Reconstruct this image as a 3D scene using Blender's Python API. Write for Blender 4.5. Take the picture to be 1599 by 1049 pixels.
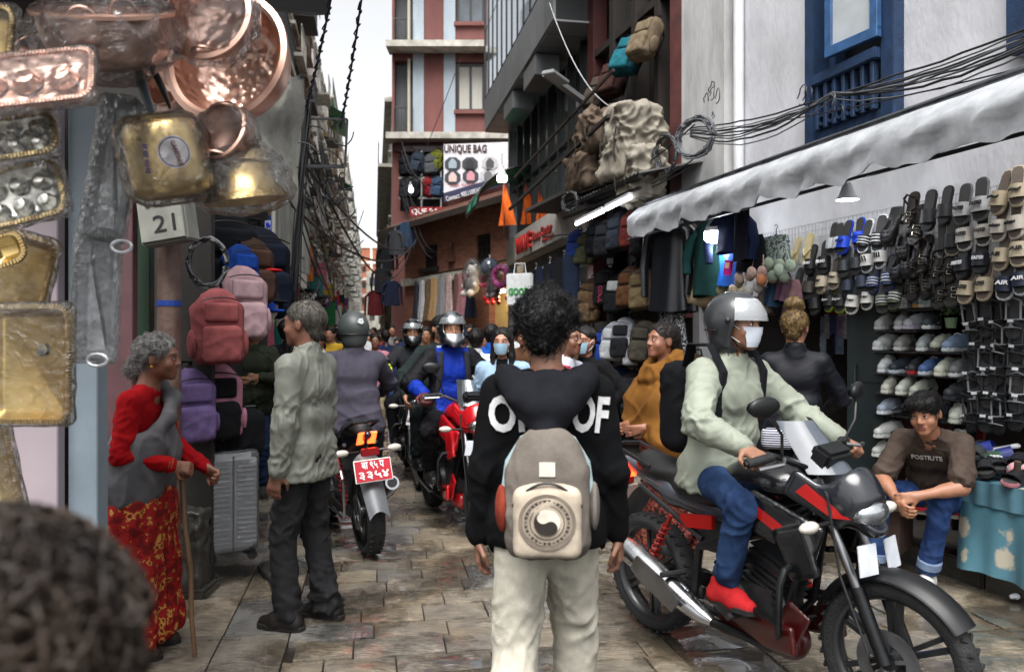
import bpy, bmesh, math, random
import numpy as np
from mathutils import Vector, Matrix, Euler
random.seed(7); RNG = np.random.RandomState(11)
for o in list(bpy.data.objects): bpy.data.objects.remove(o)
SC = bpy.context.scene
COL = SC.collection
R = math.radians
PI = math.pi
# --- camera
FPX, CX, CY, CAMZ = 1244.0, 799.5, 524.5, 1.5
cam_d = bpy.data.cameras.new('camera'); cam = bpy.data.objects.new('camera', cam_d); COL.objects.link(cam)
cam.location = (0, 0, CAMZ); cam.rotation_euler = (R(90), 0, 0)
cam_d.sensor_width = 36; cam_d.lens = 36 * FPX / 1599; cam_d.clip_start = .05; cam_d.clip_end = 2000
cam_d.dof.use_dof = True; cam_d.dof.focus_distance = 4.4; cam_d.dof.aperture_fstop = 3.0
SC.camera = cam
# --- sky, overcast sun, exposure
SUN_EL, SUN_AZ = R(60), R(-170)
wd = bpy.data.worlds.new('World'); SC.world = wd; wd.use_nodes = True
nt = wd.node_tree; nt.nodes.clear()
sky = nt.nodes.new('ShaderNodeTexSky'); sky.sky_type = 'NISHITA'; sky.sun_disc = False
sky.sun_elevation = SUN_EL; sky.sun_rotation = SUN_AZ; sky.air_density = 1.0; sky.dust_density = 4.0; sky.ozone_density = 1.0
hs = nt.nodes.new('ShaderNodeHueSaturation'); hs.inputs['Saturation'].default_value = .10
bg = nt.nodes.new('ShaderNodeBackground'); bg.inputs['Strength'].default_value = .095
ow = nt.nodes.new('ShaderNodeOutputWorld')
nt.links.new(sky.outputs[0], hs.inputs['Color']); nt.links.new(hs.outputs[0], bg.inputs['Color']); nt.links.new(bg.outputs[0], ow.inputs['Surface'])
sl = bpy.data.lights.new('sun', 'SUN'); sl.energy = 1.5; sl.angle = R(45); sl.color = (1, .97, .93)
so = bpy.data.objects.new('sun', sl); COL.objects.link(so)
sd = Vector((math.sin(SUN_AZ) * math.cos(SUN_EL), math.cos(SUN_AZ) * math.cos(SUN_EL), math.sin(SUN_EL)))
so.rotation_euler = sd.to_track_quat('Z', 'Y').to_euler()
vs = SC.view_settings; vs.view_transform = 'Standard'; vs.look = 'None'; vs.exposure = 1.68; vs.gamma = 1
SC.cycles.use_denoising = True
SC.cycles.max_bounces = 8; SC.cycles.transparent_max_bounces = 16; SC.cycles.caustics_reflective = False; SC.cycles.caustics_refractive = False
def W(px, py, Y):            # photo pixel + distance -> world point
 return Vector(((px - CX) / FPX * Y, Y, CAMZ - (py - CY) / FPX * Y))
def onR(px, py, out=0.0):    # on the right-hand shop frontage, `out` metres in front of it
 k = (px - CX) / FPX; Y = (4.5 - 1.044 * out) / (k + .3); return W(px, py, Y)
def onL(px, py, out=0.0):    # on the left-hand frontage
 k = (px - CX) / FPX; Y = (-1.12 + 1.015 * out) / (k + .173); return W(px, py, Y)
ROT_R = math.atan2(-.958, .287)
ROT_L = math.atan2(1, -.173)
# --- materials
def sr(c):
 if isinstance(c, str): c = tuple(int(c[i:i + 2], 16) for i in (0, 2, 4))
 return tuple(((v / 255) / 12.92 if v / 255 <= .04045 else ((v / 255 + .055) / 1.055) ** 2.4) for v in c)
MATS = {}
def mat(name, col='808080', rough=.6, metal=0., var=.18, scale=5., col2=None, bump=0., bscale=60., stretch=(1, 1, 1), spec=.5, coat=0., sheen=0., emit=0., rvar=.0, rnd=0., trans=0., detail=4., subs=0.):
 if name in MATS: return MATS[name]
 m = bpy.data.materials.new(name); m.use_nodes = True; MATS[name] = m
 t = m.node_tree; N = t.nodes; L = t.links; b = N['Principled BSDF']
 c = sr(col); c2 = sr(col2) if col2 else None
 b.inputs['Roughness'].default_value = rough; b.inputs['Metallic'].default_value = metal
 b.inputs['Specular IOR Level'].default_value = spec
 b.inputs['Coat Weight'].default_value = coat; b.inputs['Sheen Weight'].default_value = sheen
 if trans: b.inputs['Transmission Weight'].default_value = trans
 if subs: b.inputs['Subsurface Weight'].default_value = subs; b.inputs['Subsurface Radius'].default_value = (.02, .008, .004)
 tc = N.new('ShaderNodeTexCoord'); mp = N.new('ShaderNodeMapping'); mp.inputs['Scale'].default_value = stretch
 oi = N.new('ShaderNodeObjectInfo'); L.new(tc.outputs['Object'], mp.inputs['Vector'])
 vm = N.new('ShaderNodeVectorMath'); vm.operation = 'SCALE'; vm.inputs[0].default_value = (37, 51, 23); L.new(oi.outputs['Random'], vm.inputs['Scale'])
 L.new(vm.outputs[0], mp.inputs['Location'])
 nz = N.new('ShaderNodeTexNoise'); nz.inputs['Scale'].default_value = scale; nz.inputs['Detail'].default_value = detail; nz.inputs['Roughness'].default_value = .6
 L.new(mp.outputs[0], nz.inputs['Vector'])
 rp = N.new('ShaderNodeValToRGB'); L.new(nz.outputs['Fac'], rp.inputs['Fac'])
 rp.color_ramp.elements[0].position = .32; rp.color_ramp.elements[1].position = .68
 lo = tuple(v * (1 - var) for v in c); hi = tuple(min(1, v * (1 + var)) for v in c) if not c2 else c2
 rp.color_ramp.elements[0].color = (*(lo if not c2 else c), 1); rp.color_ramp.elements[1].color = (*hi, 1)
 out = rp.outputs[0]
 if rnd:
  h = N.new('ShaderNodeHueSaturation'); mr = N.new('ShaderNodeMapRange'); mr.inputs['To Min'].default_value = 1 - rnd; mr.inputs['To Max'].default_value = 1 + rnd
  L.new(oi.outputs['Random'], mr.inputs['Value']); L.new(mr.outputs[0], h.inputs['Value']); L.new(out, h.inputs['Color']); out = h.outputs[0]
 L.new(out, b.inputs['Base Color'])
 if emit: L.new(out, b.inputs['Emission Color']); b.inputs['Emission Strength'].default_value = emit
 if rvar:
  mr = N.new('ShaderNodeMapRange'); mr.inputs['From Min'].default_value = .35; mr.inputs['From Max'].default_value = .65
  mr.inputs['To Min'].default_value = max(.02, rough - rvar); mr.inputs['To Max'].default_value = min(1, rough + rvar)
  L.new(nz.outputs['Fac'], mr.inputs['Value']); L.new(mr.outputs[0], b.inputs['Roughness'])
 if bump:
  n2 = N.new('ShaderNodeTexNoise'); n2.inputs['Scale'].default_value = bscale; n2.inputs['Detail'].default_value = 3; L.new(mp.outputs[0], n2.inputs['Vector'])
  bp = N.new('ShaderNodeBump'); bp.inputs['Strength'].default_value = bump; bp.inputs['Distance'].default_value = .01; L.new(n2.outputs['Fac'], bp.inputs['Height']); L.new(bp.outputs[0], b.inputs['Normal'])
 return m
def cloth(col, col2=None, **k):
 a = dict(rough=.9, var=.2, scale=14, bump=.25, bscale=220, sheen=.0, spec=.12); a.update(k)
 return mat('cloth_%s_%s' % (col, col2) + ''.join('%s%s' % kv for kv in sorted(k.items())), col, col2=col2, **a)
def plastic(col, rough=.35, **k): return mat('plastic_%s_%s' % (col, rough), col, rough=rough, var=.12, scale=14, spec=.35, **k)
def metal(col, rough=.35, **k): return mat('metal_%s_%s' % (col, rough), col, rough=rough, metal=1, var=.12, scale=9, rvar=.08, **k)
def paint(col, rough=.3, **k): return mat('paint_%s_%s' % (col, rough), col, rough=rough, var=.08, scale=4, coat=.4, **k)
def printed(name, cols, scale=30., kind='noise', rough=.8, stretch=(1, 1, 1), bump=.15):   # cloth with a multi-colour print
 if name in MATS: return MATS[name]
 m = mat(name, cols[0], rough=rough, bump=bump, bscale=200, stretch=stretch, spec=.25)
 t = m.node_tree; N = t.nodes; L = t.links; b = N['Principled BSDF']; mp = [n for n in N if n.type == 'MAPPING'][0]
 if kind == 'voronoi': nz = N.new('ShaderNodeTexVoronoi'); nz.inputs['Scale'].default_value = scale; f = nz.outputs['Distance']
 elif kind == 'wave':
  nz = N.new('ShaderNodeTexWave'); nz.inputs['Scale'].default_value = scale; nz.bands_direction = 'Z'; nz.inputs['Distortion'].default_value = .3; f = nz.outputs['Fac']
 else: nz = N.new('ShaderNodeTexNoise'); nz.inputs['Scale'].default_value = scale; nz.inputs['Detail'].default_value = 5; f = nz.outputs['Fac']
 L.new(mp.outputs[0], nz.inputs['Vector'])
 rp = N.new('ShaderNodeValToRGB'); rp.color_ramp.interpolation = 'CONSTANT'; n = len(cols)
 a, z = ((.3, .62) if kind == 'noise' else (.0, .55) if kind == 'voronoi' else (.0, 1.))
 for i, c in enumerate(cols):
  e = rp.color_ramp.elements[i] if i < 2 else rp.color_ramp.elements.new(.5)
  e.position = a + (z - a) * i / n; e.color = (*sr(c), 1)
 L.new(f, rp.inputs['Fac']); L.new(rp.outputs[0], b.inputs['Base Color'])
 return m
def film(name='clear_film', tint='dfe3e8', op=.04, crinkle=.9, sc=22):      # crinkled clear plastic wrap
 if name in MATS: return MATS[name]
 m = bpy.data.materials.new(name); m.use_nodes = True; MATS[name] = m
 t = m.node_tree; N = t.nodes; L = t.links; N.clear()
 o = N.new('ShaderNodeOutputMaterial'); tr = N.new('ShaderNodeBsdfTransparent'); tr.inputs[0].default_value = (.985, .985, .985, 1)
 g = N.new('ShaderNodeBsdfGlossy'); g.inputs['Roughness'].default_value = .1; d = N.new('ShaderNodeBsdfDiffuse'); d.inputs[0].default_value = (*sr(tint), 1)
 tc = N.new('ShaderNodeTexCoord'); nz = N.new('ShaderNodeTexNoise'); nz.inputs['Scale'].default_value = sc; nz.inputs['Detail'].default_value = 6; nz.inputs['Distortion'].default_value = 2.
 L.new(tc.outputs['Object'], nz.inputs['Vector'])
 bp = N.new('ShaderNodeBump'); bp.inputs['Strength'].default_value = crinkle; bp.inputs['Distance'].default_value = .03; L.new(nz.outputs['Fac'], bp.inputs['Height'])
 for s in (g, d): L.new(bp.outputs[0], s.inputs['Normal'])
 fr = N.new('ShaderNodeFresnel'); fr.inputs['IOR'].default_value = 1.42; L.new(bp.outputs[0], fr.inputs['Normal'])
 m1 = N.new('ShaderNodeMixShader'); m1.inputs[0].default_value = op; L.new(tr.outputs[0], m1.inputs[1]); L.new(d.outputs[0], m1.inputs[2])
 m2 = N.new('ShaderNodeMixShader'); L.new(fr.outputs[0], m2.inputs[0]); L.new(m1.outputs[0], m2.inputs[1]); L.new(g.outputs[0], m2.inputs[2])
 L.new(m2.outputs[0], o.inputs['Surface'])
 return m
def glow(name, col, s):
 if name in MATS: return MATS[name]
 m = bpy.data.materials.new(name); m.use_nodes = True; MATS[name] = m; b = m.node_tree.nodes['Principled BSDF']
 b.inputs['Base Color'].default_value = (*sr(col), 1); b.inputs['Emission Color'].default_value = (*sr(col), 1); b.inputs['Emission Strength'].default_value = s
 return m
# --- objects
def link(o, parent=None, loc=None, rot=None):
 COL.objects.link(o)
 if parent is not None: o.parent = parent
 if loc is not None: o.location = loc
 if rot is not None: o.rotation_euler = rot if hasattr(rot, '__len__') else (0, 0, rot)
 return o
def thing(name, label, cat, loc=(0, 0, 0), rot=None, group=None):
 o = bpy.data.objects.new(name, None); o.empty_display_size = .1; link(o, None, loc, rot)
 return tag(o, label, cat, group)
def tag(o, label=None, cat=None, group=None, kind=None):
 if label: o['label'] = label
 if cat: o['category'] = cat
 if group: o['group'] = group
 if kind: o['kind'] = kind
 return o
def mesh_obj(name, me, m=None, parent=None, loc=None, rot=None):
 o = bpy.data.objects.new(name, me)
 if m is not None:
  ms = m if isinstance(m, (list, tuple)) else [m]
  if len(me.materials) == 0:
   for x in ms: me.materials.append(x)
  else:
   for i, x in enumerate(ms): o.material_slots[i].link = 'OBJECT'; o.material_slots[i].material = x
 return link(o, parent, loc, rot)
def copy_tree(o, parent=None, loc=None, rot=None, label=None, swap=None):
 c = o.copy(); COL.objects.link(c); c.parent = parent
 if loc is not None: c.location = loc
 if rot is not None: c.rotation_euler = rot if hasattr(rot, '__len__') else (0, 0, rot)
 if label: c['label'] = label
 if swap and c.type == 'MESH':
  for s in c.material_slots:
   if s.material and s.material.name in swap:
    nm = swap[s.material.name]; s.link = 'OBJECT'; s.material = nm
 for ch in o.children: copy_tree(ch, c, None, None, None, swap)
 return c
def Tm(loc=(0, 0, 0), rot=(0, 0, 0), sc=(1, 1, 1)):
 return Matrix.LocRotScale(Vector(loc), Euler(rot), Vector(sc))
class MB:                                   # collects shapes into one mesh
 def __init__(s): s.v = []; s.f = []; s.mi = []; s.cur = 0; s.T = Matrix.Identity(4)
 def add(s, vs, fs):
  b = len(s.v); s.v += [tuple(s.T @ Vector(p)) for p in vs]; s.f += [tuple(b + i for i in f) for f in fs]; s.mi += [s.cur] * len(fs); return s
 def box(s, c, d, rot=(0, 0, 0), taper=1.):
  M = Tm(c, rot); x, y, z = d[0] / 2, d[1] / 2, d[2] / 2; t = taper
  P = [(-x, -y, -z), (x, -y, -z), (x, y, -z), (-x, y, -z), (-x * t, -y * t, z), (x * t, -y * t, z), (x * t, y * t, z), (-x * t, y * t, z)]
  return s.add([M @ Vector(p) for p in P], [(0, 3, 2, 1), (4, 5, 6, 7), (0, 1, 5, 4), (1, 2, 6, 5), (2, 3, 7, 6), (3, 0, 4, 7)])
 def beam(s, a, b, w, h=None, up=(0, 0, 1)):
  a = Vector(a); b = Vector(b); u = (b - a).normalized(); w2 = u.cross(Vector(up))
  if w2.length < 1e-4: w2 = u.cross(Vector((0, 1, 0)))
  w2.normalize(); h2 = w2.cross(u); h = h or w
  P = [p + w2 * (i * w / 2) + h2 * (j * h / 2) for p in (a, b) for i, j in ((-1, -1), (1, -1), (1, 1), (-1, 1))]
  return s.add(P, [(0, 3, 2, 1), (4, 5, 6, 7), (0, 1, 5, 4), (1, 2, 6, 5), (2, 3, 7, 6), (3, 0, 4, 7)])
 def rings(s, rs, cap=True, close=True):
  n = len(rs[0]); P = [p for r in rs for p in r]; F = []
  for i in range(len(rs) - 1):
   for j in range(n if close else n - 1):
    a = i * n + j; b = i * n + (j + 1) % n; F.append((a, b, b + n, a + n))
  if cap and close: F.append(tuple(range(n))[::-1]); F.append(tuple((len(rs) - 1) * n + j for j in range(n)))
  return s.add(P, F)
 def tube(s, pts, r, n=8, cap=True, flat=1.):
  pts = [Vector(p) for p in pts]; rr = r if hasattr(r, '__len__') else [r] * len(pts); rs = []; prev = None
  for i, p in enumerate(pts):
   t = (pts[min(i + 1, len(pts) - 1)] - pts[max(i - 1, 0)]).normalized()
   if prev is None:
    a = t.cross(Vector((0, 0, 1)))
    if a.length < .05: a = t.cross(Vector((0, 1, 0)))
   else: a = prev - t * prev.dot(t)
   a.normalize(); prev = a; b = t.cross(a)
   rs.append([p + a * (math.cos(q) * rr[i]) + b * (math.sin(q) * rr[i] * flat) for q in (2 * PI * j / n for j in range(n))])
  return s.rings(rs, cap)
 def lathe(s, prof, n=24, a0=0., a1=2 * PI, axis='z'):
  full = abs(a1 - a0 - 2 * PI) < 1e-6; k = n if full else n + 1; rs = []
  for r, z in prof:
   rs.append([((r * math.cos(a0 + (a1 - a0) * j / n), r * math.sin(a0 + (a1 - a0) * j / n), z) if axis == 'z' else
      (r * math.cos(a0 + (a1 - a0) * j / n), z, r * math.sin(a0 + (a1 - a0) * j / n))) for j in range(k)])
  return s.rings(rs, False, full)
 def ball(s, c, r, n=10, m=7):
  r = r if hasattr(r, '__len__') else (r, r, r); c = Vector(c)
  rs = [[c + Vector((r[0] * math.sin(PI * i / m) * math.cos(2 * PI * j / n), r[1] * math.sin(PI * i / m) * math.sin(2 * PI * j / n), -r[2] * math.cos(PI * i / m))) for j in range(n)] for i in range(m + 1)]
  return s.rings(rs, False)
 def grid(s, fn, nu, nv):
  P = [fn(i / nu, j / nv) for j in range(nv + 1) for i in range(nu + 1)]
  return s.add(P, [(j * (nu + 1) + i, j * (nu + 1) + i + 1, (j + 1) * (nu + 1) + i + 1, (j + 1) * (nu + 1) + i) for j in range(nv) for i in range(nu)])
 def poly(s, pts, d, axis='y'):           # extruded outline; pts 2D (x,z) or (x,y)
  n = len(pts); h = d / 2
  if axis == 'y': A = [(p[0], -h, p[1]) for p in pts]; B = [(p[0], h, p[1]) for p in pts]
  elif axis == 'z': A = [(p[0], p[1], -h) for p in pts]; B = [(p[0], p[1], h) for p in pts]
  else: A = [(-h, p[0], p[1]) for p in pts]; B = [(h, p[0], p[1]) for p in pts]
  return s.add(A + B, [tuple(range(n)), tuple(range(2 * n - 1, n - 1, -1))] + [((i + 1) % n, i, i + n, (i + 1) % n + n) for i in range(n)])
 def mesh(s, name, smooth=False, bevel=0., angle=40):
  me = bpy.data.meshes.new(name); me.from_pydata(s.v, [], s.f); me.polygons.foreach_set('material_index', s.mi)
  bm = bmesh.new(); bm.from_mesh(me)
  bmesh.ops.remove_doubles(bm, verts=bm.verts, dist=1e-5)
  bmesh.ops.recalc_face_normals(bm, faces=bm.faces)
  if bevel:
   es = [e for e in bm.edges if len(e.link_faces) == 2 and e.calc_face_angle(0) > .5]
   bmesh.ops.bevel(bm, geom=es, offset=bevel, segments=2 if bevel > .004 else 1, affect='EDGES', clamp_overlap=True)
  if smooth:
   ca = R(angle)
   for f in bm.faces: f.smooth = True
   for e in bm.edges:
    if len(e.link_faces) == 2 and e.calc_face_angle(0) > ca: e.smooth = False
  bm.to_mesh(me); bm.free(); me.update(); return me
 def obj(s, name, m, parent=None, smooth=False, bevel=0., loc=None, rot=None, angle=40):
  return mesh_obj(name, s.mesh(name, smooth, bevel, angle), m, parent, loc, rot)
def bez(a, b, sag=.1, n=12, jit=0., rnd=random):
 a = Vector(a); b = Vector(b); out = []
 for i in range(n + 1):
  t = i / n; p = a.lerp(b, t); p.z -= sag * 4 * t * (1 - t)
  if jit and 0 < i < n: p += Vector((rnd.uniform(-jit, jit), rnd.uniform(-jit, jit), rnd.uniform(-jit, jit)))
  out.append(p)
 return out
FONT_CACHE = {}
def text_mesh(s, w=None, h=None, ext=.002, bold=.0, shear=0.):
 key = (s, w, h, ext, bold, shear)
 if key in FONT_CACHE: return FONT_CACHE[key]
 cu = bpy.data.curves.new('t', 'FONT'); cu.body = s; cu.align_x = 'CENTER'; cu.align_y = 'CENTER'; cu.extrude = .01; cu.offset = bold; cu.shear = shear; cu.resolution_u = 3
 ob = bpy.data.objects.new('t', cu); COL.objects.link(ob); dg = bpy.context.evaluated_depsgraph_get(); dg.update()
 me = bpy.data.meshes.new_from_object(ob.evaluated_get(dg)); bpy.data.objects.remove(ob)
 if len(me.vertices):
  a = np.empty(len(me.vertices) * 3, np.float32); me.vertices.foreach_get('co', a); a = a.reshape(-1, 3)
  mn, mx = a.min(0), a.max(0); c = (mn + mx) / 2; a -= c; d = mx - mn
  if h is None: k = w / d[0]; a[:, :2] *= k
  elif w is None: k = h / d[1]; a[:, :2] *= k
  else: a[:, 0] *= w / d[0]; a[:, 1] *= h / d[1]
  a[:, 2] = np.where(a[:, 2] > 0, ext, -ext)
  a = np.stack([a[:, 0], -a[:, 2], a[:, 1]], 1)      # standing text, front = -Y
  me.vertices.foreach_set('co', a.ravel().astype(np.float32)); me.update()
 me.materials.clear(); FONT_CACHE[key] = me
 return me
def text(s, m, parent, loc, rot=(0, 0, 0), w=None, h=None, ext=.002, bold=0., name='lettering', shear=0.):
 me = text_mesh(s, w, h, ext, bold, shear); return mesh_obj(name, me, m, parent, loc, rot)
# --- noise + signed distance fields
_perm = RNG.permutation(256); _perm = np.concatenate([_perm, _perm])
_grad = RNG.normal(size=(256, 3)); _grad /= np.linalg.norm(_grad, axis=1)[:, None]
def pnoise(p):
 p = np.asarray(p, np.float64); i = np.floor(p).astype(int); f = p - i; u = f * f * f * (f * (f * 6 - 15) + 10); i &= 255; r = 0
 for dx in (0, 1):
  for dy in (0, 1):
   for dz in (0, 1):
    h = _perm[_perm[_perm[(i[:, 0] + dx) & 255] + ((i[:, 1] + dy) & 255)] + ((i[:, 2] + dz) & 255)]
    g = _grad[h]; d = g[:, 0] * (f[:, 0] - dx) + g[:, 1] * (f[:, 1] - dy) + g[:, 2] * (f[:, 2] - dz)
    r = r + d * (u[:, 0] if dx else 1 - u[:, 0]) * (u[:, 1] if dy else 1 - u[:, 1]) * (u[:, 2] if dz else 1 - u[:, 2])
 return r * 1.6
V3 = lambda p: np.array(tuple(p), float)
class Field:
 def __init__(s, lo, hi, h):
  s.h = h; s.lo = V3(lo) - 2.5 * h; n = np.ceil((V3(hi) - s.lo) / h).astype(int) + 3; s.n = n; s.f = np.full(n, .25, np.float32)
  s.ax = [s.lo[i] + h * np.arange(n[i]) for i in range(3)]
 def win(s, lo, hi):
  a = np.clip(np.floor((lo - s.lo) / s.h).astype(int), 0, s.n - 1); b = np.clip(np.ceil((hi - s.lo) / s.h).astype(int) + 1, 1, s.n)
  sl = tuple(slice(x, max(y, x + 1)) for x, y in zip(a, b))
  return sl, s.ax[0][sl[0]][:, None, None], s.ax[1][sl[1]][None, :, None], s.ax[2][sl[2]][None, None, :]
 def comb(s, sl, d, k, mode):
  f = s.f[sl]
  if mode == 'sub':
   d = -d; h = np.clip(.5 - .5 * (f - d) / k, 0, 1); s.f[sl] = f + (d - f) * h + k * h * (1 - h)
  else:
   h = np.clip(.5 + .5 * (f - d) / k, 0, 1); s.f[sl] = f + (d - f) * h - k * h * (1 - h)
  return s
 def cap(s, a, b, ra, rb=None, k=.02, mode='add', sq=None):
  rb = ra if rb is None else rb; a = V3(a); b = V3(b); mg = max(ra, rb) * (1.35 if sq is not None else 1) + k + 3 * s.h
  sl, X, Y, Z = s.win(np.minimum(a, b) - mg, np.maximum(a, b) + mg)
  ab = b - a; L2 = max(ab @ ab, 1e-9); t = np.clip(((X - a[0]) * ab[0] + (Y - a[1]) * ab[1] + (Z - a[2]) * ab[2]) / L2, 0, 1)
  d = np.sqrt((X - a[0] - ab[0] * t) ** 2 + (Y - a[1] - ab[1] * t) ** 2 + (Z - a[2] - ab[2] * t) ** 2) - (ra + (rb - ra) * t)
  return s.comb(sl, d, k, mode)
 def ell(s, c, r, rot=None, k=.02, mode='add'):
  c = V3(c); r = np.array(r if hasattr(r, '__len__') else (r, r, r), float); mg = r.max() + k + 3 * s.h
  sl, X, Y, Z = s.win(c - mg, c + mg); X = X - c[0]; Y = Y - c[1]; Z = Z - c[2]
  if rot is not None:
   M = np.array(rot.to_3x3() if hasattr(rot, 'to_3x3') else rot).T
   X, Y, Z = (M[i, 0] * X + M[i, 1] * Y + M[i, 2] * Z for i in range(3))
  k0 = np.sqrt((X / r[0]) ** 2 + (Y / r[1]) ** 2 + (Z / r[2]) ** 2); k1 = np.sqrt((X / r[0] ** 2) ** 2 + (Y / r[1] ** 2) ** 2 + (Z / r[2] ** 2) ** 2) + 1e-6
  return s.comb(sl, k0 * (k0 - 1) / k1, k, mode)
 def box(s, c, hd, r=.01, rot=None, k=.01, mode='add'):
  c = V3(c); hd = np.array(hd, float); mg = np.linalg.norm(hd) + r + k + 3 * s.h
  sl, X, Y, Z = s.win(c - mg, c + mg); X = X - c[0]; Y = Y - c[1]; Z = Z - c[2]
  if rot is not None:
   M = np.array(rot.to_3x3() if hasattr(rot, 'to_3x3') else rot).T
   X, Y, Z = (M[i, 0] * X + M[i, 1] * Y + M[i, 2] * Z for i in range(3))
  q = [np.abs(A) - (h - r) for A, h in zip((X, Y, Z), hd)]
  d = np.sqrt(sum(np.maximum(a, 0) ** 2 for a in q)) + np.minimum(np.maximum(np.maximum(q[0], q[1]), q[2]), 0) - r
  return s.comb(sl, d, k, mode)
 def cut(s, p, n, k=.004):            # remove the side the normal points to
  n = V3(n); n /= np.linalg.norm(n); p = V3(p)
  d = (s.ax[0][:, None, None] - p[0]) * n[0] + (s.ax[1][None, :, None] - p[1]) * n[1] + (s.ax[2][None, None, :] - p[2]) * n[2]
  h = np.clip(.5 - .5 * (s.f - d) / k, 0, 1); s.f = (s.f + (d - s.f) * h + k * h * (1 - h)).astype(np.float32); return s
 def noise(s, amp, sc, ridge=False):
  act = np.abs(s.f) < .08; idx = np.argwhere(act); P = s.lo + idx * s.h; n = pnoise(P * np.array(sc))
  s.f[act] += (amp * (n if not ridge else (np.abs(n) * 2 - .5))).astype(np.float32); return s
 def net(s):
  f = s.f.copy(); b = .25; f[0] = f[-1] = b; f[:, 0] = f[:, -1] = b; f[:, :, 0] = f[:, :, -1] = b
  sg = f < 0; nx, ny, nz = f.shape
  cnt = np.zeros((nx - 1, ny - 1, nz - 1), np.int8)
  for dx in (0, 1):
   for dy in (0, 1):
    for dz in (0, 1): cnt += sg[dx:nx - 1 + dx, dy:ny - 1 + dy, dz:nz - 1 + dz]
  act = (cnt > 0) & (cnt < 8); c = np.argwhere(act); idx = np.full(act.shape, -1, np.int32); idx[act] = np.arange(len(c))
  acc = np.zeros((len(c), 3)); num = np.zeros(len(c))
  cor = [(0, 0, 0), (1, 0, 0), (0, 1, 0), (1, 1, 0), (0, 0, 1), (1, 0, 1), (0, 1, 1), (1, 1, 1)]
  vals = [f[c[:, 0] + a, c[:, 1] + b_, c[:, 2] + d] for a, b_, d in cor]
  for i, j in ((0, 1), (2, 3), (4, 5), (6, 7), (0, 2), (1, 3), (4, 6), (5, 7), (0, 4), (1, 5), (2, 6), (3, 7)):
   m = (vals[i] < 0) != (vals[j] < 0); t = vals[i] / np.where(m, vals[i] - vals[j], 1)
   p = np.array(cor[i]) + t[:, None] * (np.array(cor[j]) - np.array(cor[i])); acc[m] += p[m]; num[m] += 1
  v = s.lo + s.h * (c + acc / num[:, None]); q = []
  for ax in range(3):
   a, b_ = [x for x in range(3) if x != ax]
   s0 = [slice(None)] * 3; s1 = [slice(None)] * 3; s0[ax] = slice(0, -1); s1[ax] = slice(1, None)
   A = sg[tuple(s0)]; B = sg[tuple(s1)]; e = np.argwhere(A != B)
   e = e[(e[:, a] > 0) & (e[:, b_] > 0) & (e[:, a] < f.shape[a] - 1) & (e[:, b_] < f.shape[b_] - 1)]
   fl = A[e[:, 0], e[:, 1], e[:, 2]]
   def cell(da, db):
    k = e.copy(); k[:, a] -= da; k[:, b_] -= db; return idx[k[:, 0], k[:, 1], k[:, 2]]
   Q = np.stack([cell(1, 1), cell(0, 1), cell(0, 0), cell(1, 0)], 1)
   if ax == 1: fl = ~fl
   Q[~fl] = Q[~fl][:, ::-1]; q.append(Q)
  return v, np.concatenate(q)
 def mesh(s, name, disp=None, mfn=None, relax=1):
  v, q = s.net(); q = q[(q >= 0).all(1)]
  for _ in range(relax):
   acc = np.zeros_like(v); n = np.zeros(len(v))
   for i in range(4):
    np.add.at(acc, q[:, i], v[q[:, (i + 1) % 4]]); np.add.at(n, q[:, i], 1)
   v = v * .5 + .5 * acc / np.maximum(n, 1)[:, None]
  if disp is not None:
   fn = np.cross(v[q[:, 2]] - v[q[:, 0]], v[q[:, 3]] - v[q[:, 1]]); vn = np.zeros_like(v)
   for i in range(4): np.add.at(vn, q[:, i], fn)
   vn /= np.linalg.norm(vn, axis=1)[:, None] + 1e-12; v = v + vn * disp(v)[:, None]
  return quad_mesh(name, v, q, mfn)
def quad_mesh(name, v, q, mfn=None, smooth=True):
 me = bpy.data.meshes.new(name); me.vertices.add(len(v)); me.vertices.foreach_set('co', np.ascontiguousarray(v, np.float32).ravel())
 me.loops.add(len(q) * 4); me.loops.foreach_set('vertex_index', np.ascontiguousarray(q, np.int32).ravel())
 me.polygons.add(len(q)); me.polygons.foreach_set('loop_start', np.arange(0, len(q) * 4, 4, dtype=np.int32)); me.polygons.foreach_set('loop_total', np.full(len(q), 4, np.int32))
 if mfn is not None: me.polygons.foreach_set('material_index', mfn(v[q].mean(1)).astype(np.int32))
 me.polygons.foreach_set('use_smooth', np.full(len(q), smooth, bool)); me.update(calc_edges=True); return me
def folds(amp=.006, f=(9, 9, 5), seed=0., lo=.4):      # long cloth creases in a few pulled directions
 fq = (f[0] + f[1]) / 26.; asp = max(.6, min(1.8, f[2] / max(f[0], 1) * 1.6))
 fr = []
 for k, (d, w) in enumerate((((.45, .3, .8), 1.), ((-.6, .35, .7), .9), ((.2, -.5, .85) if asp < 1 else (.9, .4, .15), .8))):
  d = np.array(d); d /= np.linalg.norm(d); e = np.cross(d, (0, 1, .2)); e /= np.linalg.norm(e); g = np.cross(d, e); fr.append((np.stack([d * 3.2, e * 15, g * 12]) * fq, w, k))
 def fn(p):
  r = .7 * pnoise(p * 5 * fq + seed)
  for M, w, k in fr:
   q = p @ M.T + seed * 1.7 + k * 7.3; q[:, 1] += 1.2 * pnoise(p * 4 * fq + k + seed); n = pnoise(q); m = np.clip(pnoise(p * 4.5 * fq + k * 3.1 + seed) * 1.6 + .55, 0, 1)
   r += w * m * (1.5 * np.clip(1 - 3.0 * np.abs(n), 0, 1) ** 1.5 - .35)
  return amp * r
 return fn
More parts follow.
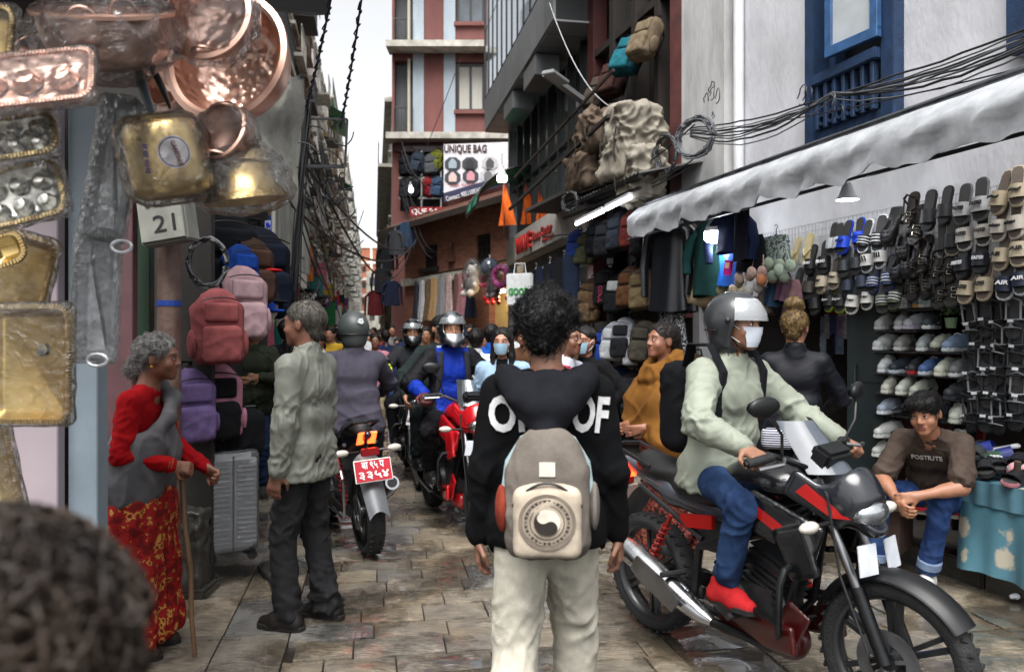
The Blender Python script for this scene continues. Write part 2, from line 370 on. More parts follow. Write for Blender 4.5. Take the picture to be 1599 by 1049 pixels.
# ===== GROUND
UD = Vector((.985, .17, 0)); VD = Vector((-.17, .985, 0))         # across / along the street
def uv(u, v, z=0.): return UD * u + VD * v + Vector((0, 0, z))
SROT = math.atan2(.17, .985)
def stone_mat(name, cols, wet=.5):
 m = mat(name, cols[0], rough=.4); t = m.node_tree; N = t.nodes; L = t.links; b = N['Principled BSDF']
 geo = N.new('ShaderNodeNewGeometry'); oi = [n for n in N if n.type == 'OBJECT_INFO'][0]; mp = [n for n in N if n.type == 'MAPPING'][0]
 rp = N.new('ShaderNodeValToRGB'); rp.color_ramp.interpolation = 'LINEAR'
 for i, c in enumerate(cols):
  e = rp.color_ramp.elements[i] if i < 2 else rp.color_ramp.elements.new(.5)
  e.position = i / (len(cols) - 1); e.color = (*sr(c), 1)
 L.new(oi.outputs['Random'], rp.inputs['Fac'])
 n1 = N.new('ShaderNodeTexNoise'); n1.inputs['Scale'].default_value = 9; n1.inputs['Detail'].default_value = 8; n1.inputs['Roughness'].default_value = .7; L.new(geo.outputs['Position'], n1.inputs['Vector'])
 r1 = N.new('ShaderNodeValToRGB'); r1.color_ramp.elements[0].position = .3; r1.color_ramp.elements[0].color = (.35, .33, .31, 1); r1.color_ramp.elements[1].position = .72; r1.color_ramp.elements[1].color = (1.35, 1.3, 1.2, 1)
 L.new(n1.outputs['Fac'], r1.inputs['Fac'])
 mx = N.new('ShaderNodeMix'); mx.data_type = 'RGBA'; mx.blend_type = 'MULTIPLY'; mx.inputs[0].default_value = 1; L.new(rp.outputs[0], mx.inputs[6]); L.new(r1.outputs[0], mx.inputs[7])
 n3 = N.new('ShaderNodeTexNoise'); n3.inputs['Scale'].default_value = 2.3; n3.inputs['Detail'].default_value = 6; L.new(geo.outputs['Position'], n3.inputs['Vector'])
 r3 = N.new('ShaderNodeValToRGB'); r3.color_ramp.elements[0].position = .52; r3.color_ramp.elements[1].position = .7; L.new(n3.outputs['Fac'], r3.inputs['Fac'])
 m3 = N.new('ShaderNodeMix'); m3.data_type = 'RGBA'; L.new(r3.outputs[0], m3.inputs[0]); L.new(mx.outputs[2], m3.inputs[6]); m3.inputs[7].default_value = (*sr('6a5e4c'), 1)
 L.new(m3.outputs[2], b.inputs['Base Color'])
 n2 = N.new('ShaderNodeTexNoise'); n2.inputs['Scale'].default_value = 1.6; n2.inputs['Detail'].default_value = 5; L.new(geo.outputs['Position'], n2.inputs['Vector'])
 mr = N.new('ShaderNodeMapRange'); mr.inputs['From Min'].default_value = .46; mr.inputs['From Max'].default_value = .58; mr.inputs['To Min'].default_value = .03; mr.inputs['To Max'].default_value = .4
 L.new(n2.outputs['Fac'], mr.inputs['Value']); L.new(mr.outputs[0], b.inputs['Roughness'])
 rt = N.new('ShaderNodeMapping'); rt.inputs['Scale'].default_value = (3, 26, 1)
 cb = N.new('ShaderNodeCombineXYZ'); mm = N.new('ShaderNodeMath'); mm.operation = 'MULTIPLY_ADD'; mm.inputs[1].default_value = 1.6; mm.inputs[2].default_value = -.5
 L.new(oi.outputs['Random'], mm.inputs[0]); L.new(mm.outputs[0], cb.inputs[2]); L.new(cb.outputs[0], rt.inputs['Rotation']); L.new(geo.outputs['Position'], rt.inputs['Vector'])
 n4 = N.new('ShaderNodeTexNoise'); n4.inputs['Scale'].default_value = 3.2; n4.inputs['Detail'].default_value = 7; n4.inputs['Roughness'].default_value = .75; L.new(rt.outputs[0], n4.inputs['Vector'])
 r4 = N.new('ShaderNodeValToRGB'); r4.color_ramp.elements[0].position = .36; r4.color_ramp.elements[0].color = (.42, .41, .4, 1); r4.color_ramp.elements[1].position = .66; r4.color_ramp.elements[1].color = (2.1, 2.1, 2.1, 1); L.new(n4.outputs['Fac'], r4.inputs['Fac'])  # worn-ridge streaks, paled in the colour to stand in for wet sky glare
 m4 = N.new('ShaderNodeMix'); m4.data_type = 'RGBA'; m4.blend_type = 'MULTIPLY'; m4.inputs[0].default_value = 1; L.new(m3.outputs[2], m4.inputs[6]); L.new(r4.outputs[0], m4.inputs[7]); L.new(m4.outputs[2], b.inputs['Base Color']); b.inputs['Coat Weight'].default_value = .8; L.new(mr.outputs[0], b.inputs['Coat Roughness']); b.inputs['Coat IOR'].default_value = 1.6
 bp = N.new('ShaderNodeBump'); mb = N.new('ShaderNodeMapRange'); mb.inputs['From Min'].default_value = .44; mb.inputs['From Max'].default_value = .6; mb.inputs['To Min'].default_value = .12; mb.inputs['To Max'].default_value = .9; L.new(n2.outputs['Fac'], mb.inputs['Value']); L.new(mb.outputs[0], bp.inputs['Strength']); mw = N.new('ShaderNodeMapRange'); mw.inputs['From Min'].default_value = .44; mw.inputs['From Max'].default_value = .58; mw.inputs['To Min'].default_value = .5; mw.inputs['To Max'].default_value = 1.5; L.new(n2.outputs['Fac'], mw.inputs['Value']); m5 = N.new('ShaderNodeVectorMath'); m5.operation = 'SCALE'; L.new(m4.outputs[2], m5.inputs[0]); L.new(mw.outputs[0], m5.inputs['Scale']); L.new(m5.outputs[0], b.inputs['Base Color']); bp.inputs['Distance'].default_value = .035; L.new(n4.outputs['Fac'], bp.inputs['Height']); L.new(bp.outputs[0], b.inputs['Normal'])  # wet patches darker; dry ones lightened in the colour to stand in for glare
 b.inputs['Specular IOR Level'].default_value = .9
 return m
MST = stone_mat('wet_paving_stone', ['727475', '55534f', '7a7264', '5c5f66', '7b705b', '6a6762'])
MMORT = mat('wet_joint_dirt', '2a2622', rough=.35, var=.3, bump=.4, bscale=30)
g = MB(); g.box((0, 100, -.54), (500, 500, 1)); ground = g.obj('street_ground', MMORT, None, loc=(0, 0, 0)); tag(ground, kind='structure')
def stone_mesh(l, w, seed, h=.05):
 rnd = random.Random(seed); b = MB(); nu, nv = 5, 3
 def top(a, c):
  x = (a - .5) * l; y = (c - .5) * w; e = min(a, 1 - a, c, 1 - c)
  return (x * (1 if e > 0 else 1), y, (0 if e > 0 else -.007) + rnd.uniform(-.004, .004))
 b.grid(top, nu, nv); n = nu + 1
 ring = [i for i in range(n)] + [n * j + nu for j in range(1, nv + 1)] + [n * nv + i for i in range(nu - 1, -1, -1)] + [n * j for j in range(nv - 1, 0, -1)]
 T = [b.v[i] for i in ring]; b.rings([[(p[0] * 1.01, p[1] * 1.01, -h) for p in T], T], False)
 return b.mesh('paving_stone', smooth=True, angle=50)
bed = MB(); bed.box((.9, 20, -.031), (9, 40, .01)); street = bed.obj('street_paving', MMORT, None, rot=SROT); tag(street, kind='structure')
rows = []
rs = random.Random(5)
v = 3.1
while v < 34:
 u = -.42 + rs.uniform(-.3, 0); d = .23 * rs.uniform(.92, 1.08)
 while u < 1.42:
  l = .37 * rs.uniform(.75, 1.25); u1 = min(u + l, 1.42) if 1.42 - (u + l) > .14 else 1.42; a = max(u, -.42)
  if u1 - a > .06: rows.append((a, u1, v, v + d))
  u = u1 + 1e-6
  if u1 >= 1.42: break
 v += d
v = 3.0
while v < 34:
 u = 1.42; d = .31 * rs.uniform(.9, 1.1)
 while u < 3.7:
  l = .46 * rs.uniform(.75, 1.3); rows.append((u, u + l, v, v + d)); u += l
 v += d
for (a, c, st) in ((-.75, -.42, .55), (-1.5, -.75, .62), (-2.3, -1.5, .6), (-3.3, -2.3, .6)):
 v = 3. + rs.uniform(0, .3)
 while v < 34: d = st * rs.uniform(.8, 1.2); rows.append((a, c, v, v + d)); v += d
rows = [r for r in rows if r[1] < 4.6]
rows.sort(key=lambda r: (r[2] + r[3]) / 2 + (.0 if -1.2 < r[0] < 3 else 2))
SM = [stone_mesh(1, 1, 100 + i) for i in range(8)]
SMs = {}
far = MB()
for i, (a, c, v0, v1) in enumerate(rows):
 l, w = c - a - .009, v1 - v0 - .010
 if i < 298:
  key = (round(l / .08), round(w / .08), i % 3)
  if key not in SMs: SMs[key] = (stone_mesh(l, w, i), l, w)
  me, l0, w0 = SMs[key]
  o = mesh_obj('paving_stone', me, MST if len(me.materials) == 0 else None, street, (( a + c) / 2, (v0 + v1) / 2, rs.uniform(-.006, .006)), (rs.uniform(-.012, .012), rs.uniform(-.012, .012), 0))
  o.scale = (l / l0, w / w0, 1)
 else:
  far.T = Tm(((a + c) / 2, (v0 + v1) / 2, rs.uniform(-.02, -.014)), (rs.uniform(-.012, .012), rs.uniform(-.012, .012), 0)); far.box((0, 0, 0), (l, w, .04), taper=.97)
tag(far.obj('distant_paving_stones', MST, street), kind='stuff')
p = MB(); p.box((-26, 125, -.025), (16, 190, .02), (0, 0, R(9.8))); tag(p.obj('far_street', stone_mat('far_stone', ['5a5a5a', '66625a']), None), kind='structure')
kb = MB(); a = onR(1599, 600, .14); q0 = Vector((4.5 - .3 * 3.4 - .12, 3.4, 0)); q1 = Vector((4.5 - .3 * 11 - .12, 11, 0))
KST = mat('kerb_stone', '3a3834', rough=.35, var=.4, scale=6, bump=.6, bscale=25)
dr = (q1 - q0).normalized(); nr = Vector((-.958, -.287, 0))
shopfloor = MB(); shopfloor.add([q0 + Vector((0, 0, .125)), q1 + Vector((0, 0, .125)), q1 - nr * 2.2 + Vector((0, 0, .125)), q0 - nr * 2.2 + Vector((0, 0, .125)), q0 - Vector((0, 0, .1)), q1 - Vector((0, 0, .1)), q1 - nr * 2.2 - Vector((0, 0, .1)), q0 - nr * 2.2 - Vector((0, 0, .1))],
 [(0, 1, 2, 3), (0, 4, 5, 1), (1, 5, 6, 2), (2, 6, 7, 3), (3, 7, 4, 0)])
tag(shopfloor.obj('pavement', mat('shop_floor', '35322f', rough=.5, var=.3, bump=.3, bscale=20)), kind='structure')
kerb = thing('kerb', None, None); tag(kerb, kind='structure')
Lk = (q1 - q0).length; t = 0
while t < Lk:
 l = rs.uniform(.55, .85); b = MB(); c = q0 + dr * (t + l / 2) + nr * .08; b.box((0, 0, .03), (l - .012, .16, .22)); b.obj('kerb_stone', KST, kerb, bevel=.015, loc=c, rot=(rs.uniform(-.02, .02), 0, math.atan2(dr.y, dr.x) + rs.uniform(-.01, .01))); t += l
# ===== BUILDINGS
def holed_wall(w, h, holes, th=.25, z0=0.):
 b = MB(); xs = sorted({0, w} | {x for q in holes for x in (q[0], q[1])}); zs = sorted({z0, h} | {z for q in holes for z in (q[2], q[3])})
 xs = [x for x in xs if 0 <= x <= w]; zs = [z for z in zs if z0 <= z <= h]
 for i in range(len(xs) - 1):
  run = None
  for j in range(len(zs) - 1):
   mx, mz = (xs[i] + xs[i + 1]) / 2, (zs[j] + zs[j + 1]) / 2
   if any(q[0] < mx < q[1] and q[2] < mz < q[3] for q in holes):
    if run: b.box(((xs[i] + xs[i + 1]) / 2, th / 2, (run[0] + run[1]) / 2), (xs[i + 1] - xs[i], th, run[1] - run[0])); run = None
   else: run = (run[0], zs[j + 1]) if run else (zs[j], zs[j + 1])
  if run: b.box(((xs[i] + xs[i + 1]) / 2, th / 2, (run[0] + run[1]) / 2), (xs[i + 1] - xs[i], th, run[1] - run[0]))
 return b
GLASS = mat('dark_window_glass', '1c2226', rough=.08, var=.5, scale=1.5, spec=.8)
GLASS2 = mat('grey_window_glass', '49525a', rough=.1, var=.5, scale=1.2, spec=.8)
WINMESH = {}
def window(parent, x0, x1, z0, z1, fm, gm=GLASS, y=.06, div=2, fr=.06, bars=False, sill=None):
 w, h = x1 - x0, z1 - z0; key = (round(w, 2), round(h, 2), div, fr, bars)
 if key not in WINMESH:
  b = MB()
  b.box((0, 0, h / 2 - fr / 2), (w, .07, fr)); b.box((0, 0, -h / 2 + fr / 2), (w, .07, fr))
  for sx in (-1, 1): b.box((sx * (w / 2 - fr / 2), 0, 0), (fr, .066, h - 2 * fr))
  for i in range(1, div): b.box((-w / 2 + w * i / div, 0, 0), (fr * .8, .06, h - 2 * fr))
  if bars:
   for i in range(1, 7): b.box((-w / 2 + w * i / 7, -.05, 0), (.015, .015, h))
   for i in (-.3, 0, .3): b.box((0, -.05, i * h), (w, .02, .02))
  p = MB(); p.box((0, .02, 0), (w - fr, .012, h - fr)); WINMESH[key] = (b.mesh('window'), p.mesh('pane'))
 a, p = WINMESH[key]
 o = bpy.data.objects.new('window', a)
 if len(a.materials) == 0: a.materials.append(fm)
 link(o, parent, ((x0 + x1) / 2, y, (z0 + z1) / 2)); o.material_slots[0].link = 'OBJECT'; o.material_slots[0].material = fm
 q = bpy.data.objects.new('pane', p)
 if len(p.materials) == 0: p.materials.append(gm)
 link(q, o); q.material_slots[0].link = 'OBJECT'; q.material_slots[0].material = gm
 if sill:
  s = MB(); s.box((0, -.05 - y, -h / 2 - .04), (w + .16, .16, .07)); s.obj('sill', sill, o)
 return o
def railing(b, x0, x1, y, z, h=.9, step=.12):
 b.box(((x0 + x1) / 2, y, z + h), (x1 - x0, .04, .04)); b.box(((x0 + x1) / 2, y, z + .08), (x1 - x0, .03, .03)); n = int((x1 - x0) / step)
 for i in range(n + 1): b.box((x0 + (x1 - x0) * i / max(n, 1), y, z + h / 2), (.016, .016, h))
def plaster(col, dirt=.35): return mat('plaster_%s' % col, col, rough=.85, var=dirt, scale=1.1, bump=.35, bscale=18, stretch=(1, 1, .35), detail=8)
SLAB = mat('weathered_concrete', 'aaa79e', rough=.9, var=.4, scale=3, bump=.4, bscale=20, detail=8)
RAIL = mat('dark_iron', '2b2c2e', rough=.55, var=.3)
TANK = plastic('1d1f22', .5)
def block(name, label, org, rot, w, h, d, wm, floors, cols, fm, balc=(), z1=3.2, fl=2.85, winh=1.35, winw=.95, extras=None, gm=GLASS, seed=0, shop=True, proud=False):
 rn = random.Random(seed); t = thing(name, label, 'building', org, rot); holes = []
 for f in range(floors):
  for c in range(cols):
   cx = w * (c + .5) / cols; z = z1 + f * fl + .75; ww = winw * rn.uniform(.9, 1.15); holes.append((cx - ww / 2, cx + ww / 2, z, z + winh * rn.uniform(.95, 1.1)))
 b = holed_wall(w, h, holes + ([(.3, w - .3, .1, 2.5)] if shop else []), .3); b.obj('wall', wm, t)
 b = MB(); b.box((w / 2, d / 2 + .3, h / 2), (w - .02, d, h - .02)); b.obj('rear_wall', wm, t)
 for i, hh in enumerate(holes):
  window(t, *hh, fm, gm, y=.12 if not proud else -.22, div=2, sill=SLAB)
  if proud:
   c = MB(); w_, h_ = hh[1] - hh[0], hh[3] - hh[2]; cx, cz = (hh[0] + hh[1]) / 2, (hh[2] + hh[3]) / 2; c.box((cx, -.16, hh[3] + .05), (w_ + .3, .42, .1)); c.box((cx, -.14, hh[2] - .05), (w_ + .3, .36, .1))
   for sx in (-1, 1): c.box((cx + sx * (w_ / 2 + .05), -.1, cz), (.1, .28, h_))
   c.obj('window_casing', fm if i % 2 else SLAB, t)
   if (i * 7 + seed) % 5 == 0: c = MB(); c.box((cx + w_ * .9, -.25, cz - .3), (.75, .34, .5)); c.obj('air_conditioner', plastic('c4c4be', .5), t, bevel=.02)
   if (i * 5 + seed) % 4 == 0: c = MB(); c.box((cx, -.4, hh[2] - .3), (w_ + .7, .8, .1)); railing(c, cx - w_ / 2 - .3, cx + w_ / 2 + .3, -.76, hh[2] - .25, .8); c.obj('balcony', RAIL if i % 2 else SLAB, t)
 for f in range(floors + 1):
  zz = z1 + f * fl - .12
  if zz < h + .2: s = MB(); s.box((w / 2, -.08 if f not in balc else -.27, zz), (w + .02, .26 if f not in balc else .64, .14)); s.obj('floor_slab', SLAB, t)
  if f in balc:
   r = MB(); railing(r, .05, w - .05, -.55, zz + .07)
   r.obj('balcony_railing', RAIL, t)
 b = MB(); b.box((w / 2, -.05, h + .06), (w + .1, .5, .16)); b.obj('cornice', SLAB, t)
 if extras: extras(t, rn)
 return t
def l2(Y, off=0.): return Vector((-2.8 - .173 * Y + off, Y, 0))
WF = paint('e8e6e0', .5); WFD = mat('brown_window_wood', '6e5846', rough=.6, var=.3); WFB = paint('30475c', .5)
def roofstuff(kind):
 def fn(t, rn):
  w = t['w'] if 'w' in t else 8
  if 'plants' in kind:
   for i in range(7):
    b = MB(); c = Vector((rn.uniform(.4, 7), -.2, kind['plants']));
    b.lathe([(.0, 0), (.13, 0), (.17, .28), (.15, .28), (.0, .24)], 10); po = b.obj('flower_pot', mat('terracotta', '7a4a34', rough=.8), t, loc=c)
    f = MB()
    for k in range(60):
     q = Vector((rn.gauss(0, .2), rn.gauss(0, .2), .35 + abs(rn.gauss(0, .28)))); f.T = Tm(q, (rn.uniform(-1, 1), rn.uniform(-1, 1), rn.uniform(0, 6))); f.add([(-.05, 0, 0), (0, -.03, .01), (.06, 0, 0), (0, .03, .01)], [(0, 1, 2, 3)])
    f.obj('foliage', mat('pot_plant_leaf', '3d5a2c', rough=.5, var=.5), po)
  if 'awning' in kind:
   x0, x1, z = kind['awning']; b = MB(); b.grid(lambda a, c: (x0 + (x1 - x0) * a, -.05 - 1.1 * c, z - .55 * c + .02 * math.sin(a * 40)), 16, 2); b.obj('awning', mat('green_sheet', '15795a', rough=.4), t)
  if 'tank' in kind:
   for x in kind['tank']: b = MB(); b.lathe([(0, 0), (.55, 0), (.55, 1.), (.45, 1.2), (.15, 1.3), (.15, 1.4), (0, 1.4)], 16); b.obj('water_tank', TANK, t, smooth=True, loc=(x, 1.5, kind['tz']))
  if 'paint' in kind:
   z0, z1, m = kind['paint']; b = MB(); b.box((4, -.012, (z0 + z1) / 2), (7.8, .02, z1 - z0)); b.obj('painted_band', m, t)
  if 'rail' in kind: b = MB(); railing(b, .1, kind['rail'][1], -.1, kind['rail'][0]); b.obj('roof_railing', kind.get('rm', RAIL), t)
 return fn
def lrow(label, y0, y1, h, col, floors, cols, fm=WF, balc=(), ex=None, gm=GLASS, seed=0, winw=1.0):
 o = l2(y0); return block('street_building', label, o, math.atan2(1, -.173), (y1 - y0) * 1.015 - .02, h, 6, plaster(col), floors, cols, fm, balc, extras=roofstuff(ex) if ex else None, gm=gm, seed=seed, winw=winw, proud=True)
lrow('grey plaster house behind the left luggage stall with dark wooden windows', 5.5, 13.9, 9.2, 'a09c95', 2, 4, WFD, (), seed=1)
lrow('beige balconied house on the left behind the wire pole', 14, 23.9, 12.4, 'e9e1d0', 3, 5, WFD, (2,), {'plants': 12.5}, seed=2)
lrow('cream house on the left with potted plants and blue trimmed roof terrace', 24, 32.9, 13.4, 'eee5d2', 4, 4, WFD, (4,), {'plants': 13.5, 'rail': (13.4, 8.6), 'paint': (12.9, 13.2, paint('2a5fa8', .5))}, seed=3)
lrow('pale grey house on the left with several stacked railed balconies', 33, 42.9, 14.0, 'e6e2d8', 4, 5, WF, (2,), {'rail': (14.0, 9)}, seed=4)
lrow('ochre house on the left with a green sheet awning at its top', 43, 55.9, 14.4, 'e6cc9f', 4, 5, WFD, (4,), {'awning': (1, 7, 14.4), 'tank': (3,), 'tz': 14.4}, seed=5)
lrow('red brown house on the left with white bay windows', 56, 74.9, 16.6, 'c99582', 5, 7, WF, (3,), {'awning': (2, 5, 13)}, seed=6)
lrow('tall white cream house far down the left side', 75, 110, 18.4, 'efece4', 5, 12, WF, (), {'tank': (6, 9), 'tz': 18.4}, seed=7)
lrow('farthest grey block at the end of the left row', 111, 160, 18, 'dad6cc', 5, 14, WF, (), seed=8)
def r2far(Y): return Vector((.75 - .173 * Y, Y, 0))
def rrow(label, y0, y1, h, col, floors, cols, seed, balc=(), fm=WF):
 o = r2far(y1); block('street_building', label, o, math.atan2(-1, .173), (y1 - y0) * 1.015 - .02, h, 6, plaster(col), floors, cols, fm, balc, seed=seed)
rrow('grey house beyond the red and blue building on the right', 34, 58, 11.5, '8f8f8c', 3, 8, 11, (1, 2))
rrow('pale block far down the right side of the street', 59, 100, 11, 'b5b1a6', 3, 12, 12)
BRK = mat('raw_brick_far', '9a5f48', rough=.9, var=.3, scale=3)
t = thing('brick_tower', 'unfinished brick tower with white concrete bands closing the far end of street', 'building', W(556, 524, 165) - Vector((0, 0, CAMZ)))
b = MB(); b.box((3.2, 2, 10), (6.2, 4, 20)); b.obj('wall', BRK, t)
for z in (3, 6.4, 9.8, 13.2, 16.6, 19.9): b = MB(); b.box((3.2, 1.9, z), (6.5, 4.2, .55)); b.obj('floor_slab', plaster('d2cec6'), t)
for x in (.2, 3.2, 6.2): b = MB(); b.box((x, -.06, 10), (.5, .2, 20)); b.obj('column', plaster('d2cec6'), t)
for z in (4.5, 7.9, 11.3, 14.7):
 for x in (1.2, 4.4): window(t, x, x + .9, z, z + 1.3, WFD, GLASS, y=-.03)
t = thing('distant_house', 'pale distant house with many windows beside the brick tower', 'building', W(572, 524, 130) - Vector((0, 0, CAMZ)))
b = MB(); b.box((2.4, 2, 6), (4.8, 4, 12)); b.obj('wall', plaster('bdb9b0'), t)
for f in range(4):
 for c in range(3): window(t, .5 + c * 1.5, 1.4 + c * 1.5, 1.2 + f * 2.8, 2.6 + f * 2.8, WFD, GLASS2, y=-.03)
# --- red and blue building (frontal)
YB = 26.
def fb(px, py): q = W(px, py, YB); return q.x, q.z
x0, zt = fb(612, -260); x1 = fb(800, 0)[0]; O = Vector((x0, YB, 0)); wB = x1 - x0
t = thing('apartment_building', 'apartment block with dark red and pale blue painted stripes above the brick house', 'building', O)
def bx(px): return W(px, 0, YB).x - x0
def bz(py): return W(0, py, YB).z
REDW = plaster('6f4541', .25); BLUW = plaster('9aa5ae', .25)
holes = [(bx(712), bx(757), bz(173), bz(97)), (bx(712), bx(757), bz(36), bz(-38)), (bx(712), bx(757), bz(-100), bz(-175)),
  (bx(616), bx(645), bz(208), bz(95)), (bx(616), bx(645), bz(70), bz(-45)), (bx(616), bx(645), bz(-60), bz(-180)), (bx(625), bx(692), bz(330), bz(238))]
b = holed_wall(wB, zt, holes, .4); b.obj('wall', REDW, t)
b = MB(); b.box((wB / 2, 4.4, zt / 2), (wB, 8, zt)); b.obj('rear_wall', REDW, t)
for (a, c) in ((645, 662), (693, 711)):
 b = MB(); b.box(((bx(a) + bx(c)) / 2, -.02, (bz(214) + zt) / 2), (bx(c) - bx(a), .06, zt - bz(214))); b.obj('blue_stripe', BLUW, t)
for py in (215, 75, -60, -190):
 b = MB(); b.box((wB / 2, -.25, bz(py) - .08), (wB + .2, .8, .2)); b.obj('floor_slab', SLAB, t)
CURT = mat('pale_curtain', 'b9b7ae', rough=.9, var=.12, scale=3, stretch=(14, 1, .3))
for i, hh in enumerate(holes[:3]):
 window(t, *hh, mat('dark_window_frame', '23262a', rough=.4), CURT if i == 0 else GLASS2, y=.16, div=2, fr=.09)
 s = MB(); s.box(((hh[0] + hh[1]) / 2, -.04, hh[2] - .06), (hh[1] - hh[0] + .12, .16, .12)); s.obj('sill', REDW, t)
for hh in holes[3:6]:
 b = MB(); b.box(((hh[0] + hh[1]) / 2, .3, (hh[2] + hh[3]) / 2), (hh[1] - hh[0], .05, hh[3] - hh[2])); b.obj('balcony_back_wall', plaster('55585a'), t)
 r = MB(); railing(r, hh[0], hh[1], -.1, hh[2], .8); r.obj('balcony_railing', RAIL, t)
 r = MB(); r.tube([(hh[1] - .12, -.12, hh[2]), (hh[1] - .12, -.12, hh[3])], .05, 8); r.obj('drain_pipe', plaster('b0a898'), t)
b = MB(); b.box(((holes[6][0] + holes[6][1]) / 2, .34, (holes[6][2] + holes[6][3]) / 2), (holes[6][1] - holes[6][0], .04, holes[6][3] - holes[6][2])); b.obj('shop_back_wall', plaster('3b4046'), t)
b = MB(); b.box(((bx(618) + bx(693)) / 2, -.06, bz(231)), (bx(693) - bx(618), .1, bz(224) - bz(238))); b.obj('maroon_fascia', paint('4a1522', .5), t)
for px in (660, 690): b = MB(); b.box((bx(px), -.3, bz(285)), (.05, .05, bz(240) - bz(332))); b.obj('display_post', metal('9a9a98', .4), t)
for py in (281, 312): b = MB(); b.box((bx(658), -.3, bz(py)), (bx(692) - bx(625), .06, .06)); b.obj('display_rail', metal('9a9a98', .4), t)
sg = thing('bag_shop_sign', 'large white printed sign reading UNIQUE BAG with bag pictures', 'sign', (0, YB - .75, 0))
def sp(px, py): q = W(px, py, YB - .75); return (q.x, q.z)
b = MB(); b.poly([sp(693, 226), sp(693, 316), sp(797, 286), sp(797, 222)][::-1], .06); b.obj('sign_board', plastic('cfcdd2', .4), sg)
b = MB(); b.poly([sp(693, 302), sp(693, 316), sp(797, 286), sp(797, 272)][::-1], .02); b.obj('sign_band', plastic('2e2f4a', .4), sg, loc=(0, -.05, 0))
q = sp(727, 234); text('UNIQUE BAG', plastic('3a2320', .5), sg, (q[0], -.05, q[1]), w=1.35, h=.3, bold=.03)
q = sp(728, 289); text('Asan, Kamalachhi', plastic('a8323c', .5), sg, (q[0], -.05, q[1]), (0, R(-2), 0), w=1.0, h=.13)
q = sp(724, 304); text('Contact: 9851109343', plastic('e8e8ea', .5), sg, (q[0], -.075, q[1]), (0, R(-15), 0), w=1.15, h=.15)
for i, (px, py, c) in enumerate(((707, 257, '93a0ab'), (734, 257, '2b2b2d'), (765, 256, '4a4a4a'), (707, 278, 'c9b3ac'), (735, 276, 'c28a94'), (762, 275, '6a6a6a'))):
 q = sp(px, py); b = MB(); b.poly([(.27 * math.cos(PI / 8 + k * PI / 4), .235 * math.sin(PI / 8 + k * PI / 4)) for k in range(8)], .015); b.obj('picture_frame', plastic('3b3f45' if i % 3 < 2 else 'b5b5ba', .4), sg, loc=(q[0], -.045, q[1]))
 b = MB(); b.poly([(-.12, -.13), (.12, -.13), (.13, .04), (.07, .13), (-.07, .13), (-.13, .04)], .014); b.poly([(-.05, .13), (.05, .13), (.04, .17), (-.04, .17)], .014); b.obj('bag_picture', plastic(c, .5), sg, loc=(q[0], -.062, q[1]))
s2 = thing('red_shop_sign', 'small red sign with white letters UE BA under the bag display', 'sign', W(668, 331, YB - 1.2)); b = MB(); b.box((0, 0, 0), (1.15, .05, .3)); b.obj('sign_board', plastic('8e1f2b', .5), s2); text('QUE BAG', plastic('e6e2e0', .5), s2, (0, -.03, 0), w=1.0, h=.2, bold=.02)
# --- brick house with eave
bd = Vector((-.62, 1, 0)).normalized(); BO = Vector((0.62, 18, 0))     # right end nearest
def onB(px, py, out=0.):
 k = (px - CX) / FPX; n = Vector((-1, -.62, 0)).normalized(); p0 = BO + n * out; tt = (k * p0.y - p0.x) / (bd.x - k * bd.y); Y = p0.y + bd.y * tt; return W(px, py, Y)
ROT_B = math.atan2(-bd.y, -bd.x)
def brick_mat():
 m = mat('old_red_brick', '7a4232', rough=.85); t = m.node_tree; N = t.nodes; L = t.links; b = N['Principled BSDF']; tc = [n for n in N if n.type == 'TEX_COORD'][0]
 mp = N.new('ShaderNodeMapping'); mp.inputs['Rotation'].default_value = (R(90), 0, 0); L.new(tc.outputs['Object'], mp.inputs['Vector'])
 br = N.new('ShaderNodeTexBrick'); br.inputs['Scale'].default_value = 1; br.inputs['Brick Width'].default_value = .22; br.inputs['Row Height'].default_value = .075; br.inputs['Mortar Size'].default_value = .009
 br.inputs['Color1'].default_value = (*sr('95604c'), 1); br.inputs['Color2'].default_value = (*sr('784a3a'), 1); br.inputs['Mortar'].default_value = (*sr('6e5a4e'), 1); L.new(mp.outputs[0], br.inputs['Vector'])
 L.new(br.outputs['Color'], b.inputs['Base Color']); bp = N.new('ShaderNodeBump'); bp.inputs['Strength'].default_value = .8; bp.inputs['Distance'].default_value = .01; bp.invert = True; L.new(br.outputs['Fac'], bp.inputs['Height']); L.new(bp.outputs[0], b.inputs['Normal'])
 return m
far_l = onB(632, 430); wb = (far_l - Vector((BO.x, BO.y, far_l.z))).length; BL = Vector((far_l.x, far_l.y, 0))
t = thing('brick_house', 'low old red brick house with tin eave behind the hanging dresses', 'house', BL, ROT_B)
def lx(p): d = Vector((p.x - BL.x, p.y - BL.y, 0)); return d.length, p.z
def hole(pa, pb): (xa, za), (xb, zb) = lx(onB(*pa)), lx(onB(*pb)); return (xa, xb, min(za, zb), max(za, zb))
wins = [hole((663, 420), (683, 380)), hole((744, 407), (766, 363))]
door = hole((764, 560), (793, 452)); door = (door[0], door[1], 0, door[3])
ztop = onB(800, 312)[2] + .3
b = holed_wall(wb, ztop, wins + [door], .3); b.obj('wall', brick_mat(), t)
b = MB(); b.box((wb / 2, 1.6, ztop / 2), (wb, 2.4, ztop - .02)); b.obj('rear_wall', mat('dark_brick_back', '3a2620'), t)
for wv in wins:
 window(t, *wv, mat('black_window_wood', '191512', rough=.6), mat('lattice_dark', '14110f'), y=.08, div=3, fr=.06, bars=True)
 b = MB(); b.box(((wv[0] + wv[1]) / 2, -.05, wv[2] - .06), (wv[1] - wv[0] + .25, .18, .12)); b.obj('sill', mat('black_window_wood', '191512'), t)
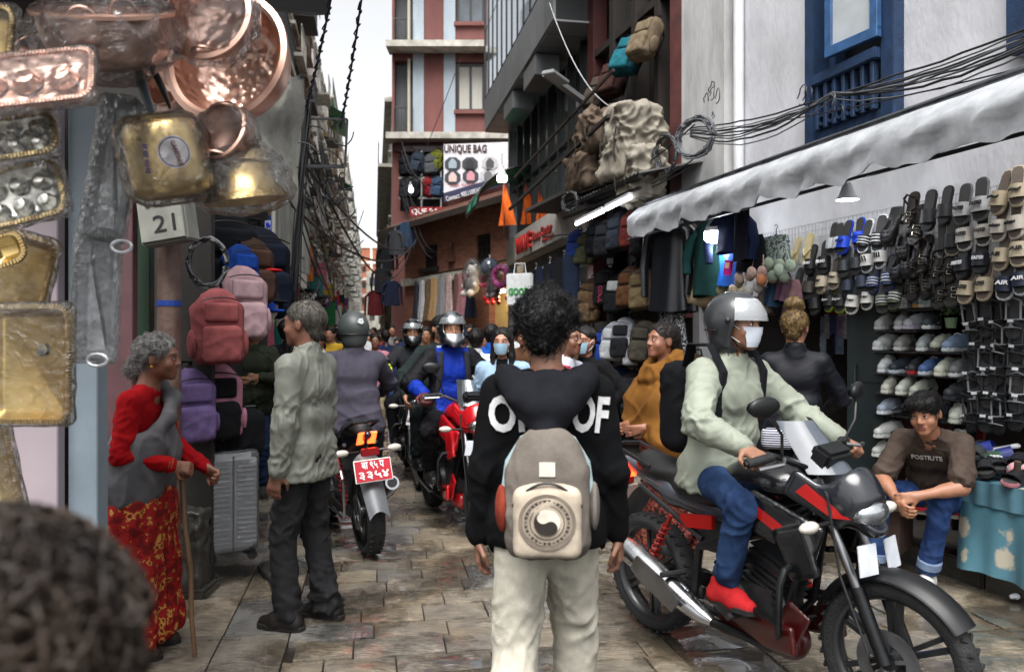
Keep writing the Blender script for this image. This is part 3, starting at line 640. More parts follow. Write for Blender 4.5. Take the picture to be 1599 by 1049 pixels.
b = MB(); b.box(((door[0] + door[1]) / 2, .2, door[3] / 2), (door[1] - door[0], .06, door[3])); b.obj('door', paint('b8a06a', .5), t)
for i in range(2):
 b = MB(); b.box((door[0] + (door[1] - door[0]) * (.28 + .44 * i), .15, .9), ((door[1] - door[0]) * .3, .03, 1.2)); b.obj('door_panel', paint('a88f58', .5), t)
e0 = lx(onB(625, 350, .9)); zE = onB(700, 330, .6).z
b = MB(); b.grid(lambda a, c: (-.6 + (wb + 1.) * a, -.62 + .8 * c, zE + .35 * c + .012 * math.sin(a * 220)), 120, 2); b.obj('eave_sheet', mat('rusty_tin', '4a2f26', rough=.7, var=.4, scale=3), t)
b = MB(); b.box((wb / 2 - .1, -.62, zE - .07), (wb + 1., .05, .16)); b.obj('eave_fascia', mat('dark_wood_fascia', '2a201b', rough=.7), t)
b = MB(); xr, zr = lx(onB(707, 437)); b.box((wb / 2, -.06, onB(707, 432).z), (wb, .14, .22)); b.obj('stone_course', SLAB, t)
b = MB(); q = lx(onB(707, 395)); b.ball((q[0], -.08, q[1] + .22), (.09, .07, .1)); b.box((q[0], -.06, q[1]), (.2, .12, .3), taper=.6); b.box((q[0], -.08, q[1] - .2), (.34, .16, .08)); b.obj('niche_idol', mat('dark_stone_idol', '5b3a2c', rough=.6), t)
# --- aluminium clad shop building
def onR2(px, py, out=0.): k = (px - CX) / FPX; Y = (3.28 - 1.018 * out) / (k + .19); return W(px, py, Y)
ROT_R2 = math.atan2(-1, .19)
def r2p(Y, z=0., out=0.): return Vector((3.28 - 1.018 * out - .19 * Y, Y, z))
A0 = r2p(17.0); wA = (17. - 11.0) * 1.018
t = thing('glass_shop_building', 'shop building clad in grey aluminium panels with a projecting glazed upper floor', 'building', A0, ROT_R2)
ALU = mat('aluminium_panel', '86898c', rough=.38, metal=.75, var=.15, scale=1.2, rvar=.1, rnd=.06); ALUD = mat('dark_mullion', '1d2022', rough=.4)
CGL = mat('shop_glass', '2a322f', rough=.06, var=.6, scale=.8, spec=.9); SKG = mat('sky_reflecting_glass', '93a0ab', rough=.04, metal=.85, var=.15, scale=.6)
def ax_(p): return (Vector((p.x - A0.x, p.y - A0.y, 0))).length
zs0, zs1, zov = 2.98, 3.5, 5.8
b = MB(); b.box((wA / 2, 3.2, 6), (wA, 6, 12)); b.obj('rear_wall', plaster('4a4d50'), t)
b = MB(); b.box((wA / 2, .1, 1.5), (wA, .16, .2));
for i in range(8):        # ground floor posts
 pass
b = MB(); b.box((wA / 2, -.06, (zs0 + zs1) / 2), (wA, .22, zs1 - zs0)); fas = b.obj('sign_fascia', mat('cream_fascia', '9b9892', rough=.5, var=.2, scale=3), t)
n = 9
for i in range(n):
 xa, xb = wA * i / n, wA * (i + 1) / n
 for (z0_, z1_) in ((zs1, 4.55), (4.55, zov)):
  p = MB(); p.box(((xa + xb) / 2, 0, (z0_ + z1_) / 2), (xb - xa - .02, .02, z1_ - z0_ - .02)); p.obj('glass_pane', CGL, t)
 m = MB(); m.box((xa, -.03, (zs1 + zov) / 2), (.05, .08, zov - zs1)); m.obj('mullion', ALUD, t)
for z in (4.55, 3.52): m = MB(); m.box((wA / 2, -.03, z), (wA, .07, .05)); m.obj('transom', ALUD, t)
D = .62; N2 = 12
for i in range(N2):
 xa, xb = wA * i / N2, wA * (i + 1) / N2; b = MB(); b.box(((xa + xb) / 2, -D / 2, zov + .02), (xb - xa - .015, D, .03)); b.obj('soffit_panel', ALU, t)
 b = MB(); b.box(((xa + xb) / 2, -D, zov + .36), (xb - xa - .012, .04, .66)); b.obj('cladding_panel', ALU, t)
 for z in (0, 1): b = MB(); b.box(((xa + xb) / 2, -D - .005, zov + .72 + 1.4 * z + .7), (xb - xa - .03, .02, 1.37)); b.obj('glass_pane', SKG, t)
 b = MB(); b.box((xa, -D, zov + 2.1), (.03, .06, 2.8)); b.obj('mullion', ALUD, t)
b = MB(); b.box((-.02, -D / 2, zov + .36), (.04, D, .66)); b.obj('cladding_panel', ALU, t)
b = MB(); b.box((.02, -D / 2, zov + 2.1), (.04, D, 2.8)); b.obj('end_glass', SKG, t)
b = MB(); b.box((wA / 2, -D / 2, zov + .36), (wA - .1, D - .06, .6)); b.obj('floor_core', ALUD, t)
for i, xa in enumerate((wA * .42, wA * .72)):
 b = MB(); b.box((xa, -D + .2, zov - .16), (.9, .38, .32)); b.obj('boxed_beam', ALU, t, bevel=.01)
b = MB(); b.box((.05, -.05, (zov) / 2), (.16, .16, zov)); b.obj('corner_post', metal('8d8f92', .4), t)
q = onR2(842, 378, .2); xq = ax_(q)
b = MB(); xA1, xA2 = ax_(onR2(788, 400)), ax_(onR2(900, 350)); b.box(((xA1 + xA2) / 2, -.2, 3.24), (xA2 - xA1, .06, .5)); b.obj('sign_board', mat('cream_sign', '9d9a94', rough=.45, var=.15), t)
tx = (xA2 - xA1)
text('WAVE', paint('b3261f', .4), t, (xA1 + tx * .27, -.26, 3.22), w=tx * .36, h=.3, ext=.02, bold=.03)
text('Shoes Center', paint('8d2420', .4), t, (xA1 + tx * .66, -.25, 3.24), w=tx * .38, h=.17, ext=.012, bold=.02)
text('New Road', paint('8d2420', .4), t, (xA1 + tx * .78, -.25, 3.09), w=tx * .2, h=.07, ext=.01)
# --- dark timber shop house
def rp(Y, z=0., out=0.): return Vector((4.5 - 1.044 * out - .3 * Y, Y, z))
def rY(px, out=0.): return (4.5 - 1.044 * out) / ((px - CX) / FPX + .3)
T0 = rp(rY(933)); T1 = rp(rY(1082)); wT = (T1 - T0).length
t = thing('timber_shop_house', 'dark timber fronted shop house with maroon posts and hanging bags upstairs', 'building', T0, ROT_R)
MAR = mat('maroon_post', '3d1613', rough=.55, var=.3, scale=4); DWD = mat('dark_old_timber', '241d19', rough=.7, var=.4, scale=4, stretch=(1, 1, .15)); DGL = mat('dusty_dark_glass', '2b2c2b', rough=.25, var=.6, scale=2)
b = MB(); b.box((wT / 2, 2.2, 5), (wT, 4, 10)); b.obj('rear_wall', DWD, t)
b = MB(); b.box((wT / 2, .1, 3.6), (wT, .2, .5)); b.obj('lower_beam', DWD, t)
for x, w_, m in ((.08, .2, MAR), (wT - .12, .26, mat('faded_maroon', '5a3230', rough=.7, var=.3)), (wT * .3, .12, DWD), (wT * .55, .12, DWD), (wT * .78, .1, DWD)):
 b = MB(); b.box((x, -.04, 5.2), (w_, .2, 7.)); b.obj('post', m, t)
for i, (a, c) in enumerate(((.1, .3), (.3, .55), (.55, .78), (.78, .96))):
 for (z0_, z1_) in ((3.86, 5.3), (5.36, 7.4)):
  b = MB(); b.box((wT * (a + c) / 2, .05, (z0_ + z1_) / 2), (wT * (c - a) - .14, .02, z1_ - z0_ - .06)); b.obj('pane', DGL, t)
b = MB(); b.box((wT / 2, -.05, 5.33), (wT, .14, .09)); b.obj('rail', DWD, t)
b = MB(); b.box((wT / 2, -.05, 7.45), (wT, .5, .2)); b.obj('upper_beam', MAR, t)
b = MB(); b.box((wT * .12, -.55, 6.95), (1.1, 1.1, .35)); b.box((wT * .12, -.55, 7.5), (1.0, 1.0, .8)); b.obj('boxed_balcony', ALU, t, bevel=.02)
# --- white building
W0 = rp(rY(1082)); W1 = rp(2.6); wW = (W1 - W0).length
t = thing('white_house', 'white plastered house with blue window above the slipper shop awning', 'house', W0, ROT_R)
def wx(px): return (rp(rY(px)) - W0).length
def wz(px, py): return onR(px, py).z
WHT = mat('white_plaster', 'c4c5ca', rough=.88, var=.2, scale=1.6, bump=.5, bscale=24, stretch=(1, 1, .5), detail=9); WST = mat('stained_plaster', 'b4b4b4', rough=.9, var=.35, scale=2.5, bump=.5, bscale=20, stretch=(1, 1, .3), detail=8)
wh = (wx(1272), wx(1412), wz(1340, 205), 6.6); wh2 = (wx(1588), wx(1588) + .9, wz(1590, 90), 6.6)
b = holed_wall(wW, 8, [wh, wh2, (wx(1092), wW - .1, .0, wz(1400, 445))], .3, 0); b.obj('wall', WHT, t)
b = MB(); b.box((.42, -.07, 5.5), (.85, .14, 5.6)); b.obj('pilaster', WST, t)
b = MB(); b.tube([(wx(1162), -.06, 2.8), (wx(1162), -.06, 8)], .05, 12); b.obj('drain_pipe', paint('d4d6da', .4), t, smooth=True)
b = MB(); b.box((wW / 2, 3.4, 5.4), (wW, 2.2, 5)); b.obj('rear_wall', WHT, t)
BLU = mat('old_blue_paint', '18304f', rough=.6, var=.35, scale=9, bump=.2, bscale=60); BLU2 = mat('bright_blue_paint', '30547f', rough=.5, var=.25, scale=9)
win = thing('window', None, None); win.parent = t
cw = (wh[0] + wh[1]) / 2; ww = wh[1] - wh[0]
b = MB()
for sx in (-1, 1): b.box((cw + sx * (ww / 2 - .06), -.02, (wh[2] + wh[3]) / 2), (.12, .16, wh[3] - wh[2])); b.box((cw + sx * (ww / 2 - .18), .08, (wh[2] + wh[3]) / 2), (.08, .1, wh[3] - wh[2]))
b.box((cw, .02, wh[2] + .04), (ww, .2, .08)); b.obj('frame', BLU, win, bevel=.006)
b = MB(); b.box((cw, .25, (wh[2] + wh[3]) / 2), (ww, .03, wh[3] - wh[2])); b.obj('dark_interior', mat('dark_interior', '0f1318'), win)
zr = wz(1340, 108)
b = MB(); b.box((cw, -.10, zr), (ww - .25, .1, .09)); b.obj('balustrade_rail', BLU, win, bevel=.01)
nb = 7
for i in range(nb):
 x = cw + (ww - .36) * (i / (nb - 1) - .5); b = MB(); zc = wh[2] + .08; H_ = zr - zc - .04
 b.box((x, -.1, zc + H_ / 2), (.035, .05, H_)); b.obj('baluster', BLU, win, bevel=.004)
 if i < nb - 1:
  b = MB(); b.lathe([(.028, -.015), (.045, -.015), (.045, .015), (.028, .015), (.028, -.015)], 12, axis='y'); b.obj('ring_ornament', BLU, win, loc=(x + (ww - .36) / (nb - 1) / 2, -.1, zc + .07))
sx0, sx1, sz0 = wx(1326), wx(1402), wz(1360, 78); sw = sx1 - sx0
b = MB(); b.box((0, 0, .8 - .04 + .4), (sw, .05, .08)); b.box((0, 0, .04), (sw, .05, .08))
for sx in (-1, 1): b.box((sx * (sw / 2 - .035), 0, .6), (.07, .048, 1.1))
sh = b.obj('casement', BLU2, win, bevel=.004, loc=((sx0 + sx1) / 2 - .03, -.16, sz0), rot=(0, 0, R(6)))
b = MB(); b.box((0, 0, .6), (sw - .13, .012, 1.1)); b.obj('pane', mat('frosted_pane', 'aab0b4', rough=.3, var=.15, scale=3), sh)
b = MB(); b.box((wh2[0] + .08, -.03, (wh2[2] + wh2[3]) / 2), (.14, .14, wh2[3] - wh2[2])); b.obj('second_window_frame', BLU, t, bevel=.006)
b = MB(); b.box((wh2[0] + .5, .1, (wh2[2] + wh2[3]) / 2), (.72, .05, wh2[3] - wh2[2])); b.obj('second_window_shutter', BLU, t)
t = thing('shop_interior', None, None); tag(t, kind='structure')
for (a, c, dep) in ((rp(rY(1182) + .02), rp(2.7), 1.3),):
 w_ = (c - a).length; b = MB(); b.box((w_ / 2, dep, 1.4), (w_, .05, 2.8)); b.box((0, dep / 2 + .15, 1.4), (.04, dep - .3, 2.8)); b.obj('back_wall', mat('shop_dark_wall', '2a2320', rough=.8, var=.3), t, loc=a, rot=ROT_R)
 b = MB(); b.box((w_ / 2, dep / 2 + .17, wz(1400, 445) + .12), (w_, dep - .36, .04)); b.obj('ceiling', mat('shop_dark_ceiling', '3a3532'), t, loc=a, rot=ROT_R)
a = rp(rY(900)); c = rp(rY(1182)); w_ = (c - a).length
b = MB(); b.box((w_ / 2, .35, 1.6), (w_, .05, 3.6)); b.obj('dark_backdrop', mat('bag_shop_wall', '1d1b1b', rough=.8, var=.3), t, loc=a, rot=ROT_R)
# ===== PEOPLE
SKIN = lambda c='8a5f48': mat('skin_' + c, c, rough=.5, var=.12, scale=25, bump=.12, bscale=150, subs=.08)
LIP = mat('lips', '7a4540', rough=.45); EYEW = mat('eye_white', 'c9c4bd', rough=.2); IRIS = mat('iris', '1a110c', rough=.15)
def hair_m(c='080606', c2=None, s=1.):
 return mat('hair_%s_%s' % (c, c2), c, col2=c2 or '151110', rough=.5, scale=45 * s, stretch=(1, 1, .3), bump=.7, bscale=90, spec=.22)
def nrm(v): v = V3(v); return v / (np.linalg.norm(v) + 1e-9)
def ik(a, c, l1, l2, pole):
 a = V3(a); c = V3(c); d = c - a; L = np.linalg.norm(d); u = d / (L + 1e-9); L = min(L, .995 * (l1 + l2)); c = a + u * L
 x = (l1 * l1 - l2 * l2 + L * L) / (2 * L); h = math.sqrt(max(l1 * l1 - x * x, 0)); pv = V3(pole); pv = nrm(pv - u * (pv @ u)); return a + u * x + pv * h, c
def rig(h=1.7, hip=None, lean=(0, 0), hunch=0., hands=(None, None), feet=(None, None), poles=((-.4, -1, -.3), (.4, -1, -.3)), kpoles=((-.1, 1, 0), (.1, 1, 0)), head=(0, 0, 0), w=1., twist=0.):
 """local frame: faces +Y, right hand +X. Index 0 = left (-X), 1 = right."""
 s = h / 1.72; J = {'s': s, 'w': w}; hp = V3(hip if hip is not None else (0, 0, .945 * s)); J['hip'] = hp
 t = nrm((math.sin(lean[1]), math.sin(lean[0]), math.cos(lean[0]) * math.cos(lean[1]))); J['t'] = t
 J['waist'] = hp + t * .16 * s; J['chest'] = hp + t * .33 * s; J['shc'] = hp + t * .445 * s + np.array((0, hunch * .06, 0))
 ct, st = math.cos(twist), math.sin(twist); ax = np.array((ct, st, 0)); J['ax'] = ax; fw = np.array((-st, ct, 0)); J['fw'] = fw
 J['neck'] = J['shc'] + t * .06 * s + np.array((0, hunch * .05, 0)); J['head'] = J['neck'] + nrm(t + np.array((0, hunch * .9, .5))) * .160 * s + np.array((0, .02, 0))
 J['hm'] = Euler((head[1], head[2], head[0])).to_matrix()
 for i, sx in enumerate((-1, 1)):
  sh = J['shc'] + ax * (sx * .165 * s * w) - t * .012; J['sh%d' % i] = sh
  wr = hands[i] if hands[i] is not None else sh + np.array((sx * .06, .03, -.5 * s)); J['el%d' % i], J['wr%d' % i] = ik(sh, wr, .285 * s, .25 * s, poles[i])
  hj = hp + ax * (sx * .085 * s) - np.array((0, 0, .04)); J['hj%d' % i] = hj
  an = feet[i] if feet[i] is not None else np.array((sx * .1, 0, .085)); J['kn%d' % i], J['an%d' % i] = ik(hj, an, .418 * s, .408 * s, kpoles[i])
 return J
def hand_sdf(F, wr, fdir, pn, sx, s=1., curl=.5, k=.006):
 """wr wrist, fdir finger direction, pn palm normal (where fingers curl), sx side: thumb side sign"""
 f = nrm(fdir); n = nrm(V3(pn) - f * (V3(pn) @ f)); sd = np.cross(f, n) * sx
 pc = wr + f * .05 * s
 for q in (-.026, -.009, .009, .026): F.cap(wr + f * .01 * s + sd * q * .7 * s, wr + f * .085 * s + sd * q * s, .0135 * s, .0115 * s, k=.012)
 F.cap(wr - f * .02, wr + f * .02, .024 * s, .022 * s, k=.012)
 for q, L in ((.030, .068), (.0105, .078), (-.0105, .073), (-.030, .056)):
  b0 = wr + f * .085 * s + sd * q * s; a1 = curl * .8; a2 = curl * 2.; a3 = curl * 3.
  p = b0
  for seg, an in ((.45, a1), (.32, a2), (.23, a3)):
   q2 = p + (f * math.cos(an) + n * math.sin(an)) * L * seg * s; F.cap(p, q2, .0088 * s, .0078 * s, k=k); p = q2
 b0 = wr + f * .025 * s + sd * .03 * s; m1 = b0 + nrm(f * .6 + sd * .7 + n * .35) * .042 * s; m2 = m1 + nrm(f * .9 + sd * (.2 - curl * .4) + n * (.3 + curl * .4)) * .038 * s
 F.cap(b0, m1, .0125 * s, .010 * s, k=.01); F.cap(m1, m2, .0098 * s, .008 * s, k=.006)
def head_sdf(F, J, s, fem=False, old=False, nose=1.):
 M = np.array(J['hm']); c = J['head']; P = lambda x, y, z: c + M @ (np.array((x, y, z)) * s)
 rot = Matrix(M.tolist())
 F.ell(P(0, -.015, .035), np.array((.076, .097, .082)) * s, rot, k=.01)
 F.ell(P(0, .02, -.02), np.array((.066, .074, .085)) * s, rot, k=.03)
 F.ell(P(0, .042, -.065), np.array((.047 if fem else .053, .048, .042)) * s, rot, k=.03)
 F.cap(P(-.012, .077, -.098), P(.012, .077, -.098), .017 * s, k=.025)
 F.cap(P(-.033, .082, .026), P(.033, .082, .026), .012 * s, k=.02)
 for x in (-1, 1):
  F.ell(P(x * .042, .066, -.032), np.array((.022, .02, .02)) * s, rot, k=.025)
  F.ell(P(x * .032, .101, .006), np.array((.017, .013, .011)) * s, rot, k=.012, mode='sub')
  F.ell(P(x * .031, .083, .004), np.array((.016, .012, .0105)) * s, rot, k=.006)
  F.ell(P(x * .077, -.008, -.008), np.array((.010, .021, .033)) * s, rot, k=.008)
 F.cap(P(0, .092, .012), P(0, .110 * (.98 + .02 * nose), -.026), .0085 * s, .0125 * s, k=.014)
 for x in (-1, 1): F.ell(P(x * .013, .101, -.032), np.array((.010, .011, .008)) * s, rot, k=.008)
 F.cap(P(-.018, .093, -.058), P(.018, .093, -.058), .0065 * s, k=.012); F.cap(P(-.014, .0935, -.068), P(.014, .0935, -.068), .0075 * s, k=.01)
 F.cap(P(-.02, .103, -.063), P(.02, .103, -.063), .0035 * s, k=.006, mode='sub')
 F.cap(J['neck'] - V3(J['t']) * .06, J['neck'] + (J['head'] - J['neck']) * .55 + M @ np.array((0, -.015, 0)), .060 * s * (.86 if fem else 1), .052 * s * (.88 if fem else 1), k=.03)
def bounds(pts, r): a = np.array(pts); return a.min(0) - r, a.max(0) + r
def body_mesh(J, res=.0065, sleeve=(1, 1), face=True, curl=(.45, .45), palms=(None, None), legs=False, fem=False, fdirs=(None, None), thumb=(1, -1), chest_skin=False):
 s = J['s']; pts = [J[k] for k in ('hip', 'head', 'neck', 'wr0', 'wr1', 'el0', 'el1', 'sh0', 'sh1')] + [J['head'] + np.array((0, 0, .14)), J['wr0'] + nrm(J['wr0'] - J['el0']) * .16, J['wr1'] + nrm(J['wr1'] - J['el1']) * .16]
 if legs: pts += [J[k] for k in ('kn0', 'kn1', 'an0', 'an1')] + [J['an0'] + np.array((0, .18, -.08)), J['an1'] + np.array((0, .18, -.08))]
 lo, hi = bounds(pts, .13); F = Field(lo, hi, res)
 F.cap(J['hip'], J['chest'], .07 * s, .07 * s); F.cap(J['chest'], J['neck'], .07 * s, .05 * s, k=.05); F.cap(J['sh0'] * .8 + J['sh1'] * .2, J['sh1'] * .8 + J['sh0'] * .2, .045 * s, k=.05)
 for i in (0, 1):
  sh, el, wr = J['sh%d' % i], J['el%d' % i], J['wr%d' % i]; r = sleeve[i]
  F.cap(sh, el, .046 * s if not r else .03, .038 * s if not r else .024, k=.03); F.cap(el, wr, .040 * s if r < 2 and not r else .025, .026 * s, k=.02)
  if not r: F.cap(el, el + (wr - el) * .4, .041 * s, .036 * s, k=.03)
  fd = fdirs[i] if fdirs[i] is not None else wr - el; pn = palms[i] if palms[i] is not None else np.array((-1 if i else 1, .2, 0))
  hand_sdf(F, wr, fd, pn, thumb[i], s, curl[i])
  if legs:
   F.cap(J['hj%d' % i], J['kn%d' % i], .05, .04, k=.03); F.cap(J['kn%d' % i], J['an%d' % i], .045, .033, k=.03); F.cap(J['an%d' % i], J['an%d' % i] + np.array((0, .14, -.05)), .035, .028, k=.02)
 head_sdf(F, J, s, fem)
 M = np.array(J['hm']); c = J['head']
 def mfn(p):
  q = (p - c) @ M / s; return ((np.abs(q[:, 0]) < .021) & (q[:, 1] > .088) & (q[:, 2] < -.053) & (q[:, 2] > -.074)).astype(int)
 return F.mesh('body', mfn=mfn)
def face_bits(t, J, brow=True, eyes=True, hc='0d0b0a', squint=1.):
 s = J['s']; M = np.array(J['hm']); c = J['head']; P = lambda x, y, z: tuple(c + M @ (np.array((x, y, z)) * s))
 for x in (-1, 1):
  if eyes:
   b = MB(); b.ball(P(x * .031, .0845, .003), .0108 * s, 12, 8); e = b.obj('eye', EYEW, t, smooth=True, angle=180)
   b = MB(); b.ball(P(x * .0305, .0892, .0035), .0070 * s, 10, 8); b.obj('iris', IRIS, e, smooth=True, angle=180)
   b = MB(); b.tube([P(x * .017, .0925, .006), P(x * .024, .0955, .0105 * squint), P(x * .033, .0945, .0112 * squint), P(x * .045, .086, .005)], [.001 * s, .002 * s, .0022 * s, .001 * s], 6); b.obj('eyelid', hair_m(hc), e)
  if brow: b = MB(); b.tube([P(x * .012, .0935, .024), P(x * .028, .0945, .030), P(x * .045, .0855, .027), P(x * .053, .077, .021)], [.003 * s, .0042 * s, .0036 * s, .001 * s], 6, flat=.8); b.obj('eyebrow', hair_m(hc), t)
def hair_mesh(J, style='short', res=.007, amp=.006, vol=.012, seed=0):
 s = J['s']; M = np.array(J['hm']); c = J['head']; P = lambda x, y, z: c + M @ (np.array((x, y, z)) * s); rot = Matrix(M.tolist())
 ext = {'long': .42, 'tied': .16, 'bun': .2}.get(style, .16); F = Field(c - np.array((.2, .22, .14 + ext)), c + np.array((.2, .22, .24)), res)
 F.ell(P(0, -.018, .04), (np.array((.078, .099, .083)) + vol) * s, rot, k=.01)
 F.cap(P(0, -.055, .01), P(0, -.06, -.045), (.062 + vol) * s, (.045 + vol * .6) * s, k=.03)
 if style == 'fringe': F.ell(P(.01, .062, .075), np.array((.07, .045, .035)) * s, rot, k=.03); F.ell(P(-.05, .03, .07), np.array((.035, .05, .04)) * s, rot, k=.03)
 if style == 'curly': F.ell(P(0, .125, -.05), np.array((.085, .095, .105)) * s, rot, k=.02, mode='sub')
 elif style == 'fringe': F.ell(P(0, .115, -.055), np.array((.075, .085, .100)) * s, rot, k=.015, mode='sub')
 elif style == 'tied' or style == 'bun' or style == 'long': F.ell(P(0, .11, -.03), np.array((.066, .092, .108)) * s, rot, k=.015, mode='sub')
 else: F.ell(P(0, .118, -.04), np.array((.085, .088, .115)) * s, rot, k=.015, mode='sub')
 for x in (-1, 1):
  if style != 'long': F.ell(P(x * .085, -.004, -.03), np.array((.03, .03, .048)) * s, rot, k=.01, mode='sub')
 if style == 'long':
  for x in (-1, 1): F.cap(P(x * .062, .005, .02), P(x * .075, .0, -.12), .034 * s, .03 * s, k=.02); F.cap(P(x * .075, .0, -.12), P(x * .085, .03, -.30), .03 * s, .015 * s, k=.02)
  F.cap(P(0, -.06, 0), P(0, -.085, -.25), .07 * s, .05 * s, k=.03)
 if style == 'tied': F.cap(P(0, -.11, -.02), P(0, -.125, -.06), .038 * s, .03 * s, k=.012); F.cap(P(0, -.13, -.07), P(0.0, -.125, -.11), .03 * s, .02 * s, k=.02)
 if style == 'bun': F.ell(P(.0, -.045, .15), np.array((.06, .058, .05)) * s, rot, k=.02)
 if style == 'fluffy' or style == 'curly':
  r = random.Random(seed)
  for i in range(46):
   a = r.uniform(0, 2 * PI); e = r.uniform(-.25, 1.5); d = np.array((math.cos(a) * math.cos(e), math.sin(a) * math.cos(e), math.sin(e)))
   if d[1] > .55 and d[2] < .3: continue
   F.ell(P(d[0] * .085, -.018 + d[1] * .1, .04 + d[2] * .085), np.array((.022, .022, .02)) * r.uniform(.8, 1.35) * s, None, k=.014)
 fr = np.array((45, 45, 14)) if style not in ('curly', 'fluffy') else np.array((38, 38, 38))
 return F.mesh('hair', disp=lambda p: amp * (1 - 2 * np.abs(pnoise(p * fr + seed))) + amp * .4 * pnoise(p * fr * 2.7), relax=0)
def top_mesh(J, ease=.014, sleeve=1., hem=-.14, res=.009, amp=.006, seed=0., collar=True, short=False, bulk=1., open_front=False, belly=0., mfn=None, ff=(15, 15, 8)):
 s, w = J['s'], J['w']; t = J['t']; ax = J['ax']
 pts = [J[k] for k in ('hip', 'neck', 'wr0', 'wr1', 'el0', 'el1', 'sh0', 'sh1')] + [J['hip'] + t * hem]
 lo, hi = bounds(pts, .24); F = Field(lo, hi, res); e = ease
 def hc(c, hw, r, k=.07): F.cap(c - ax * hw * s * w, c + ax * hw * s * w, (r + e) * s * bulk, k=k)
 hc(J['shc'] - t * .045, .095, .062, .04); hc(J['chest'] - t * .01, .07, .088, .045); hc(J['waist'], .068, .088, .05); hc(J['hip'] + t * .0, .08, .102, .05)
 if hem < -.05: hc(J['hip'] + t * hem * .9, .086, .104, .05)
 for i in (0, 1): F.cap(J['neck'] - t * .02, J['sh%d' % i], .05 * s, (.042 + e) * s, k=.03)
 if belly: F.ell(J['waist'] + J['fw'] * .06, np.array((.13, .11 + belly, .14)) * s, None, k=.06)
 F.cap(J['shc'], J['neck'], .07 * s, .06 * s, k=.03)
 for i in (0, 1):
  sh, el, wr = J['sh%d' % i], J['el%d' % i], J['wr%d' % i]
  if short:
   F.cap(sh, sh + (el - sh) * .85, (.050 + e) * s, (.052 + e * 1.3) * s, k=.03); en = sh + (el - sh) * .8; F.cut_end = None
  else:
   F.cap(sh, el, (.050 + e) * s, (.041 + e) * s, k=.03); F.cap(el, wr - nrm(wr - el) * .02, (.041 + e) * s, (.029 + e * .8) * s, k=.02)
   F.cap(wr - nrm(wr - el) * .028, wr - nrm(wr - el) * .004, (.030 + e * .45) * s, k=.006)
 hp = J['hip'] + t * hem; d = None
 n = -t; q = F.ax; dd = (q[0][:, None, None] - hp[0]) * n[0] + (q[1][None, :, None] - hp[1]) * n[1] + (q[2][None, None, :] - hp[2]) * n[2]
 rr = np.sqrt((q[0][:, None, None] - hp[0]) ** 2 + (q[1][None, :, None] - hp[1]) ** 2 + 0 * q[2][None, None, :]); m = (rr < .27) & (dd > -.02)
 for i in (0, 1):   # keep sleeves that hang lower than the hem
  a, b2 = J['el%d' % i], J['wr%d' % i]; ab = b2 - a; L2 = ab @ ab; X, Y, Z = q[0][:, None, None], q[1][None, :, None], q[2][None, None, :]
  tt = np.clip(((X - a[0]) * ab[0] + (Y - a[1]) * ab[1] + (Z - a[2]) * ab[2]) / L2, 0, 1); ds = np.sqrt((X - a[0] - ab[0] * tt) ** 2 + (Y - a[1] - ab[1] * tt) ** 2 + (Z - a[2] - ab[2] * tt) ** 2)
  m &= ds > .075
 F.f = np.where(m, np.maximum(F.f, dd), F.f).astype(np.float32)
 if collar: F.cap(J['neck'] - ax * .0 - t * .01, J['neck'] + t * .03, .074 * s, .070 * s, k=.015)
 F.cap(J['neck'] + t * .0, J['neck'] + (J['head'] - J['neck']) * .6, .060 * s, .062 * s, k=.01, mode='sub')
 fo = folds(amp, ff, seed, .55)
 def disp(p):
  a = np.zeros(len(p)) + .6
  for k in ('el0', 'el1'): a += 1.1 * np.exp(-((p - J[k]) ** 2).sum(1) / .012)
  a += .7 * np.exp(-((p - (J['hip'] + t * max(hem, -.1) + t * .05)) @ t) ** 2 / .008)
  return fo(p) * a
 return F.mesh('top', disp=disp, mfn=(lambda p: mfn(p, J)) if mfn else None)
def legs_mesh(J, ease=.01, res=.0105, amp=.0055, seed=3., hem=.05, flare=0., waist=.03, shorts=0.):
 s = J['s']; ax = J['ax']; pts = [J[k] for k in ('hip', 'kn0', 'kn1', 'an0', 'an1', 'hj0', 'hj1')]; lo, hi = bounds(pts, .2); F = Field(lo, hi, res); e = ease
 F.cap(J['hip'] - ax * .07 * s + J['t'] * waist, J['hip'] + ax * .07 * s + J['t'] * waist, (.076 + e * .3) * s, k=.03); F.cap(J['hip'] - ax * .075 * s - np.array((0, .02, .03)), J['hip'] + ax * .075 * s - np.array((0, .02, .03)), (.086 + e * .5) * s, k=.035)
 for i in (0, 1):
  hj, kn, an = J['hj%d' % i], J['kn%d' % i], J['an%d' % i]; F.cap(hj, kn, (.078 + e) * s, (.053 + e) * s, k=.03); b = an + nrm(kn - an) * hem
  F.cap(kn, b, (.054 + e) * s, (.043 + e + flare) * s, k=.012)
 fo = folds(amp, (12, 12, 11), seed, .5)
 def disp(p):
  a = np.zeros(len(p)) + .55
  for k in ('kn0', 'kn1'): a += .9 * np.exp(-((p - J[k]) ** 2).sum(1) / .02)
  for k in ('an0', 'an1'): a += 1.3 * np.exp(-((p - J[k]) ** 2).sum(1) / .02)
  return fo(p) * a
 return F.mesh('trousers', disp=disp)
SHOE = {}
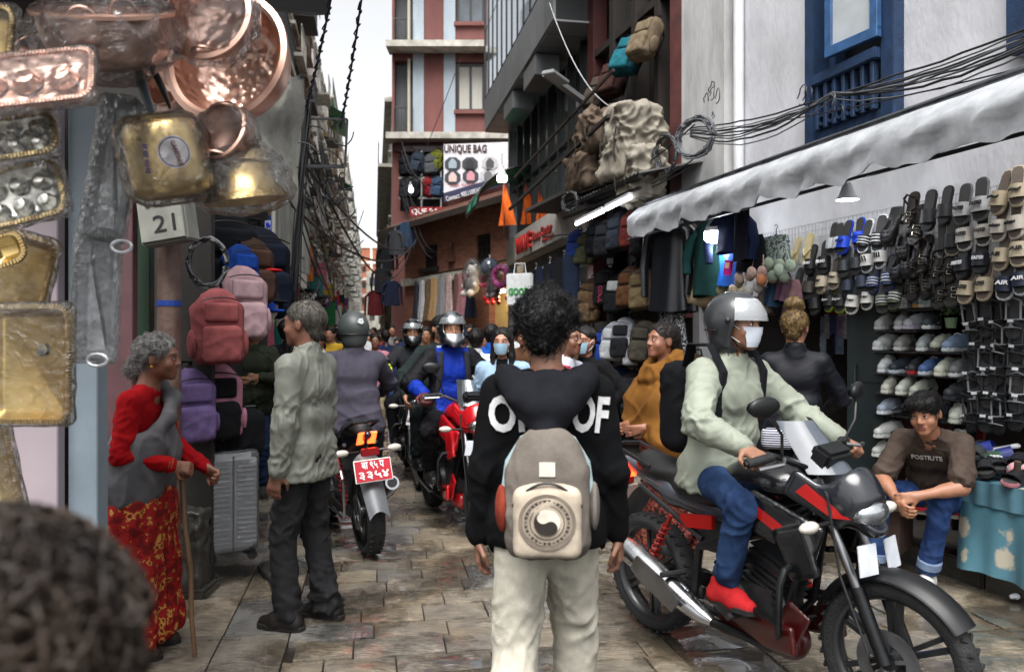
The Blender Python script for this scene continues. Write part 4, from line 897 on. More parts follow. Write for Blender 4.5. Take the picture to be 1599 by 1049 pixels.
def shoe(t, J, i, m, sole=None, yaw=0., pitch=0., high=False, sandal=False):
 if sandal not in SHOE:
  F = Field((-.06, -.12, -.02), (.06, .22, .14), .008)
  F.cap((0, -.05, .035), (0, .07, .035), .038, .045, k=.02); F.cap((0, .07, .03), (.004, .14, .026), .045, .034, k=.02); F.cap((0, -.04, .04), (0, -.03, .10), .036, .036, k=.03); F.cap((0, .0, .07), (0, .08, .05), .034, .028, k=.03); F.cut((0, 0, 0.004), (0, 0, -1)); F.ell((0, -.035, .135), (.03, .04, .03), k=.01, mode='sub')
  a = F.mesh('shoe', relax=1); b = MB(); pts = [(.030, -.085), (.036, -.03), (.040, .05), (.046, .1), (.034, .16), (.0, .182), (-.03, .165), (-.044, .1), (-.038, .04), (-.036, -.03), (-.03, -.085), (0, -.1)]
  b.poly(pts, .028, 'z'); SHOE[sandal] = (a, b.mesh('sole', bevel=.004))
 a, b = SHOE[sandal]; an = J['an%d' % i]; o = mesh_obj('shoe', a, m, t, (an[0], an[1], an[2] - .085), (pitch, 0, yaw))
 if len(a.materials): o.material_slots[0].link = 'OBJECT'; o.material_slots[0].material = m
 q = mesh_obj('sole', b, sole or plastic('1c1a19', .6), o, (0, 0, .012)); q.material_slots[0].link = 'OBJECT'; q.material_slots[0].material = sole or plastic('1c1a19', .6)
 return o
def patch(J, name, m, t, a0, a1, z0, z1, r=(.078, .105, .11), th=.003, c=(0, 0, 0), n=14, mm=6, pleat=0., taper=0.):   # piece of an ellipsoid round the head (masks, visors)
 s = J['s']; M = np.array(J['hm']); cc = J['head']; b = MB()
 def fn(o):
  def g(u, v):
   z = z0 + (z1 - z0) * v; k = math.sqrt(max(.05, 1 - (z / r[2]) ** 2)); ww = 1 - taper * (1 - v); a = PI / 2 + (a0 + (a1 - a0) * u) * ww + (0)
   rr = 1 + o + pleat * math.sin(v * 22) * .5
   p = np.array((math.cos(a) * r[0] * k * rr, math.sin(a) * r[1] * k * rr, z)) + np.array(c); return tuple(cc + M @ (p * s))
  return g
 b.grid(fn(0), n, mm); b.grid(fn(th / .1), n, mm); return b.obj(name, m, t, smooth=True, angle=60)
MASK = mat('surgical_mask', '8fb0c4', rough=.8, var=.08)
def add_mask(t, J, m=None):
 k = patch(J, 'face_mask', m or MASK, t, -1.0, 1.0, -.1, -.008, (.076, .122, .17), pleat=.012, taper=.3)
 s = J['s']; M = np.array(J['hm']); c = J['head']; P = lambda x, y, z: tuple(c + M @ (np.array((x, y, z)) * s))
 for x in (-1, 1): b = MB(); b.tube([P(x * .066, .05, -.02), P(x * .078, .01, .01), P(x * .08, -.012, .0)], .0018, 5); b.tube([P(x * .056, .05, -.08), P(x * .074, .0, -.045), P(x * .08, -.012, -.02)], .0018, 5); b.obj('ear_loop', plastic('d8dde0', .6), k)
def helmet(t, J, m, kind='half', visor=None, name='helmet', chin=None):
 s = J['s']; M = np.array(J['hm']); c = J['head']; rot = Matrix(M.tolist()); P = lambda x, y, z: c + M @ (np.array((x, y, z)) * s)
 F = Field(c - .24, c + .26, .0085)
 F.ell(P(0, -.015, .03), np.array((.118, .140, .125)) * s, rot, k=.01); F.cap(P(0, -.03, 0), P(0, -.035, -.06), .112 * s, .1 * s, k=.03)
 if kind == 'full': F.cap(P(-.03, .06, -.085), P(.03, .06, -.085), .075 * s, k=.05); F.cap(P(0, .10, -.10), P(0, .11, -.11), .045 * s, k=.04)
 F.ell(P(0, -.01, .0), np.array((.094, .112, .118)) * s, rot, k=.01, mode='sub')       # hollow
 if kind == 'full': F.box(P(0, .14, .012), np.array((.078, .10, .040)) * s, .025 * s, rot, k=.01, mode='sub'); F.box(P(0, .02, -.17), np.array((.085, .11, .055)) * s, .03, rot, k=.01, mode='sub')
 else: F.box(P(0, .15, -.055), np.array((.1, .125, .085)) * s, .03 * s, rot, k=.01, mode='sub'); F.box(P(0, 0, -.19), np.array((.2, .2, .06)) * s, .01, rot, k=.01, mode='sub')
 h = mesh_obj(name, F.mesh('helmet'), m, t)
 b = MB(); pts = []
 for i in range(17): a = PI * (i / 16) + PI; pts.append(P(math.cos(a) * .121, -.03 + math.sin(a) * .116, -.028))
 b.tube(pts, .0045, 6); b.obj('trim', plastic('151515', .5), h, smooth=True)
 for x in (-1, 1): b = MB(); b.ball(tuple(P(x * .117, .02, .02)), .014 * s, 10, 6); b.obj('visor_pivot', plastic('2a2a2c', .4), h, smooth=True)
 b = MB()
 for x in (-1, 1): b.tube([tuple(P(x * .095, .03, -.06)), tuple(P(x * .07, .05, -.1)), tuple(P(0, .06, -.12))], .006, 5, flat=.3)
 b.obj('chin_strap', cloth('161616'), h)
 if visor: patch(J, 'visor', visor[0], h, -1.15, 1.15, visor[1], visor[2], (.124, .150, .16), c=(0, -.01, .0), n=18, mm=6)
 return h
def add_strands(ho, J, style, m, n):
 me = ho.data; rr = random.Random(n); b = MB(); c = J['head']; N = len(me.vertices); M = np.array(J['hm'])
 for i in range(n):
  v = me.vertices[rr.randrange(N)]; p = V3(v.co); d = V3(v.normal)
  fl = np.array((rr.gauss(0, 1), rr.gauss(0, 1), rr.gauss(0, 1))) if style in ('curly', 'fluffy') else M @ np.array((0, -1, -.15)) if style in ('tied', 'bun') else M @ np.array((.25, 1, -.5)) if style == 'fringe' and p[1] > c[1] else M @ np.array((0, -.25, -1))
  fl = nrm(fl + np.array((rr.gauss(0, .25), rr.gauss(0, .25), rr.gauss(0, .25)))); fl = nrm(fl - d * (fl @ d)); L = rr.uniform(.02, .045) * (1.2 if style in ('curly', 'tied', 'fringe') else .8); cu = rr.uniform(.0, .010) if style != 'short' else .003
  r = rr.uniform(.0007, .0014); b.tube([tuple(p - d * .003 + fl * L * f + d * (cu * 4 * f * (1 - f) + .003 * f)) for f in (0, .33, .67, 1)], [r, r, r, r * .4], 3, cap=False)
 o = b.obj('hair_strands', m, ho, smooth=True, angle=180)
CLRV = film('visor_film', 'cfd6da', .12, .0, 4); DARKV = plastic('101214', .1)
def person(label, loc, rotz, J, skin, top=None, legs=None, hair=None, shoes=None, body=None, eyes=True, group=None, name='person', brow=True, hc='0d0b0a', strands=0):
 t = thing(name, label, 'person', loc, rotz, group)
 mesh_obj('body', body_mesh(J, **(body or {})), [skin, LIP], t)
 if top: k, m, kw = top; mesh_obj(k, top_mesh(J, **kw), m, t)
 if legs: k, m, kw = legs; mesh_obj(k, legs_mesh(J, **kw), m, t)
 if hair:
  k, m, kw = hair; hm_ = hair_mesh(J, k, **kw); ho = mesh_obj('hair', hm_, m, t)
  if strands: add_strands(ho, J, k, m, strands)
 if shoes:
  for i in (0, 1): shoe(t, J, i, *shoes)
 face_bits(t, J, brow, eyes, hc)
 return t
def facing(dx, dy): return math.atan2(-dx, dy)          # rotz so that local +Y looks along (dx, dy)
def tol(v, loc, rz):                                    # world -> person's local frame
 d = Vector(v) - Vector(loc); return V3(Matrix.Rotation(-rz, 3, 'Z') @ d)
# ===== MOTORCYCLES  (local: +X forward, +Y left, origin on the ground between the wheels)
RUB = mat('tyre_rubber', '17181a', rough=.75, var=.25, scale=20, bump=.5, bscale=120); BLKP = plastic('141517', .4); CHR = metal('c4c6c8', .18); ALM = metal('8c8d90', .38); DKM = metal('3a3b3d', .45); RIMM = paint('1b1c1e', .4)
ENGM = mat('engine_metal', '4a4b4c', rough=.5, metal=.7, var=.35, scale=12); SEATM = mat('seat_vinyl', '121213', rough=.6, var=.2, bump=.3, bscale=160)
TEXM = {}
def wheel_parts(rear):
 k = 'w%d' % rear
 if k in TEXM: return TEXM[k]
 r, hw = .298, (.062 if rear else .05)
 b = MB(); pr = []
 for i in range(15): a = -1.25 + 2.5 * i / 14; pr.append((r - .055 + .055 * math.cos(a) ** .8 if abs(a) < 1.57 else r - .055, hw * math.sin(a) / math.sin(1.25)))
 pr = [(r - .062, -hw * .8)] + pr + [(r - .062, hw * .8)]; b.lathe(pr, 44, axis='y');
 for i in range(36):
  a = 2 * PI * i / 36
  for sy in (-1, 1):
   b.T = Matrix.Rotation(a, 4, 'Y'); b.box((0, sy * hw * .5, r - .004), (.012, hw * .55, .01), (0, 0, sy * .5))
 b.T = Matrix.Identity(4); ty = b.mesh('tyre', smooth=True, angle=60)
 b = MB(); b.lathe([(r - .045, -hw * .75), (r - .07, -hw * .6), (r - .082, -hw * .3), (r - .082, hw * .3), (r - .07, hw * .6), (r - .045, hw * .75)], 40, axis='y')
 for i in range(6):
  a = 2 * PI * i / 6; b.T = Matrix.Rotation(a, 4, 'Y')
  for q in (-.018, .018): b.beam((q * .4, 0, .03), (q * 1.2, 0, r - .078), .018, .03, up=(0, 1, 0))
 b.T = Matrix.Identity(4); b.lathe([(0, -.06), (.035, -.06), (.045, -.03), (.045, .03), (.035, .06), (0, .06)], 16, axis='y'); ri = b.mesh('rim', smooth=True, angle=40)
 b = MB(); rd = .12; b.lathe([(.07, -.003), (rd, -.003), (rd, .003), (.07, .003), (.07, -.003)], 32, axis='y')
 for i in range(5): b.T = Matrix.Rotation(2 * PI * i / 5, 4, 'Y'); b.box((0, 0, .055), (.014, .005, .05))
 b.T = Matrix.Identity(4); di = b.mesh('brake_disc', smooth=True, angle=40)
 TEXM[k] = (ty, ri, di); return TEXM[k]
def wheel(t, x, rear, rim=None):
 ty, ri, di = wheel_parts(rear); w = mesh_obj('wheel', ri, rim or RIMM, t, (x, 0, .298));
 mesh_obj('tyre', ty, RUB if not len(ty.materials) else None, w); mesh_obj('brake_disc', di, ALM if not len(di.materials) else None, w, (0, .07 if rear else -.065, 0)); return w
def sdfm(key, fn):
 if key not in TEXM: TEXM[key] = fn()
 return TEXM[key]
def m_tank():
 F = Field((-.25, -.2, .65), (.45, .2, 1.05), .010); F.ell((.12, 0, .86), (.25, .135, .12), k=.03); F.ell((.2, 0, .9), (.15, .15, .085), k=.05); F.cap((-.1, 0, .80), (.1, 0, .84), .09, .11, k=.05)
 F.box((.1, .17, .80), (.3, .05, .05), .02, k=.03, mode='sub'); F.box((.1, -.17, .80), (.3, .05, .05), .02, k=.03, mode='sub'); F.cut((0, 0, .735), (0, 0, -1), .02); return F.mesh('tank')
def m_seat():
 F = Field((-.78, -.16, .66), (.0, .16, .95), .010); F.cap((-.1, 0, .775), (-.32, 0, .77), .07, .10, k=.04); F.ell((-.24, 0, .77), (.22, .115, .055), k=.03); F.cap((-.36, 0, .80), (-.66, 0, .865), .085, .06, k=.03); F.ell((-.52, 0, .845), (.2, .1, .045), k=.03); F.cut((-.2, 0, .735), (-.18, 0, -1), .01); return F.mesh('seat')
def m_tail():
 F = Field((-.95, -.16, .6), (-.0, .16, .9), .010); F.cap((-.1, 0, .70), (-.45, 0, .755), .075, .085, k=.03); F.cap((-.45, 0, .755), (-.84, 0, .845), .085, .028, k=.03); F.box((-.45, 0, .90), (.5, .3, .075), .03, Euler((0, .15, 0)).to_matrix(), k=.02, mode='sub'); F.box((-.5, .13, .69), (.3, .04, .03), .02, k=.02, mode='sub'); F.box((-.5, -.13, .69), (.3, .04, .03), .02, k=.02, mode='sub'); return F.mesh('tail')
def m_shroud(sy):
 F = Field((.0, -.24, .5), (.6, .24, .95), .010)
 if 1:
  rot = Euler((0, .35, sy * -.16)).to_matrix(); F.box((.30, sy * .155, .75), (.17, .018, .085), .016, rot, k=.01); F.box((.38, sy * .165, .66), (.07, .014, .1), .012, Euler((0, -.35, sy * -.1)).to_matrix(), k=.02)
 return F.mesh('tank_shroud')
def m_belly():
 F = Field((-.2, -.2, .1), (.5, .2, .5), .010)
 for sy in (-1, 1): F.box((.12, sy * .13, .27), (.23, .014, .06), .012, Euler((0, -.12, sy * .12)).to_matrix(), k=.01); F.box((.3, sy * .11, .34), (.06, .012, .09), .01, Euler((0, .5, 0)).to_matrix(), k=.02)
 F.cap((-.05, 0, .2), (.2, 0, .22), .06, .08, k=.06); F.box((.1, 0, .36), (.3, .1, .09), .03, k=.02, mode='sub'); return F.mesh('belly_fairing')
def m_cowl():
 F = Field((.2, -.24, .6), (.85, .24, 1.16), .009); rot = Euler((0, -.4, 0)).to_matrix()
 F.ell((.50, 0, .895), (.12, .112, .125), rot, k=.03); F.cap((.56, 0, .84), (.60, 0, .80), .09, .06, k=.04)
 for sy in (-1, 1): F.box((.44, sy * .11, .88), (.13, .018, .06), .018, Euler((0, .5, sy * -.35)).to_matrix(), k=.03)
 F.ell((.42, 0, .98), (.12, .11, .09), k=.03, mode='sub'); F.ell((.655, 0, .835), (.06, .085, .055), rot, k=.01, mode='sub'); return F.mesh('headlight_cowl')
def m_lamp():
 F = Field((.5, -.14, .7), (.75, .14, .98), .009); F.ell((.585, 0, .835), (.06, .088, .055), Euler((0, -.4, 0)).to_matrix(), k=.01); return F.mesh('headlight')
def m_screen():
 b = MB(); b.grid(lambda u, v: (.50 - .17 * v - .09 * abs(2 * u - 1) ** 2, (2 * u - 1) * (.12 - .03 * v), .97 + .19 * v), 10, 6); b.grid(lambda u, v: (.496 - .17 * v - .09 * abs(2 * u - 1) ** 2, (2 * u - 1) * (.12 - .03 * v), .97 + .19 * v), 10, 6); return b.mesh('windscreen', True)
def m_fender():
 b = MB()
 def fn(o):
  def g(u, v):
   a = R(35) + R(125) * u; rr = .335 + o; y = (v - .5) * 2; return (math.cos(a) * (rr - .03 * abs(y) ** 2.5), y * .07, math.sin(a) * (rr - .03 * abs(y) ** 2.5))
  return g
 b.grid(fn(0), 18, 8); b.grid(fn(-.006), 18, 8); return b.mesh('front_fender', True)
def m_engine():
 b = MB(); b.box((.02, 0, .36), (.34, .2, .18)); b.box((.14, 0, .50), (.15, .15, .2), (0, .35, 0))
 for i in range(7): b.box((.115 + i * .010, 0, .43 + i * .027), (.21, .2, .007), (0, .35, 0))
 b.lathe([(0, -.135), (.085, -.135), (.095, -.12), (.095, .12), (.085, .135), (0, .135)], 20, axis='y'); b.v[-120:] = [(p[0] - .04, p[1], p[2] + .36) for p in b.v[-120:]]
 b.box((-.1, 0, .48), (.12, .12, .1)); b.box((-.18, 0, .6), (.16, .14, .16)); return b.mesh('engine', smooth=True, bevel=.006)
LENSR = glow('tail_lamp_lit', 'ff4a1e', 2.2); LENS = mat('clear_lens', '8d9398', col2='c4cace', rough=.1, metal=.9, scale=9, spec=.9, coat=1.); LENSO = plastic('b5b0a8', .15); REDR = plastic('7a0f14', .2)
def motorcycle(name, label, loc, heading, c_tank, c_tail, c_shroud, c_cowl, c_belly, screen=None, steer=0., lean=0., plate=None, guard=True, fplate=None, exhaust='side', rack=True, decal=None, lit=True, saree=True):
 t = thing(name, label, 'motorcycle', loc, None); t.rotation_euler = Euler((lean, 0, heading))
 wb = .66
 wheel(t, -wb, True)
 st = thing('fork_assembly', None, None, (.40, 0, .82)); st.parent = t; st.rotation_euler = (0, 0, steer)
 o = Vector((.40, 0, .82))
 f = MB()
 for sy in (-1, 1): f.tube([Vector((wb, sy * .085, .298)) - o, Vector((.56, sy * .085, .56)) - o], .027, 10);
 f.obj('fork_lower', DKM, st, smooth=True)
 f = MB()
 for sy in (-1, 1): f.tube([Vector((.56, sy * .085, .56)) - o, Vector((.40, sy * .085, .93)) - o], .018, 10)
 f.box(Vector((.435, 0, .84)) - o, (.07, .23, .03), (0, -.4, 0)); f.box(Vector((.40, 0, .93)) - o, (.07, .23, .03), (0, -.4, 0)); f.obj('fork_upper', ALM, st, smooth=True)
 w = wheel(st, wb - o.x, False); w.location.z = .298 - o.z
 mesh_obj('front_fender', sdfm('fender', m_fender), BLKP, st, (wb - o.x, 0, .298 - o.z))
 h = MB(); h.tube([Vector((.28, .36, 1.03)) - o, Vector((.33, .24, 1.05)) - o, Vector((.38, .1, .99)) - o, Vector((.38, -.1, .99)) - o, Vector((.33, -.24, 1.05)) - o, Vector((.28, -.36, 1.03)) - o], .012, 8); h.obj('handlebar', DKM, st, smooth=True)
 for sy in (-1, 1):
  g = MB(); g.tube([Vector((.285, sy * .35, 1.03)) - o, Vector((.325, sy * .245, 1.048)) - o], .018, 10); g.obj('grip', RUB, st, smooth=True)
  g = MB(); g.tube([Vector((.36, sy * .22, 1.04)) - o, Vector((.39, sy * .27, 1.03)) - o, Vector((.35, sy * .37, 1.02)) - o], [.008, .007, .009], 6); g.obj('lever', ALM, st, smooth=True)
  g = MB(); g.tube([Vector((.35, sy * .22, 1.05)) - o, Vector((.38, sy * .26, 1.14)) - o, Vector((.36, sy * .31, 1.22)) - o], .006, 6); mr = g.obj('mirror', BLKP, st, smooth=True)
  g = MB(); g.T = Tm(Vector((.355, sy * .33, 1.25)) - o, (0, .1, sy * .25)); g.ball((0, 0, 0), (.022, .075, .042), 14, 8); g.obj('mirror_housing', BLKP, mr, smooth=True, angle=180)
  g = MB(); g.T = Tm(Vector((.334, sy * .328, 1.25)) - o, (0, .1, sy * .25)); g.ball((0, 0, 0), (.004, .064, .034), 12, 6); g.obj('mirror_glass', metal('d5dade', .05), mr, smooth=True)
 d = MB(); d.box(Vector((.42, 0, 1.03)) - o, (.09, .17, .08), (0, .5, 0)); d.obj('instrument_cluster', BLKP, st, bevel=.015)
 cw = mesh_obj('headlight_cowl', sdfm('cowl', m_cowl), c_cowl, t); mesh_obj('headlight', sdfm('lamp', m_lamp), LENS, cw)
 if screen: mesh_obj('windscreen', sdfm('screen', m_screen), screen, cw)
 mesh_obj('tank', sdfm('tank', m_tank), c_tank, t); mesh_obj('seat', sdfm('seat', m_seat), SEATM, t); ta = mesh_obj('tail', sdfm('tail', m_tail), c_tail, t)
 [mesh_obj('tank_shroud', sdfm('shroud%d' % sy, lambda: m_shroud(sy)), c_shroud, t) for sy in (-1, 1)]; mesh_obj('belly_fairing', sdfm('belly', m_belly), c_belly, t); mesh_obj('engine', sdfm('engine', m_engine), ENGM, t)
 b = MB(); b.lathe([(0, -.012), (.03, -.012), (.034, .004), (.03, .012), (0, .012)], 14); b.obj('fuel_cap', ALM, t, loc=(.1, 0, .985))
 fr = MB()
 for sy in (-1, 1): fr.tube([(.4, sy * .03, .86), (.2, sy * .12, .7), (-.2, sy * .12, .55), (-.25, sy * .11, .32)], .02, 8); fr.tube([(.36, sy * .04, .78), (.26, sy * .08, .4), (.1, sy * .08, .22), (-.22, sy * .1, .27)], .016, 8); fr.tube([(-.2, sy * .1, .58), (-.6, sy * .11, .76)], .014, 8)
 fr.obj('frame', BLKP, t, smooth=True)
 sw = MB()
 for sy in (-1, 1): sw.beam((-.2, sy * .1, .33), (-wb, sy * .105, .298), .025, .05)
 sw.obj('swingarm', BLKP, t)
 b = MB()
 for sy in (-1, 1):
  b.tube([(-.38, sy * .12, .66), (-.58, sy * .125, .33)], .012, 8); pts = [Vector((-.40 - .16 * i / 60, sy * .122, .62 - .25 * i / 60)) + Vector((math.cos(i * .9) * .026, math.sin(i * .9) * .026, 0)) for i in range(61)]; b.tube(pts, .005, 5)
 b.obj('shock_absorber', mat('red_spring', '7a1a14', rough=.4), t)
 b = MB(); b.tube([(.2, -.06, .42), (.3, -.1, .3), (.2, -.13, .22), (-.1, -.15, .24)], .02, 8); ex = b.obj('exhaust_pipe', DKM, t, smooth=True)
 b = MB(); b.tube([(-.1, -.155, .24), (-.16, -.16, .255), (-.3, -.17, .31), (-.62, -.185, .45), (-.68, -.187, .47)], [.022, .04, .058, .062, .05], 18); b.obj('muffler', metal('b9bbbd', .25), ex, smooth=True)
 b = MB(); b.tube([(-.66, -.187, .463), (-.69, -.188, .475)], [.038, .034], 14); b.obj('muffler_tip', DKM, ex, smooth=True)
 b = MB(); b.poly([(-.12, -.045), (-.05, -.06), (.2, -.05), (.22, .03), (.1, .05), (-.1, .04)], .012); b.obj('heat_shield', ALM, ex, loc=(-.42, -.245, .385), rot=(0, R(22), R(-2)))
 cg = MB(); cg.box((-.4, .115, .30), (.5, .02, .09), (0, .06, 0)); cg.obj('chain_guard', BLKP, t, bevel=.008)
 for sx, x in ((1, .08), (-1, -.32)):
  for sy in (-1, 1): p = MB(); p.tube([(x, sy * .1, .33 if sx > 0 else .40), (x - .01, sy * .24, .335 if sx > 0 else .41)], .014, 8); p.obj('foot_peg', RUB, t)
 m = MB(); m.grid(lambda u, v: (-.74 - .28 * u, (v - .5) * .17 * (1 - .2 * u), .72 - .34 * u - .05 * abs(2 * v - 1) ** 2), 8, 6); m.grid(lambda u, v: (-.745 - .285 * u, (v - .5) * .17 * (1 - .2 * u), .712 - .345 * u - .05 * abs(2 * v - 1) ** 2), 8, 6); mg = m.obj('rear_mudguard', plastic('5a5d61', .35), t, smooth=True)
 tl = thing('tail_lamp', None, None, (-.84, 0, .835)); tl.parent = t
 for sy in (-1, 1):
  b = MB()
  for i in range(5): b.box((.02 * i * .9 + .0, sy * (.02 + .012 * (i % 1)) + sy * .018, -.018 * i + .02), (.02, .05, .011), (0, .6, sy * .35))
  b.obj('lamp_strip', LENSR if lit else REDR, tl)
 b = MB(); b.box((-.875, 0, .735), (.04, .12, .05)); b.obj('reflector', REDR, t, bevel=.006)
 for sy in (-1, 1):
  b = MB(); b.tube([(-.8, sy * .06, .73), (-.82, sy * .14, .735)], .009, 6); si = b.obj('turn_signal', BLKP, t); b = MB(); b.ball((-.825, sy * .18, .737), (.025, .05, .025), 12, 8); b.obj('signal_lens', LENSO, si, smooth=True, angle=180)
  b = MB(); b.tube([(.5, sy * .1, .80), (.5, sy * .2, .80)], .009, 6); si = b.obj('turn_signal', BLKP, t); b = MB(); b.ball((.5, sy * .24, .80), (.026, .05, .024), 12, 8); b.obj('signal_lens', LENSO, si, smooth=True, angle=180)
 pl = thing('number_plate', None, None, (-.93, 0, .62), (R(90) - R(90), R(22), R(-90))); pl.parent = t; pl.rotation_euler = (R(-18), 0, R(-90))
 b = MB(); b.box((0, 0, 0), (.25, .006, .15)); b.obj('plate', plastic('d8d6d2', .4), pl, bevel=.003); b = MB(); b.box((0, -.004, 0), (.236, .004, .136)); b.obj('plate_face', plastic('a81c2c', .4), pl)
 if plate:
  for s_, z in zip(plate, (.034, -.03)): text(s_, plastic('e8e4e0', .4), pl, (0, -.008, z), w=.2 if z < 0 else .15, h=.052, ext=.001, bold=.02)
 if rack:
  b = MB(); b.tube([(-.55, -.09, .86), (-.82, -.08, .93), (-.86, 0, .935), (-.82, .08, .93), (-.55, .09, .86)], .011, 8); b.obj('grab_rail', BLKP, t, smooth=True)
 if saree:
  b = MB(); b.tube([(-.45, .17, .62), (-.82, .19, .62), (-.86, .19, .58), (-.84, .19, .34), (-.8, .19, .30), (-.4, .18, .30)], .010, 8)
  for z in (.38, .46, .54): b.tube([(-.42, .18, z), (-.845, .19, z)], .005, 6)
  b.obj('leg_guard', metal('8f9194', .35), t, smooth=True)
 if guard:
  b = MB()
  for sy in (-1, 1):
   b.tube([(.33, sy * .08, .62), (.36, sy * .22, .60), (.36, sy * .25, .55), (.34, sy * .24, .36), (.3, sy * .20, .32), (.22, sy * .08, .30)], .014, 8); b.tube([(.1, sy * .12, .58), (.36, sy * .23, .585)], .013, 8); b.tube([(.05, sy * .14, .38), (.34, sy * .24, .385)], .013, 8)
  b.obj('crash_guard', DKM, t, smooth=True)
 for sy in (-1, 1): b = MB(); b.poly([(-.1, -.02), (.06, -.035), (.12, .0), (.02, .012), (-.08, .03)], .004); b.obj('decal', decal or c_shroud, cw, loc=(.47, sy * .128, .875), rot=(0, R(28), R(-sy * 20)))
 b = MB(); b.tube([(.40, -.05, .98), (.50, -.13, .9), (.52, -.1, .6), (.62, -.09, .34)], .005, 6); b.tube([(.40, .05, .98), (.47, .14, .92), (.4, .1, .75)], .005, 6); b.obj('brake_cable', RUB, t)
 if decal:
  for sy in (-1, 1): b = MB(); b.poly([(-.14, -.03), (.1, -.05), (.16, -.02), (.0, .0), (-.12, .01)], .004); b.obj('decal', decal, t, loc=(.28, sy * .177, .78), rot=(0, R(24), R(-sy * 9))); b = MB(); b.poly([(-.12, -.02), (.1, -.04), (.12, .02), (-.1, .04)], .02); b.obj('side_panel', decal, t, loc=(-.22, sy * .11, .66), rot=(0, R(-14), R(sy * 4)))
 if fplate:
  for sy in (-1, 1): b = MB(); b.poly([(-.05, -.055), (.04, -.055), (.06, .055), (-.03, .055)], .005, 'x'); b.obj('front_plate', plastic('a9adb4', .4), cw, loc=(.62, sy * .075, .675), rot=(0, R(-15), R(sy * 8)))
 return t
# ===== THE CAST
from mathutils.bvhtree import BVHTree
def wrap_text(s, tgt, parent, m, loc, w, h, d=(0, 1, 0), off=.005, name='lettering', rot=0., bold=.02, flip=False):
 """text laid on a mesh: plane facing -d, projected along d (local frame of parent)"""
 me = text_mesh(s, w, h, .001, bold).copy(); bm = bmesh.new(); bm.from_mesh(me)
 bmesh.ops.triangulate(bm, faces=bm.faces); bmesh.ops.subdivide_edges(bm, edges=[e for e in bm.edges if e.calc_length() > .02], cuts=2)
 d = Vector(d).normalized(); up = Vector((0, 0, 1)); rt = d.cross(up).normalized(); up = rt.cross(d); bv = BVHTree.FromPolygons([v.co[:] for v in tgt.vertices], [p.vertices[:] for p in tgt.polygons]); last = None
 for v in bm.verts:
  x = v.co.x * math.cos(rot) - v.co.z * math.sin(rot); z = v.co.x * math.sin(rot) + v.co.z * math.cos(rot)
  p = Vector(loc) + rt * x + up * z - d * .4; hit = bv.ray_cast(p, d)
  q = hit[0] if hit[0] is not None else p + d * .4; v.co = q - d * (off + (.002 if v.co.y < 0 else 0))
 bm.to_mesh(me); bm.free(); return mesh_obj(name, me, m, parent)
def prnt(o): return o.children
def child(t, n): return [c for c in t.children if c.name.split('.')[0] == n][0]
HJ = lambda heading: heading - PI / 2
def rider_rig(h=1.68, lean=.16, head=(0, 0, 0), hipx=-.22, hz=.90, w=1., steer=0., **k):
 hd = [np.array((-.30, .20, 1.05)), np.array((.30, .20, 1.05))]
 return rig(h, hip=(0, hipx, hz), lean=(lean, 0), hands=k.pop('hands', hd), feet=(np.array((-.2, .0, .43)), np.array((.2, .0, .43))), poles=((-1, -.5, -.6), (1, -.5, -.6)), kpoles=((-.45, 1, .5), (.45, 1, .5)), head=head, w=w, **k)
# ---- hooded walker with backpack
loc = Vector((.12, 2.72, 0)); rz = facing(.06, 1)
J = rig(1.63, feet=(np.array((-.11, -.30, .16)), np.array((.1, .14, .085))), w=1.04, head=(R(-14), R(-4), 0), hands=(np.array((-.235, .03, .80)), np.array((.245, .06, .80))))
t = person('person walking away in black hoodie with lettered back and grey backpack', loc, rz, J, SKIN('7a5544'), ('hoodie', cloth('08090b', bump=.1), dict(ease=.020, hem=-.10, amp=.005, bulk=1.0, ff=(9, 9, 4), seed=2., collar=False)),
 ('trousers', cloth('a9a598', bump=.2), dict(ease=.026, amp=.006, flare=.012, hem=.03)), ('curly', hair_m('070707', '131315'), dict(amp=.008, vol=.014, seed=4, res=.0065)), (cloth('bdbab2'),), strands=2200)
hd = child(t, 'hoodie'); c = J['shc']
F = Field(c - .28, c + .28, .009)
for sx in (-1, 1): F.cap(c + np.array((sx * .10, .09, .03)), c + np.array((sx * .125, -.06, .045)), .035, .04, k=.02); F.cap(c + np.array((sx * .135, -.07, .045)), c + np.array((sx * .03, -.20, -.05)), .045, .05, k=.025); F.cap(c + np.array((sx * .10, -.13, .01)), c + np.array((0, -.235, -.13)), .04, .032, k=.025)
F.ell(c + np.array((0, -.115, -.02)), (.11, .055, .09), k=.04); F.cap(c + np.array((0, -.03, .06)), c + np.array((0, -.02, .2)), .065, .085, k=.02, mode='sub')
mesh_obj('hood', F.mesh('hood', disp=folds(.006, (10, 10, 10), 5.)), cloth('14151a', bump=.1), t)
for s_, x, r_ in (('OI', -.135, R(4)), ('OF', .145, R(-6))): wrap_text(s_, hd.data, t, cloth('c8c8ca', bump=.1), (x, 0, c[2] - .075), .12, .125, rot=r_, bold=.035)
bp = thing('backpack', 'grey and cream backpack with round yin yang print worn over black hoodie', 'backpack', loc + Matrix.Rotation(rz, 3, 'Z') @ Vector((.005, -.225, .80)), rz); bp.scale = (.88, .9, .86)
F = Field((-.2, -.16, -.03), (.2, .12, .52), .009); F.box((0, .0, .2), (.152, .085, .19), .07, k=.02); F.ell((0, -.01, .34), (.135, .085, .15), k=.03); F.cut((0, .085, 0), (0, 1, 0))
BG = cloth('5a544e', '716a63', scale=9); BC = cloth('a89c8c', bump=.15)
bag = F.mesh('pack_body', disp=folds(.004, (8, 8, 8), 1.)); mesh_obj('pack_body', bag, BG, bp)
